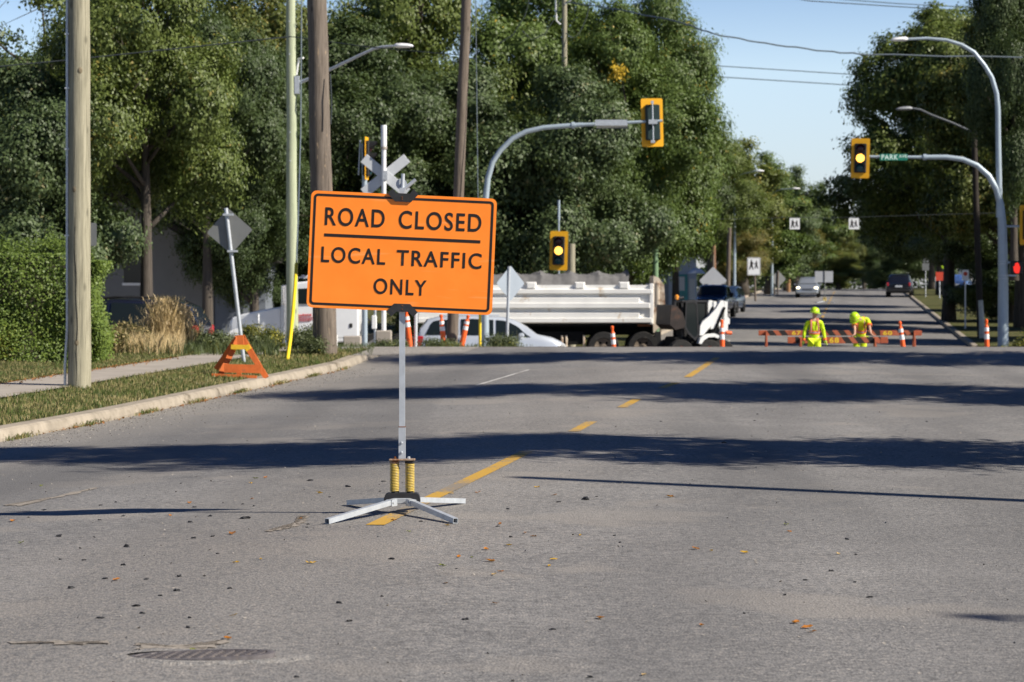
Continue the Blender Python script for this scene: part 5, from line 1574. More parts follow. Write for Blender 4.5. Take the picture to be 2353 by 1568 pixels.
# open door hanging on its hinge
dp = [(sx(1560), sz(690)), (sx(1580), sz(688)), (sx(1587), sz(694)), (sx(1591), sz(770)), (sx(1583), sz(782)), (sx(1566), sz(766)), (sx(1558), sz(752))]
dI = [(a * .84 + sx(1574) * .16, b * .86 + sz(735) * .14) for a, b in dp]
mb = MB(); n = len(dp)
for y in (-.72, -.68):
    mb.add([(a, y, b) for a, b in dp] + [(a, y, b) for a, b in dI], [(i, (i + 1) % n, n + (i + 1) % n, n + i) for i in range(n)])
dr_ = mb.build('cab_door', M['black_paint'], sk)
MB().prism(dI, -.705, -.695).build('door_window', M['glass'], dr_)
def zz(x, y): return (sx((2560 + x / 4.48) / 1.7407), sz((1050 + y / 4.48) / 1.7407))
arm_ = [zz(*q) for q in ((1340, 690), (1375, 676), (1410, 690), (1412, 860), (1360, 950), (1372, 1160), (1335, 1182), (1292, 1060), (1255, 1052), (1264, 1130), (1205, 1182), (1155, 1186), (1168, 1130), (1060, 1250), (1010, 1295), (955, 1300), (965, 1130), (1010, 1050), (1130, 955), (1255, 825))]
guard = [zz(*q) for q in ((915, 1440), (945, 1340), (1030, 1285), (1200, 1262), (1295, 1300), (1280, 1352), (1200, 1325), (1090, 1332), (1005, 1390), (965, 1450))]
tower = [zz(*q) for q in ((1420, 692), (1476, 700), (1472, 965), (1516, 1005), (1516, 1095), (1482, 1102), (1476, 1312), (1380, 1312), (1345, 1262), (1402, 1130), (1414, 1000))]
for s in (-1, 1):
    MB().prism(arm_, s * .62 - .09, s * .62 + .09).build('lift_arm', M['loader_white'], sk)
    MB().prism(tower, s * .60 - .10, s * .60 + .12).build('rear_tower', M['loader_white'], sk)
    MB().prism(guard, s * .72 - .14, s * .72 + .14).build('wheel_guard', M['loader_white'], sk)
    MB().tube([(sx(1622), s * .62 - .11, sz(772)), (sx(1652), s * .62 - .11, sz(706))], .045, 8).build('hydraulic_ram', M['dark'], sk)
MB().cbox((sx(1622), -.48, .55), (sx(1658), .48, sz(745)), .05).build('engine_cover', M['black_paint'], sk)
mb = MB()
for k in range(5): mb.box((sx(1626), -.5, .72 + k * .07), (sx(1640), -.485, .755 + k * .07))
mb.build('vent', M['loader_white'], sk)
bk = [(sx(1523), sz(700)), (sx(1535), sz(702)), (sx(1550), sz(718)), (sx(1557), sz(742)), (sx(1553), sz(752)), (sx(1533), sz(757)), (sx(1520), sz(745))]
M['bucket'] = plain('worn_bucket', (.035, .026, .022), .6, .2, .3, 3, .4, dirt=((.10, .05, .03), 3, .55))
MB().prism(bk, -.85, .85).build('bucket', M['bucket'], sk)
MB().tube([(sx(1541), -.35, sz(715)), (sx(1540), -.35, sz(697)), (sx(1546), -.35, sz(686)), (sx(1562), -.35, sz(684))], .06, 8).build('work_lamp_arm', M['black_paint'], sk)
MB().lathe([(.07, 0), (.07, .12), (.04, .16)], c=(sx(1546), -.35, sz(688)), n=12).build('beacon', M['amber_off'], sk)
MB().tube([(sx(1655), -.75, sz(763)), (sx(1668), -.75, sz(765))], .06, 8).build('rear_marker', M['orange_plastic'], sk)

# ------------------------------------------------------------------ tubular delineators
def delineator(loc, lean, h, label, first=None):
    if first is not None: return dup(first, loc, lean, label, scale=(1, 1, h / 1.12))
    t = thing('delineator_post', label, 'delineator', loc, 0, 'orange delineator posts')
    MB().lathe([(.20, 0), (.20, .03), (.12, .06), (.07, .09)], n=16).build('base', M['black_rubber'], t)
    MB().lathe([(.064, .06), (.060, .5), (.052, .93), (.046, .96), (.030, .985)], n=16).build('tube', M['orange_plastic'], t, smooth=True)
    MB().lathe([(.026, .98), (.030, 1.03), (.040, 1.06), (.040, 1.10), (.022, 1.12)], n=12).build('grip', M['orange_plastic'], t, smooth=True)
    for z0, z1 in ((.66, .78), (.84, .93)):
        r0 = .060 - (z0 - .5) * .0186 + .003; r1 = .060 - (z1 - .5) * .0186 + .003
        MB().lathe([(r0, z0), (r1, z1)], n=16).build('reflective_band', M['reflective'], t)
    t.rotation_euler = lean; t.scale = (1, 1, h / 1.12)
    return t
first = None
for (bx, ty, Y, tx_, lb) in ((944, 710, 54, 935, 'orange delineator just right of the sign post, left of the thin pale post'), (1022, 722, 54.5, 1015, 'upright orange delineator left of the thin brown pole'),
        (1058, 722, 53.6, 1073, 'orange delineator leaning right beside the thin brown pole'), (1415, 748, 61, 1408, 'orange delineator in front of the dump truck rear wheels'),
        (1661, 734, 59, 1659, 'orange delineator right behind the skid steer loader'), (2081, 737, 58, 2070, 'tilted orange delineator in front of the far striped barricade'), (2269, 733, 59, 2267, 'orange delineator at the foot of the tall right signal mast')):
    g = pix(bx, 800, Y); g.z = SXY(g.x, Y)
    top = pix(tx_, ty, Y)
    dyb = HORY + (CAM_H - g.z) / Y * FD
    h = top.z - g.z
    lean = math.atan2((tx_ - bx) / FD * Y * 1.25, h)
    d = delineator(g, (0, lean, 0), h, lb, first)
    if first is None: first = d

# ------------------------------------------------------------------ striped barricades
def stripe_mat():
    m, nt, b = _new('barricade_stripes')
    v = coords(nt, (1, 1, 1), rot=(0, R(38), 0))
    w = nt.nodes.new("ShaderNodeTexWave"); w.wave_type = 'BANDS'; w.bands_direction = 'X'; w.wave_profile = 'SAW'
    w.inputs['Scale'].default_value = 1.18; w.inputs['Distortion'].default_value = 0
    nt.links.new(v, w.inputs['Vector'])
    r_ = ramp(nt, w.outputs['Fac'], [(.0, 1.), (.43, 0.)]); r_.node.color_ramp.interpolation = 'CONSTANT'
    c = mixcol(nt, r_, (.018, .014, .013), (.44, .115, .05))
    nt.links.new(c, b.inputs['Base Color']); b.inputs['Roughness'].default_value = .6
    return m
M['stripes'] = stripe_mat()
M['barr_orange'] = plain('barricade_orange', (.40, .10, .045), .75, 0, .2, 6, .3)
M['barr_yellow'] = plain('barricade_yellow', (.75, .50, .03), .6, 0, .1, 6)
def barricade(label, x0, x1, ytop, yb, Y, nums, ends):
    a = pix(x0, ytop, Y); b = pix(x1, ytop, Y); c = (a + b) / 2; g = zc(Y)
    t = thing('barricade', label, 'barricade', (c.x, Y, g))
    h = a.z - g; w = b.x - a.x; th = (yb - ytop) / FD * Y
    pl = MB().cbox((-w / 2, -.02, h - th), (w / 2, .02, h), .006).build('striped_plank', M['stripes'], t)
    for s in (-1, 1):
        MB().cbox((s * w / 2 - (.2 if s > 0 else 0), -.026, h - th + .004), (s * w / 2 + (.2 if s < 0 else 0), .0, h - .004), .004).build('plank_end', M['barr_orange'], pl)
        xx = s * (w / 2 - ends)
        for k in (-1, 1):
            plank(t, (xx, k * .06, h - .02), (xx, k * .34, .0), .09, .04, M['barr_orange'], 'leg', Vector((1, 0, 0)))
        plank(t, (xx, -.28, .25), (xx, .28, .25), .08, .03, M['barr_orange'], 'brace', Vector((1, 0, 0)))
    for x, s in nums:
        MB().box((x - .21, -.026, h - th + .004), (x + .21, -.001, h - .004)).build('number_panel', M['barr_orange'], pl)
        me = text_mesh(s, th * .74, .26, bold=.035)
        link('plank_number', me, M['barr_yellow'], pl, (x - .13, -.0275, h - th * .87))
    return t
barricade('nearer striped orange and black barricade the bending worker leans on', 1810, 2040, 774, 789, 66, [(-.1, "68")], .35)
barricade('farther and wider striped barricade behind the two workers', 1743, 2118, 759, 771, 69, [(-1.25, "67"), (1.35, "60")], .22)
# ------------------------------------------------------------------ people
def skin_mesh(name, nodes, edges, m, parent, sub=2, root=0):
    me = bpy.data.meshes.new(name + '_cage')
    me.from_pydata([n[0] for n in nodes], edges, [])
    o = bpy.data.objects.new(name + '_cage', me); COL.objects.link(o)
    sk_ = o.modifiers.new('skin', 'SKIN'); sk_.use_smooth_shade = True
    ss = o.modifiers.new('sub', 'SUBSURF'); ss.levels = sub; ss.render_levels = sub
    for i, n in enumerate(nodes):
        r = n[1]
        me.skin_vertices[0].data[i].radius = (r, r) if not isinstance(r, tuple) else r
        me.skin_vertices[0].data[i].use_root = (i == root)
    bpy.context.view_layer.update()
    dg = bpy.context.evaluated_depsgraph_get()
    me2 = bpy.data.meshes.new_from_object(o.evaluated_get(dg))
    me2.name = name
    bpy.data.objects.remove(o); bpy.data.meshes.remove(me)
    me2.materials.clear(); me2.shade_smooth()
    return link(name, me2, m, parent)
M['skin'] = plain('skin', (.52, .30, .21), .55, 0, .06, 8, .4)
M['hivis'] = plain('hi_vis_lime', (.56, .80, .012), .75, 0, .06, 6, .3)
M['hivis_vest'] = plain('hi_vis_vest', (.62, .78, .02), .75, 0, .08, 5, .3)
M['tape_orange'] = plain('orange_tape', (.95, .18, .03), .6, 0, .06, 8, .3)
M['tape_silver'] = plain('silver_tape', (.45, .40, .46), .35, .2, .06, 8, .5)
M['helmet'] = plain('lime_helmet', (.52, .78, .02), .28, 0, .04, 5, .5)
M['hair'] = plain('dark_hair', (.03, .02, .015), .7, 0, .2, 20)
V = Vector
for k_ in ('hivis', 'hivis_vest'):
    nt_ = M[k_].node_tree
    bump(nt_, nt_.nodes["Principled BSDF"], noise(nt_, 9, 3, .6, coords(nt_, (1, 1, .6))), 1.0, .05)

def hand_nodes(nodes, edges, wi, wrist, d, side, curl=.5):
    """five separate curled fingers on a palm"""
    d = V(d).normalized(); s = V(side).normalized(); n = d.cross(s)
    i0 = len(nodes)
    nodes.append((wrist + d * .05, .026)); edges.append((wi, i0))
    for k, (off, ln) in enumerate(((-.027, .062), (-.009, .072), (.009, .068), (.027, .054))):
        b = wrist + d * .085 + s * off
        i = len(nodes)
        nodes.append((b, .011)); edges.append((i0, i))
        m1 = b + (d * math.cos(curl * .5) + n * math.sin(curl * .5)) * ln * .5
        m2 = m1 + (d * math.cos(curl * 1.4) + n * math.sin(curl * 1.4)) * ln * .5
        nodes.append((m1, .009)); edges.append((i, i + 1))
        nodes.append((m2, .0075)); edges.append((i + 1, i + 2))
    i = len(nodes)
    b = wrist + d * .035 - s * .03
    nodes.append((b, .011)); edges.append((i0, i))
    nodes.append((b + (d * .6 - s * .6 + n * .4).normalized() * .035, .010)); edges.append((i, i + 1))
    nodes.append((b + (d * .8 - s * .5 + n * .5).normalized() * .06, .008)); edges.append((i + 1, i + 2))

def person(label, loc, rz, J, pose, cloth):
    """J: joints in metres, local -Y is the way the body faces"""
    t = thing('person', label, 'person', loc, rz)
    nodes = []; edges = []
    def add(p, r, frm=None):
        nodes.append((V(p), r)); i = len(nodes) - 1
        if frm is not None: edges.append((frm, i))
        return i
    pel = add(J['pelvis'], (.15, .11)); wa = add(J['waist'], (.135, .10), pel); ch = add(J['chest'], (.165, .115), wa); nk0 = add(J['neckb'], (.085, .075), ch); nk = add(J['neck'], .055, nk0)
    hd0 = add(J['jaw'], (.066, .075), nk); hd1 = add(J['head'], (.078, .095), hd0); add(J['crown'], (.062, .07), hd1)
    hands = {}
    for s in 'LR':
        sh = add(J['sh' + s], .068, nk0); el = add(J['el' + s], .045, sh); w = add(J['wr' + s], .031, el)
        hands[s] = w
        hd_ = J['hand' + s]
        hand_nodes(nodes, edges, w, V(J['wr' + s]), hd_[0], hd_[1], hd_[2])
        hp = add(J['hip' + s], .098, pel); kn = add(J['kn' + s], .064, hp); an = add(J['an' + s], .044, kn)
        add(J['an' + s] + V((0, -.05, -.05)), .045, an); add(J['an' + s] + V((0, -.17, -.065)), .034, len(nodes) - 1)
    skin_mesh('body', nodes, edges, M['skin'], t)
    # face: nose, eyes, ears
    hdv = V(J['head']); f = V(J['face']).normalized(); up = (V(J['crown']) - V(J['jaw'])).normalized(); rt = f.cross(up).normalized()
    def ball(c, r, sc=(1, 1, 1)):
        mb = MB(); mb.lathe([(r * math.sin(math.pi * (k + .3) / 6.6) , -r * math.cos(math.pi * (k + .3) / 6.6)) for k in range(7)], c=c, n=10); return mb
    ball(hdv + f * .098 - up * .025, .016).build('nose', M['skin'], t, smooth=True)
    mb = MB()
    for s in (-1, 1): mb.add(*(lambda b: (b.v, b.f))(ball(hdv + f * .088 + rt * s * .032 + up * .01, .010)))
    mb.build('eyes', M['black_plastic'], t, smooth=True)
    for s in (-1, 1): ball(hdv + rt * s * .082 - up * .012, .024).build('ear', M['skin'], t, smooth=True)
    MB().tube([hdv + f * .086 - up * .062 - rt * .026, hdv + f * .094 - up * .064, hdv + f * .086 - up * .062 + rt * .026], .006, 6).build('mouth', plain('lips', (.36, .14, .11), .6), t)
    # jacket and trousers grown on the same bones, a little fuller
    n2 = []; e2 = []
    def ad2(p, r, frm=None):
        n2.append((V(p), r)); i = len(n2) - 1
        if frm is not None: e2.append((frm, i))
        return i
    b0 = ad2(V(J['pelvis']) + V((0, 0, -.06)), (.172, .132)); b1 = ad2(J['waist'], (.152, .12), b0); b2 = ad2(J['chest'], (.178, .132), b1); b3 = ad2(J['neckb'], (.10, .09), b2)
    ad2(V(J['neckb']).lerp(V(J['neck']), .5), .072, b3)
    for s in 'LR':
        a = ad2(J['sh' + s], .077, b3); b = ad2(J['el' + s], .057, a)
        if cloth['sleeve'] == 'long': ad2(V(J['el' + s]).lerp(V(J['wr' + s]), .96), .047, b)
        else:
            n2[b] = (V(J['sh' + s]).lerp(V(J['el' + s]), cloth['sleeve']), .070)
    skin_mesh('jacket', n2, e2, cloth['top'], t)
    n3 = []; e3 = []
    def ad3(p, r, frm=None):
        n3.append((V(p), r)); i = len(n3) - 1
        if frm is not None: e3.append((frm, i))
        return i
    c0 = ad3(V(J['pelvis']) + V((0, 0, .03)), (.17, .13))
    for s in 'LR':
        a = ad3(J['hip' + s], .108, c0); b = ad3(J['kn' + s], .084, a)
        if cloth['leg'] == 'long': ad3(V(J['kn' + s]).lerp(V(J['an' + s]), .92), .08, b)
        else: n3[b] = (V(J['hip' + s]).lerp(V(J['kn' + s]), cloth['leg']), .1)
    skin_mesh('trousers', n3, e3, cloth['bottom'], t)
    for s in 'LR':
        skin_mesh('boot', [(J['an' + s] + V((0, 0, .05)), .062), (J['an' + s] + V((0, -.03, -.045)), .058), (J['an' + s] + V((0, -.19, -.062)), .045)], [(0, 1), (1, 2)], cloth['boot'], t)
    if cloth.get('tape'):
        ch_, wa_ = V(J['chest']), V(J['waist'])
        ax = (ch_ - wa_).normalized(); sd = V((1, 0, 0)); fw = sd.cross(ax).normalized()
        def band(name, c, a, b, hgt, m):
            mb = MB(); n = 24; vs = []
            for z in (-hgt / 2, hgt / 2):
                for k in range(n):
                    an = 2 * math.pi * k / n
                    vs.append(c + sd * math.cos(an) * a + fw * math.sin(an) * b + ax * z)
            mb.add(vs, [(k, (k + 1) % n, n + (k + 1) % n, n + k) for k in range(n)])
            return mb.build(name, m, t, smooth=True)
        for o_, hh, mm in ((0.0, .10, 'tape_orange'), (0.0, .03, 'tape_silver')):
            band('waist_band', wa_ + ax * .03, .162 + (.004 if hh < .1 else 0), .130 + (.004 if hh < .1 else 0), hh, M[mm])
        for s in (-1, 1):
            for w_, off, mm in ((.025, 0, 'tape_orange'), (.007, .005, 'tape_silver')):
                pts = []
                for k, (q, rr, sp) in enumerate(((wa_ + ax * .03, .131, .108), (wa_.lerp(ch_, .55), .138, .104), (ch_ + ax * .02, .143, .10), (ch_ + ax * .14, .112, .094), (ch_ + ax * .22, .05, .098), (ch_ + ax * .205, -.04, .096))):
                    pts.append(q + sd * s * sp + fw * (rr + off))
                vs = []
                for q in pts: vs += [q - sd * w_, q + sd * w_]
                MB().add(vs, [(2 * k, 2 * k + 1, 2 * k + 3, 2 * k + 2) for k in range(len(pts) - 1)]).build('shoulder_tape', M[mm], t, smooth=True)
        for s in 'LR':
            e_, w__ = V(J['el' + s]), V(J['wr' + s])
            c = e_.lerp(w__, .85) if cloth['sleeve'] == 'long' else V(J['sh' + s]).lerp(e_, cloth['sleeve'] - .02)
            d = (w__ - e_).normalized() if cloth['sleeve'] == 'long' else (e_ - V(J['sh' + s])).normalized()
            rr = .054 if cloth['sleeve'] == 'long' else .078
            MB().tube([c - d * .03, c + d * .03], rr, 14, cap=False).build('cuff_band', M['tape_orange'], t, smooth=True)
    if cloth.get('helmet'):
        Mx = Matrix.Translation(hdv + up * .045) @ up.to_track_quat('Z', 'Y').to_matrix().to_4x4()
        hm = MB().lathe([(.150, -.012), (.135, 0), (.134, .03), (.125, .075), (.10, .115), (.06, .138), (.01, .146)], n=22, M=Mx).build('helmet', M['helmet'], t, smooth=True)
        pr = hdv + up * .035
        n = 9; vs = []
        for k in range(n):
            a = R(-62 + 124 * k / (n - 1))
            d = f * math.cos(a) + rt * math.sin(a)
            vs += [pr + d * .13, pr + d * (.13 + .065 * math.cos(a * .9)) - up * .012]
        b_ = MB().add(vs, [(2 * k, 2 * k + 1, 2 * k + 3, 2 * k + 2) for k in range(n - 1)]).build('helmet_brim', M['helmet'], hm)
        sm = b_.modifiers.new('thick', 'SOLIDIFY'); sm.thickness = .006
        MB().tube([hdv + up * .05 - f * .13, hdv + up * .15 - f * .06, hdv + up * .192, hdv + up * .15 + f * .06, hdv + up * .06 + f * .135], .012, 6).build('helmet_rib', M['helmet'], hm, smooth=True)
    else:
        Mx = Matrix.Translation(hdv + up * .02) @ up.to_track_quat('Z', 'Y').to_matrix().to_4x4()
        MB().lathe([(.100, -.03), (.106, .02), (.095, .06), (.06, .092), (.01, .104)], n=16, M=Mx).build('hair', M['hair'], t, smooth=True)
    return t

# left worker, standing, looking to the right
Y = 65.4
p = pix(1871, 800, Y); p.z = zc(Y)
J = dict(pelvis=(0, 0, .95), waist=(0, 0, 1.10), chest=(0, .0, 1.32), neckb=(0, .0, 1.46), neck=(0, -.01, 1.53), jaw=(.01, -.02, 1.60), head=(.012, -.02, 1.67), crown=(.012, -.01, 1.75),
         shL=(.19, 0, 1.43), elL=(.27, .02, 1.16), wrL=(.31, -.03, .90), shR=(-.19, 0, 1.43), elR=(-.28, .02, 1.15), wrR=(-.31, -.02, .89),
         hipL=(.09, 0, .90), knL=(.13, -.02, .50), anL=V((.15, .02, .10)), hipR=(-.09, 0, .90), knR=(-.13, -.01, .50), anR=V((-.16, .02, .10)), face=(.75, -.65, -.08),
         handL=((.25, -.1, -1), (0, 1, 0), .7), handR=((-.1, -.05, -1), (0, -1, 0), .8))
M['glove'] = plain('lime_glove', (.62, .80, .10), .8, 0, .08, 8)
w1 = person('worker in full lime hi vis suit and helmet standing between the striped barricades', p, 0, J, None, dict(sleeve='long', leg='long', top=M['hivis'], bottom=plain('hi_vis_trousers', (.70, .84, .02), .75, 0, .05, 5), boot=M['black_rubber'], tape=True, helmet=True))
top = pix(1871, 705.5, Y).z
k = (top - p.z) / 1.862
w1.scale = (k,) * 3
for s in 'LR':
    n_, e_ = [(V(J['wr' + s]), .05)], []
    hand_nodes(n_, e_, 0, V(J['wr' + s]), *J['hand' + s])
    skin_mesh('glove', [(a, r * 1.35 if not isinstance(r, tuple) else r) for a, r in n_], e_, M['glove'], w1, 1)

# right worker, bending forward with both hands on the near plank
Y = 66.52
p = pix(1977, 800, Y); p.z = zc(Y)
hp = pix(1960, 774, 66).z - p.z          # plank height
hz = hp + .03
J = dict(pelvis=(.02, .14, .95), waist=(.02, .10, 1.10), chest=(0, -.0, 1.31), neckb=(-.04, -.09, 1.425), neck=(-.10, -.16, 1.445), jaw=(-.165, -.24, 1.405), head=(-.185, -.27, 1.45), crown=(-.21, -.30, 1.52),
         shL=(.19, -.06, 1.43), elL=(.21, -.24, 1.25), wrL=(.22, -.45, hz + .05), shR=(-.20, -.08, 1.42), elR=(-.20, -.26, 1.25), wrR=(-.22, -.45, hz + .05),
         hipL=(.10, .16, .90), knL=(.11, .10, .49), anL=V((.12, .14, .10)), hipR=(-.08, .16, .90), knR=(-.10, .10, .49), anR=V((-.10, .14, .10)), face=(-.15, -.55, -.8),
         handL=((.55, -.5, -.35), (-.3, -.6, 0), -.35), handR=((-.6, -.5, -.35), (-.3, .6, 0), .35))
w2 = person('worker in lime vest and helmet bending forward with bare hands on the barricade', p, 0, J, None, dict(sleeve=.92, leg='long', top=M['hivis_vest'], bottom=M['hivis_vest'], boot=M['black_rubber'], tape=True, helmet=True))
# far man in a grey shirt
p = pix(1588, 700, 150); p.z = zc(150)
J = dict(pelvis=(0, 0, .95), waist=(0, 0, 1.10), chest=(0, .0, 1.32), neckb=(0, .0, 1.46), neck=(0, -.01, 1.53), jaw=(.0, -.02, 1.60), head=(.0, -.02, 1.67), crown=(.0, -.01, 1.75),
         shL=(.19, 0, 1.43), elL=(.26, .03, 1.17), wrL=(.25, -.08, .95), shR=(-.19, 0, 1.43), elR=(-.26, .03, 1.17), wrR=(-.24, -.10, .95),
         hipL=(.09, 0, .90), knL=(.10, -.02, .50), anL=V((.10, .02, .10)), hipR=(-.09, 0, .90), knR=(-.11, -.05, .50), anR=V((-.12, .02, .10)), face=(-.3, -1, 0),
         handL=((0, -.1, -1), (0, 1, 0), .5), handR=((0, -.1, -1), (0, -1, 0), .5))
w3 = person('man in a grey shirt and dark shorts walking by the far white building', p, .5, J, None, dict(sleeve=.8, leg=.95, top=plain('grey_shirt', (.42, .42, .45), .8), bottom=plain('dark_shorts', (.03, .03, .05), .8), boot=M['black_rubber'], tape=False, helmet=False))
# ------------------------------------------------------------------ house, building, hedge, weeds, trees
M['stucco'] = plain('shade_darkened_stucco', (.21, .21, .205), .85, 0, .05, 1.5, .2)  # white stucco, with the tree shade put into its colour
M['roof_dark'] = plain('dark_shingles', (.045, .04, .038), .9, 0, .2, 8, .2)
Y = 91.5
p = pix(360, 750, Y); p.z = zc(Y)
h = thing('house', 'white stucco house in deep tree shade behind the dry grass', 'house', p)
def hx(dx): return (dx - 360) * Y / FD
def hz_(dy): return CAM_H - (dy - HORY) * Y / FD - p.z
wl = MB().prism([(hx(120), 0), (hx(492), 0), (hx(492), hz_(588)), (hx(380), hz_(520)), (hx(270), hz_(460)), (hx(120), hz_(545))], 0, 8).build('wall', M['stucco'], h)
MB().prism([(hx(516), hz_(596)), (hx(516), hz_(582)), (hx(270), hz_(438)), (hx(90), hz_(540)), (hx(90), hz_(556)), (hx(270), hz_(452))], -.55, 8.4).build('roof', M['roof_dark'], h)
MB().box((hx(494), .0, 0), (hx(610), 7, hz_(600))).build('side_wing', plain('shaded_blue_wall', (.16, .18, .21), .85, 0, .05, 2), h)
MB().prism([(hx(494), hz_(602)), (hx(630), hz_(602)), (hx(630), hz_(590)), (hx(494), hz_(560))], -.4, 7.3).build('wing_roof', M['roof_dark'], h)
win = MB().cbox((hx(285), -.03, hz_(650)), (hx(345), .02, hz_(590)), .01).build('window', M['glass'], h)
MB().box((hx(281), -.05, hz_(656)), (hx(349), -.001, hz_(650))).build('sill', M['white_paint'], win)

Y = 132
p = pix(1560, 700, Y); p.z = zc(Y)
b_ = thing('building', 'small bluish white building with a teal doorway behind the dump truck tailgate', 'building', p)
def bx(dx): return (dx - 1560) * Y / FD
def bz(dy): return CAM_H - (dy - HORY) * Y / FD - p.z
M['blue_white'] = plain('blue_white_siding', (.62, .68, .76), .7, 0, .04, 2)
MB().box((bx(1505), 0, -.2), (bx(1600), 9, bz(585))).build('wall', M['blue_white'], b_)
MB().prism([(bx(1498), bz(587)), (bx(1608), bz(587)), (bx(1608), bz(574)), (bx(1498), bz(574))], -.4, 9.4).build('roof', M['cross_back'], b_)
dd = MB().box((bx(1553), -.06, -.1), (bx(1580), -.001, bz(630))).build('door', plain('teal_door', (.12, .42, .43), .5, 0, .15, 3), b_)
MB().box((bx(1560), -.075, bz(668)), (bx(1573), -.061, bz(636))).build('door_panel', M['reflective'], dd)
MB().box((bx(1526), -.05, -.2), (bx(1536), .0, bz(588))).build('downpipe', plain('grey_trim', (.28, .31, .35), .6), b_)
MB().box((bx(1583), -.08, -.2), (bx(1597), -.0, bz(640))).build('white_panel', M['white_paint'], b_)
M['parasol'] = plain('parasol_cloth', (.82, .83, .84), .7, 0, .04, 4)
p = pix(1600, 700, 131); p.z = zc(131)
t = thing('parasol', 'small white parasol above the man in the grey shirt', 'parasol', p)
c = pix(1600, 626, 131) - p
MB().lathe([(.50, -.06), (.46, 0), (.28, .16), (.03, .24)], c=c, n=10).build('canopy', M['parasol'], t)
MB().tube([(0, 0, 0), (c.x, c.y, c.z + .1)], .03, 8).build('pole', M['steel'], t)
# far pale shed and kiosk right, behind the verge
p = pix(2238, 682, 225); p.z = zc(225)
t = thing('shed', 'pale shed behind the trees on the far right side', 'shed', p)
MB().box((-.9, 0, 0), (.9, 3, 2.6)).build('wall', M['white_paint'], t)
MB().prism([(-1.1, 2.6), (1.1, 2.6), (1.1, 2.72), (0, 3.1), (-1.1, 2.72)], -.2, 3.2).build('roof', M['roof_dark'], t)
p = pix(2164, 682, 228); p.z = zc(228)
t = thing('notice_board', 'low white notice board with dark bars in the far right shade', 'notice board', p)
MB().box((-.6, 0, .4), (.7, .1, 1.5)).build('panel', M['sign_white'], t)
for z in (.7, 1.05): MB().box((-.3, -.02, z), (.5, -.001, z + .14)).build('dark_bar', M['black_plastic'], t)
for x in (-.5, .55): MB().box((x, .02, 0), (x + .08, .08, .4)).build('leg', M['steel'], t)

# leaf clouds -------------------------------------------------------
def leaf_mesh(name, P, N, size, aspect=.55, droop=.0):
    n = len(P)
    rnd = NP.normal(size=(n, 3))
    T = np.cross(N, rnd); T /= np.linalg.norm(T, axis=1)[:, None] + 1e-9
    B = np.cross(N, T)
    L = size[:, None]; Wd = L * aspect
    fold = N * (L * .22)
    Vv = np.stack([P - T * L, P + B * Wd + fold, P + T * L, P - B * Wd + fold], 1).reshape(-1, 3)
    me = bpy.data.meshes.new(name)
    me.vertices.add(4 * n); me.vertices.foreach_set('co', Vv.astype(np.float32).ravel())
    me.loops.add(4 * n); me.loops.foreach_set('vertex_index', np.arange(4 * n, dtype=np.int32))
    me.polygons.add(n); me.polygons.foreach_set('loop_start', np.arange(0, 4 * n, 4, dtype=np.int32))
    me.update(calc_edges=True)
    return me

def crown_mesh(name, rg, lobes, n_leaves, leaf, clump=(.28, .5), outward=.75, gaps=.0, per=55, bough=.26):
    """lobes: (cx,cy,cz, rx,ry,rz). Leaves hang in clumps spread over and inside each lobe's surface."""
    C = np.array([l[:3] for l in lobes]); Rr = np.array([l[3:] for l in lobes])
    area = (Rr.prod(axis=1)) ** (2 / 3); w = area / area.sum()
    n_cl = int(n_leaves / per)
    idx = rg.choice(len(lobes), n_cl, p=w)
    d = rg.normal(size=(n_cl, 3)); d /= np.linalg.norm(d, axis=1)[:, None]
    if bough:
        # boughs: clumps gather round a dozen or so main directions of each lobe, with dark hollows between
        nb = 13
        BD = rg.normal(size=(len(lobes), nb, 3)); BD /= np.linalg.norm(BD, axis=2)[:, :, None]
        which = rg.integers(0, nb, n_cl)
        off_ = rg.normal(size=(n_cl, 3)) * bough
        d = BD[idx, which] + off_; d /= np.linalg.norm(d, axis=1)[:, None]
        ln = np.linalg.norm(off_, axis=1)
        rad = np.clip(1.06 - .75 * ln + rg.normal(0, .09, n_cl), .35, 1.22)
        lo_ = rg.random(n_cl) < .16
        rad = np.where(lo_, rg.uniform(.5, .85, n_cl), rad)
    else:
        rad = np.clip(rg.normal(.92, .13, n_cl), .35, 1.22)
    cc = C[idx] + d * Rr[idx] * rad[:, None]
    keep = np.ones(n_cl, bool)
    for k in range(len(lobes)):
        q = np.linalg.norm((cc - C[k]) / Rr[k], axis=1)
        keep &= ~((q < .62) & (idx != k))
    if gaps > 0:      # leave whole pockets empty so what is behind shows through
        g = rg.normal(size=(int(12), 3)); g /= np.linalg.norm(g, axis=1)[:, None]
        for q in g:
            k = rg.integers(len(lobes)); pc = C[k] + q * Rr[k]
            keep &= np.linalg.norm(cc - pc, axis=1) > gaps * rg.uniform(.5, 1.2)
    cc = cc[keep]; d = d[keep]
    m_ = len(cc)
    cs = rg.uniform(clump[0], clump[1], m_)
    cnt = rg.integers(int(per * .55), int(per * 1.5), m_)
    rep = np.repeat(np.arange(m_), cnt)
    off = rg.normal(size=(len(rep), 3)); off *= (cs[rep] * np.array([1, 1, .62])[:, None]).T * .62 if False else (cs[rep][:, None] * np.array([1.0, 1.0, .65]) * .62)
    P = cc[rep] + off
    N = d[rep] * outward + off / cs[rep][:, None] * .5 + np.array([0, 0, .35]) + rg.normal(size=(len(rep), 3)) * .40
    N /= np.linalg.norm(N, axis=1)[:, None]
    return leaf_mesh(name, P, N, leaf * rg.uniform(.65, 1.25, len(rep)))

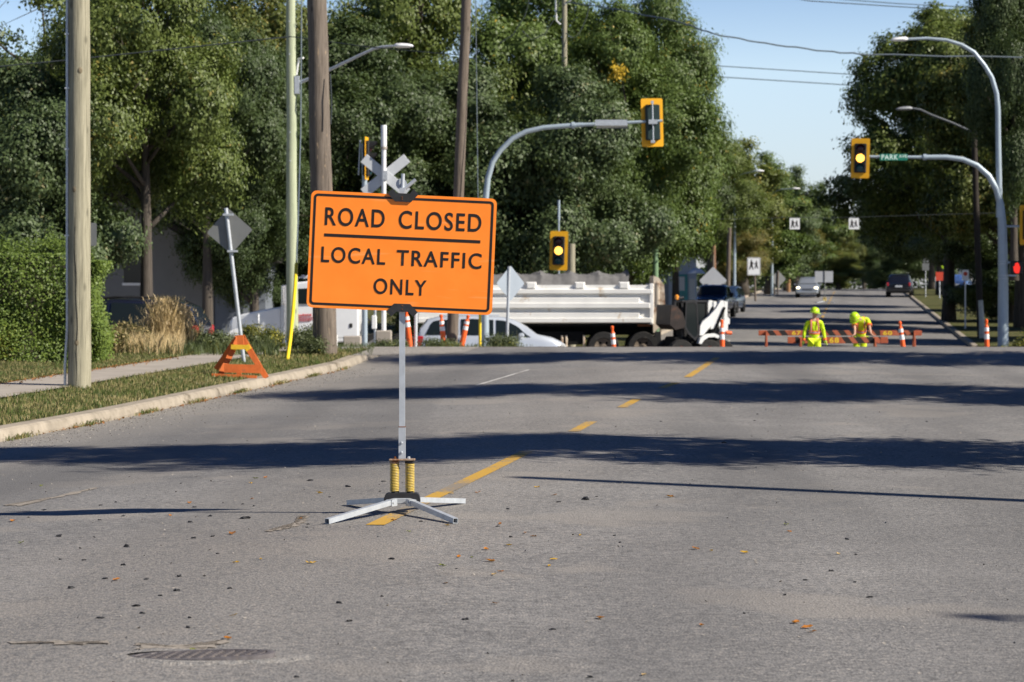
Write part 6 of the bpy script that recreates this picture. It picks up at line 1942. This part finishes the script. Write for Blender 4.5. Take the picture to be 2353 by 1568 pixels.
def lobes_broad(rg, R_, H, zb, n=11, top=.75):
    """rounded crown: base height zb, total height H, radius R_"""
    out = [(0, 0, zb + (H - zb) * .45, R_ * .62, R_ * .62, (H - zb) * .38)]
    for k in range(n):
        a = 2 * math.pi * (k / n) * 2.0 + rg.uniform(-.4, .4)
        f = (k + .5) / n
        z = zb + (H - zb) * (.12 + .74 * f)
        prof = math.sin(math.pi * min(1, (.22 + .70 * f))) ** .7
        r = R_ * (.62 * prof) * rg.uniform(.8, 1.1)
        s = R_ * rg.uniform(.32, .48) * (.75 + .35 * prof)
        out.append((r * math.cos(a), r * math.sin(a), z, s, s, s * rg.uniform(.65, .9)))
    out.append((rg.uniform(-.1, .1) * R_, rg.uniform(-.1, .1) * R_, H - R_ * .28, R_ * .34, R_ * .34, R_ * .3))
    return out

def trunk_mesh(rg, H, zb, R_, r0, lobes, lean=(0, 0)):
    mb = MB()
    top = (lean[0], lean[1], zb + (H - zb) * .6)
    P = [Vector((top[0] * t * t + .03 * math.sin(5 * t) * (t > 0), top[1] * t * t, -.25 + (top[2] + .25) * t)) for t in np.linspace(0, 1, 8)]
    mb.tube(P, [r0 * (1.25 if i == 0 else 1 - .72 * i / 7) for i in range(8)], 12)
    for l in lobes[1:]:
        c = Vector(l[:3]); z0 = max(zb * .75, min(top[2] * .92, c.z - (c.xy.length) * .7))
        t = (z0 + .25) / (top[2] + .25); s = Vector((top[0] * t * t, top[1] * t * t, z0))
        mid = s.lerp(c, .5) + Vector((0, 0, .12 * (c - s).length * -.3)) + Vector((rg.uniform(-.2, .2), rg.uniform(-.2, .2), 0))
        rr = r0 * .42 * (1 - .5 * t)
        mb.tube([s, s.lerp(mid, .5), mid, c], [rr, rr * .8, rr * .6, rr * .22], 7)
        for q in range(3):      # twigs
            e = c + Vector(tuple(float(np.clip(rg.normal(), -1.1, 1.1)) * l[3 + w_] * .62 for w_ in range(3)))
            mb.tube([mid.lerp(c, .4 + .2 * q), e], [rr * .25, rr * .06], 5)
    me = bpy.data.meshes.new('trunk'); me.from_pydata(mb.v, [], mb.f); me.shade_smooth(); me.update()
    return me

FM = {
 'olive': foliage_mat('leaves_olive', (0.0533, 0.0816, 0.0153), (0.1480, 0.1880, 0.0442), (.25, .20, .04), .02, .24, .35),
 'yellow': foliage_mat('leaves_yellow_green', (0.0629, 0.0864, 0.0162), (0.1591, 0.1840, 0.0450), (.30, .24, .05), .10, .26, .35),
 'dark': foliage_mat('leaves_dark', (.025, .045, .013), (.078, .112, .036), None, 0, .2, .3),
 'grey': foliage_mat('leaves_grey_green', (.034, .058, .020), (.105, .146, .054), (.2, .18, .08), .0, .2, .35),
 'bright': foliage_mat('leaves_bright', (0.0474, 0.0853, 0.0162), (0.1317, 0.1870, 0.0450), (.40, .28, .03), -.02, .26, .3),
 'autumn': foliage_mat('leaves_autumn', (0.0800, 0.0861, 0.0198), (0.1840, 0.1722, 0.0540), (.32, .22, .05), .16, .26, .4),
}
class Kind:
    pass
def make_kind(seed, R_, H, zb, n_leaves, leaf, n=11, gaps=0, r0=.32, clump=(.28, .5), per=55, lobes=None):
    rg = np.random.default_rng(seed)
    k = Kind(); k.R, k.H, k.zb = R_, H, zb
    lb = lobes(rg) if lobes else lobes_broad(rg, R_, H, zb, n)
    k.crown = crown_mesh('crown', rg, lb, n_leaves, leaf, clump, gaps=gaps, per=per)
    k.trunk = trunk_mesh(rg, H, zb, R_, r0, lb)
    k.crown.materials.append(FM['dark']); k.trunk.materials.append(M['bark'])
    return k
def tree(kind, label, loc, H, R_, mat, rz=0, group=None, name='tree', cat='tree', lowz=None):
    t = thing(name, label, cat, loc, rz, group)
    a = bpy.data.objects.new('trunk', kind.trunk); COL.objects.link(a); a.parent = t
    c = bpy.data.objects.new('crown', kind.crown); COL.objects.link(c); c.parent = t
    c.material_slots[0].link = 'OBJECT'; c.material_slots[0].material = FM[mat]
    t.scale = (R_ / kind.R, R_ / kind.R, H / kind.H)
    return t
K_BROAD = make_kind(1, 4.5, 11, 2.2, 185000, .070, 13)
K_BROAD2 = make_kind(2, 4.5, 12, 1.6, 200000, .070, 15)
K_HIGH = make_kind(8, 4.5, 11, 4.6, 170000, .070, 13)
K_LOW = make_kind(3, 4.2, 9, .6, 185000, .070, 14)
K_OPEN = make_kind(4, 5, 13, 4.0, 60000, .075, 12, gaps=1.5, per=45)
K_ELM = make_kind(5, 5.5, 13, 3.2, 215000, .09, 18, gaps=.7)
def lob_cone(rg):
    out = []
    for k in range(12):
        f = k / 11; z = 1.0 + 8.4 * f; r = 2.1 * (1 - f) ** .8 + .25
        a = k * 2.4
        out.append((r * .35 * math.cos(a), r * .35 * math.sin(a), z, r * .72, r * .72, .9))
    return out
K_CONE = make_kind(6, 2.2, 10.2, .8, 50000, .085, lobes=lob_cone, clump=(.2, .38))
def lob_poplar(rg):
    out = []
    for k in range(10):
        f = k / 9; z = 2.0 + 8.5 * f; r = 2.3 * math.sin(math.pi * min(1, .18 + .8 * f)) + .35
        a = k * 2.4
        out.append((r * .4 * math.cos(a), r * .4 * math.sin(a), z, r * .68, r * .68, 1.25))
    return out
K_POP = make_kind(7, 2.9, 12, 1.5, 60000, .095, lobes=lob_poplar)

def T(kind, dx, Y, H, R_, mat, label, rz=0, dz=0, **kw):
    p = pix(dx, 700, Y); p.z = SXY(p.x, Y) + dz
    return tree(kind, label, p, H, R_, mat, rz, **kw)
# left mass, near to far
T(K_HIGH, 335, 63, 10.4, 2.95, 'olive', 'olive green tree with drooping sunlit boughs over the white house', .6)
T(K_LOW, 45, 62, 8.0, 3.0, 'grey', 'grey green bushy tree at the left edge behind the vine hedge', 2.2)
T(K_BROAD2, 570, 106, 16.2, 5.0, 'yellow', 'yellow green tree with a dark hollow base between the two lamp poles', 1.1)
T(K_OPEN, 120, 90, 15.5, 6.2, 'olive', 'tall thin crowned tree with sky showing through at the upper left', .4)
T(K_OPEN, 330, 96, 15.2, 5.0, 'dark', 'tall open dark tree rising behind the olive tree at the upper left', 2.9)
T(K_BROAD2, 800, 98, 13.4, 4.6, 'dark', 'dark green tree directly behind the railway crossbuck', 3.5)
T(K_BROAD, 930, 112, 17.5, 6.0, 'olive', 'tall olive tree behind the dark ones, its top at the upper middle', .2)
T(K_LOW, 1075, 99, 11.4, 4.7, 'grey', 'large grey green tree spreading behind the signal mast pole', 4.0)
T(K_LOW, 1300, 98.5, 11.4, 4.4, 'grey', 'large grey green tree reaching down over the dump truck tarp', 1.9)
T(K_BROAD2, 1440, 108, 15.0, 4.3, 'bright', 'tall bright green tree at the right end of the left mass, beside the sky gap', 5.1)
T(K_BROAD2, 1505, 112, 16.6, 3.7, 'bright', 'tall narrow green tree on the very edge of the sky gap', 2.7)
T(K_BROAD, 1215, 116, 17.6, 6.0, 'bright', 'tall bright green tree behind the pole with hanging cable loops', 2.5)
T(K_HIGH, 1552, 124, 10.0, 3.2, 'dark', 'lower dark tree below the right flank of the bright green tree', 1.0)
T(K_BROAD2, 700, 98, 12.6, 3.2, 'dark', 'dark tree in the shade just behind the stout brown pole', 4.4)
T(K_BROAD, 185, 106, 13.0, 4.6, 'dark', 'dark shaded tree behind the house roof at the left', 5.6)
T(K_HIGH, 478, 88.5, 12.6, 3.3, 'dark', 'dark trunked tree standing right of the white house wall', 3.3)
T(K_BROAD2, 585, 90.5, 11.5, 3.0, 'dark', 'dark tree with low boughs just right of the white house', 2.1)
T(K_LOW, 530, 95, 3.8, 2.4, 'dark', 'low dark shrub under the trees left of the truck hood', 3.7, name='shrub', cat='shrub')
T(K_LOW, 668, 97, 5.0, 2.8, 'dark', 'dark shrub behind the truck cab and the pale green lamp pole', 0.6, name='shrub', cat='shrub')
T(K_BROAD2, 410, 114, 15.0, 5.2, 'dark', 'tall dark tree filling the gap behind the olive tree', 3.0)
T(K_BROAD2, 40, 108, 12.5, 5.0, 'olive', 'olive tree behind the grey green one at the left edge', 1.2)
# far left row down the street
T(K_BROAD, 1632, 196, 13.4, 5.0, 'olive', 'rounded olive tree at the head of the far left row', .8)
T(K_POP, 1708, 205, 14.2, 4.9, 'yellow', 'yellowish tree with pointed tips in the far left row', 2.0)
T(K_BROAD2, 1690, 199, 6.8, 3.2, 'autumn', 'small yellowing tree low beside the white school sign', 3.0)
T(K_POP, 1768, 218, 13.6, 4.4, 'bright', 'tall spiky green tree in the middle of the far left row', .7)
T(K_POP, 1830, 236, 13.0, 3.7, 'grey', 'tall grey green poplar beyond the left crosswalk sign', 1.7)
T(K_BROAD, 1806, 240, 7.6, 3.9, 'autumn', 'low autumn tinted tree behind the brown capped post', 4.2)
T(K_POP, 1880, 262, 12.4, 3.5, 'bright', 'green tree tapering down to the sky gap in the far left row', 3.1)
T(K_BROAD2, 1930, 300, 9.4, 3.2, 'yellow', 'yellow green tree closing the far end of the street on the left', 2.2)
T(K_BROAD, 1985, 345, 9.0, 4.6, 'grey', 'hazy grey green tree at the very end of the street', .3)
T(K_LOW, 1926, 262, 4.2, 3.4, 'yellow', 'low rounded yellow green tree behind the far portable sign', 1.4)
T(K_LOW, 2010, 330, 6.0, 5.2, 'dark', 'low dark tree closing the street right of the far portable sign', 5.0)
# one bough already turned yellow
yb_ = [o for o in SC.objects if o.get('label', '').startswith('tall bright green tree at the right end')][0]
bpy.context.view_layer.update()
q0 = yb_.matrix_world.inverted() @ pix(1420, 167, 104.6)
Pn = np.array(q0) + NP.normal(size=(170, 3)) * np.array([.30, .2, .16]); Nn = NP.normal(size=(170, 3)); Nn /= np.linalg.norm(Nn, axis=1)[:, None]
FM['gold'] = foliage_mat('golden_leaves', (.42, .28, .02), (.62, .42, .04), None, 0, .25, 2)
link('foliage', leaf_mesh('foliage', Pn, Nn, NP.uniform(.05, .10, 170)), FM['gold'], yb_)['label'] = 'bough of golden yellow leaves'
# the wood closing the view beyond the rise
n = 26000
xw = NP.uniform(-10, 190, n); hw_ = 5.0 + 1.6 * np.sin(xw * .21) + 1.1 * np.sin(xw * .53 + 1) + .7 * np.sin(xw * 1.3)
Pw = np.stack([xw, 410 + NP.normal(0, 2.2, n), .8 + hw_ * NP.random(n) ** .8], 1)
Nw = NP.normal(size=(n, 3)) * .5 + np.array([.3, -.6, .4]); Nw /= np.linalg.norm(Nw, axis=1)[:, None]
tag(link('distant_wood', leaf_mesh('distant_wood', Pw, Nw, NP.uniform(.25, .5, n), .6), FM['grey']), kind='stuff')
# right row: trunks on the verge, crowns over the street
T(K_ELM, 2180, 130, 17.2, 6.3, 'olive', 'large dark elm overhanging the street right of the sky gap', .9)
T(K_ELM, 2345, 118, 16.5, 5.4, 'yellow', 'big elm with sunlit yellowish leaves behind the right signal mast', 2.6)
T(K_BROAD, 2330, 96, 13.2, 2.3, 'dark', 'dark leafy bough at the upper right corner', 4.6, dz=3.0)
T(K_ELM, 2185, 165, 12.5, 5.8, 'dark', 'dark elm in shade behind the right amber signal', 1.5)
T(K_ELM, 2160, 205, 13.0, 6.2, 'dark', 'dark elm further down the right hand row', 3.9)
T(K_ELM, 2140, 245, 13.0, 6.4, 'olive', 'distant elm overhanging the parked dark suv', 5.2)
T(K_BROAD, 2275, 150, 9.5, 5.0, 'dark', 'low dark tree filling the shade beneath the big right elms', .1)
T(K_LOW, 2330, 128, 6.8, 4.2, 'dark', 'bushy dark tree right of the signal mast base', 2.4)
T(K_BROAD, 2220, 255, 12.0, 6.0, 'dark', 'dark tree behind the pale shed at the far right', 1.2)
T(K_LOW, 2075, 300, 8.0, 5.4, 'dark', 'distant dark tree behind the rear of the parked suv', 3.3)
# trees and a pole right of the frame, known by their road shadows, plus dense trees added for shade
def shade(kind, x, y, H, R_, mat, label, dz=0, rz=0):
    tree(kind, label, (x, y, zc(y) - .1 + dz), H, R_, mat, rz)
def lob_lean(rg):
    out = []
    for k in range(11):       # unseen street tree, lean and crown shaped to throw a level shadow band
        f = k / 10; h = 3.0 + 7.6 * f
        gx = 6.3 - 13.0 * f
        out.append((gx + .92 * 1.327 * h - 9.6 + rg.uniform(-.3, .3), -.39 * 1.327 * h + 1.55 + .24 * max(0, -gx) + rg.uniform(-.55, .55), h, 1.5 + rg.uniform(-.35, .4), 1.75 + rg.uniform(-.55, .5), 1.2))
    return out
K_LEAN = make_kind(9, 4.5, 11, 2.0, 56000, .085, lobes=lob_lean, per=60)
def shade(y, k, mat, label, x=9.6):
    t = tree(K_LEAN, label, (x, y, zc(y) - .1), 11, 4.5, mat, 0)
    t.scale = (1, k, 1)
shade(21.7 - 1.55, .88, 'olive', 'unseen street tree on the right, lean shaped for its road shadow, nearest the sign')
shade(32.9 - 1.55, 1.2, 'olive', 'unseen street tree on the right, lean shaped for its road shadow, second along the kerb', 14.4)
shade(44.2 - 1.55, 1.35, 'olive', 'unseen street tree on the right, lean shaped for its road shadow, by the railway', 15.4)
for x_, y_, h_, r_, q_ in ((25.0, 84.5, 11.4, 3.8, 'beside the right signal mast'), (28.5, 98.5, 13.0, 4.2, 'beyond the right signal mast'), (34.0, 112.0, 13.5, 4.6, 'farthest along the right verge')):
    tree(K_BROAD2, 'unseen dense tree added for shade on the right, ' + q_, (x_, y_, zc(y_)), h_, r_, 'dark', x_)  # added out of view to shade the mast, dark pole and verge
tree(K_CONE, 'slim conifer standing outside the picture behind the right shoulder', (12.35, 6.65, -.1), 8.4, 1.2, 'dark')
tag(MB().tube([(0, 0, -.3), (0, 0, 9.1)], [.15, .11], 12).build('utility_pole', M['wood_brown2'], loc=(11.2, 14.0, 0)), 'wooden pole outside the picture on the right, its thin shadow crossing the road', 'utility pole')

# vine hedge on a fence: leaves over two faces
rg = np.random.default_rng(31)
a = pix(240, 870, 40.2); x1 = a.x
hd_ = thing('vine_hedge', 'dense green vine covered fence at the left edge behind the pale utility pole', 'hedge', (x1 - 3.38, 40.5, SXY(x1, 40.5)))
HL, HT, HD = 6.0, 1.86, 1.1
n = 90000
side = rg.random(n)
x = -3.0 + HL * rg.random(n) ** 1.0 - .0; x = np.clip(x, -3, 3)
z = HT * rg.random(n)
wavy = .05 * np.sin(x * 3.1) + .05 * np.sin(z * 5 + x * 2)
P = np.stack([x, -.12 + wavy - np.abs(rg.normal(0, .08, n)), z], 1); N = np.tile([.25, -.8, .55], (n, 1))
k = side > .62            # end face
P[k] = np.stack([3.0 + .10 * np.sin(z[k] * 4) + np.abs(rg.normal(0, .09, k.sum())), HD * rg.random(k.sum()), z[k]], 1); N[k] = [1, -.3, .35]
k = (side > .5) & (side <= .62)   # top
P[k] = np.stack([x[k], HD * rg.random(k.sum()), HT + .07 * np.sin(x[k] * 6) + .05 * np.sin(x[k] * 17) + np.abs(rg.normal(0, .13, k.sum()))], 1); N[k] = [0, -.3, 1]
rnd_c = P[:, 0] > 2.75
P[rnd_c & (P[:, 2] > HT - .2), 2] -= .12
N += rg.normal(size=N.shape) * .5; N /= np.linalg.norm(N, axis=1)[:, None]
FM['vine'] = foliage_mat('vine_leaves', (.058, .104, .016), (.168, .232, .042), (.20, .20, .03), .05, .25, .9)
link('foliage', leaf_mesh('foliage', P, N, .026 * rg.uniform(.6, 1.3, n), .62), FM['vine'], hd_)
MB().box((-3, .34, -.1), (2.75, HD - .05, HT - .05)).build('fence', M['bark'], hd_)

# weeds and dry grass between the footpath and the crossing
def bush(label, dx, Y, w, h, mat, n, leaf=.03, name='weed_bush', spikes=10, sp_h=1.0, cat='weed', dybase=None):
    p = pix(dx, 800, Y); p.z = SXY(p.x, Y)
    t = thing(name, label, cat, p, 0)
    rg = np.random.default_rng(int(dx * 7 + Y))
    lb = [(rg.uniform(-.6, .6) * w, rg.uniform(-.4, .4) * w * .6, h * rg.uniform(.25, .62), w * rg.uniform(.28, .45), w * .3, h * rg.uniform(.22, .36)) for _ in range(8)]
    c = link('foliage', crown_mesh('foliage', rg, lb, n, leaf, (.07, .16), .5, per=30, bough=0), mat, t)
    mb = MB()
    for k in range(spikes):
        x, y = rg.uniform(-.75, .75) * w, rg.uniform(-.3, .3) * w
        hh = h * rg.uniform(.7, 1.15) * sp_h
        mb.tube([(x * .8, y, 0), (x, y, hh * .6), (x + rg.uniform(-.08, .08), y, hh)], [.007, .005, .002], 4)
    mb.build('stems', M['weed_stem'], t)
    return t
M['weed_stem'] = plain('weed_stem', (.16, .15, .07), .8, 0, .2, 5)
FM['weed'] = foliage_mat('weed_green', (.05, .070, .026), (.13, .155, .065), (.34, .32, .05), .02, .25, 1.5)
FM['weed_yellow'] = foliage_mat('weed_yellow', (.065, .080, .015), (.17, .18, .04), (.40, .36, .04), .22, .28, 1.8)
FM['weed_dry'] = foliage_mat('weed_dry', (.10, .095, .04), (.24, .20, .09), (.38, .29, .13), .2, .28, 1.8)
bush('pale green weed clump left of the dry golden grass', 285, 46, .55, .55, FM['weed_dry'], 9000, .028)
bush('broad low weed clump at the hedge corner below the parked suv', 240, 44, .45, .5, FM['weed_dry'], 6000, .028)
bush('feathery grey green weeds between the dry grass and the leaning sign', 470, 47, .75, .62, FM['weed'], 12000, .026, spikes=22)
bush('grey green weed clump behind the orange trestle', 560, 47.5, .5, .45, FM['weed'], 8000, .026)
bush('yellow flowering weed left of the yellow guy guard', 612, 48, .34, .48, FM['weed_yellow'], 7000, .024)
bush('yellow flowering weed just right of the trestle top', 580, 48.5, .28, .56, FM['weed_yellow'], 5000, .024)
bush('leafy weeds between the yellow guard and the stout brown pole', 700, 47.5, .36, .56, FM['weed'], 8000, .024, spikes=26)
bush('low weeds at the foot of the stout brown pole', 725, 45.0, .18, .3, FM['weed'], 3000, .022)
bush('grey weed clump at the foot of the diamond sign by the van', 1160, 52.5, .42, .30, FM['weed'], 7000, .02, spikes=16, sp_h=1.2)
bush('small weed tuft at the foot of the thin brown pole', 1010, 52, .45, .2, FM['weed'], 3500, .02)
bush('small weed tuft between the crossbuck and the road sign post', 895, 51.5, .4, .15, FM['weed'], 2600, .02)
bush('yellow green weeds right of the tall signal mast', 2362, 62, .5, 1.25, FM['weed_yellow'], 6000, .03)
bush('small bright weed at the foot of the signal mast', 2312, 56, .16, .34, FM['weed_yellow'], 1200, .025, spikes=3)
# dry golden grass
p = pix(383, 800, 46.5); p.z = SXY(p.x, 46.5)
dg_ = thing('dry_grass_clump', 'tall golden dry grass clump beside the parked suv', 'grass clump', p)
def tuft_pts(n, cx, sx_w, sy_w):
    return [(NP.normal(cx, sx_w), NP.normal(0, sy_w), 0) for _ in range(n)]
def join_blades(name, sets, m, w, lean, parent):
    """several spreads of stalks in one mesh"""
    obs = [blades(name, p_, a_, b_, w, m, lean) for p_, a_, b_ in sets]
    bm = bmesh.new()
    for o_ in obs: bm.from_mesh(o_.data)
    me = bpy.data.meshes.new(name); bm.to_mesh(me); bm.free()
    for o_ in obs:
        d_ = o_.data; bpy.data.objects.remove(o_); bpy.data.meshes.remove(d_)
    return link(name, me, m, parent)
join_blades('stalks', [(tuft_pts(1500, -.02, .09, .16), .60, .98), (tuft_pts(1500, .06, .16, .18), .42, .82), (tuft_pts(1100, -.12, .20, .2), .25, .62), (tuft_pts(600, .22, .14, .2), .3, .66)], M['dry_grass'], .0038, .55, dg_)
hd2 = []
for (n_, cx, sw, z0, z1) in ((900, -.02, .14, .68, .98), (800, .10, .22, .5, .80), (500, -.14, .24, .36, .6), (260, .28, .14, .4, .66)):
    hd2.append(([(NP.normal(cx, sw), NP.normal(0, .2), NP.uniform(z0, z1)) for _ in range(n_)], .04, .11))
join_blades('seed_heads', hd2, M['dry_grass'], .006, 1.1, dg_)
pts = []
for _ in range(2600):
    x = NP.uniform(220, 640); Y = NP.uniform(43.8, 47)
    q = pix(x, 800, Y); pts.append((q.x, Y, SXY(q.x, Y)))
o = blades('weeds', pts, .08, .28, .007, M['weed'], .7); tag(o, kind='stuff')
pts = []
for _ in range(1400):
    x = NP.uniform(235, 420); Y = NP.uniform(43.8, 46)
    q = pix(x, 800, Y); pts.append((q.x, Y, SXY(q.x, Y)))
o = blades('weeds', pts, .15, .45, .005, M['dry_grass'], .5); tag(o, kind='stuff')
pts = []
for _ in range(2200):
    x = NP.uniform(600, 905) if NP.random() < .7 else NP.choice([1012, 1085, 1165]) + NP.normal(0, 26); Y = NP.uniform(51.0, 53.5) if x > 860 else NP.uniform(46.5, 52)
    q = pix(x, 800, Y); pts.append((q.x, Y, SXY(q.x, Y)))
o = blades('weeds', pts, .03, .13, .006, M['weed'], .7); tag(o, kind='stuff')
# fallen leaves along the footpath edge and gutter, too many to count
n = 900
P = []; 
for _ in range(n):
    Y = NP.uniform(27, 43)
    if NP.random() < .7: u = -9.05 + abs(NP.normal(0, .14)) ; z = SXY(XU(u, Y), Y) + .03
    else: u = -6.07 + abs(NP.normal(0, .07)); z = G(max(u, -6.09), Y) + .012
    P.append((XU(u, Y), Y, z))
P = np.array(P); N = NP.normal(size=(n, 3)) * .4 + np.array([0, 0, 1.0]); N /= np.linalg.norm(N, axis=1)[:, None]
tag(link('leaf_litter', leaf_mesh('leaf_litter', P, N, NP.uniform(.015, .03, n), .6), LM['brown']), kind='stuff')
# loose grit by the kerb and over the road, nobody could count it
n = 5200
P = []
for _ in range(n):
    if NP.random() < .6:
        Y = NP.uniform(18, 43); u = -6.05 + abs(NP.normal(0, .45))
    else:
        Y = 6 + 38 * NP.random() ** 1.3; u = NP.uniform(-6, 5.5)
    P.append((XU(u, Y), Y, G(u, Y) + .003))
P = np.array(P); N = NP.normal(size=(n, 3)) * .5 + np.array([0, 0, 1.0]); N /= np.linalg.norm(N, axis=1)[:, None]
tag(link('grit', leaf_mesh('grit', P, N, NP.uniform(.004, .011, n), .9), M['gravel']), kind='stuff')
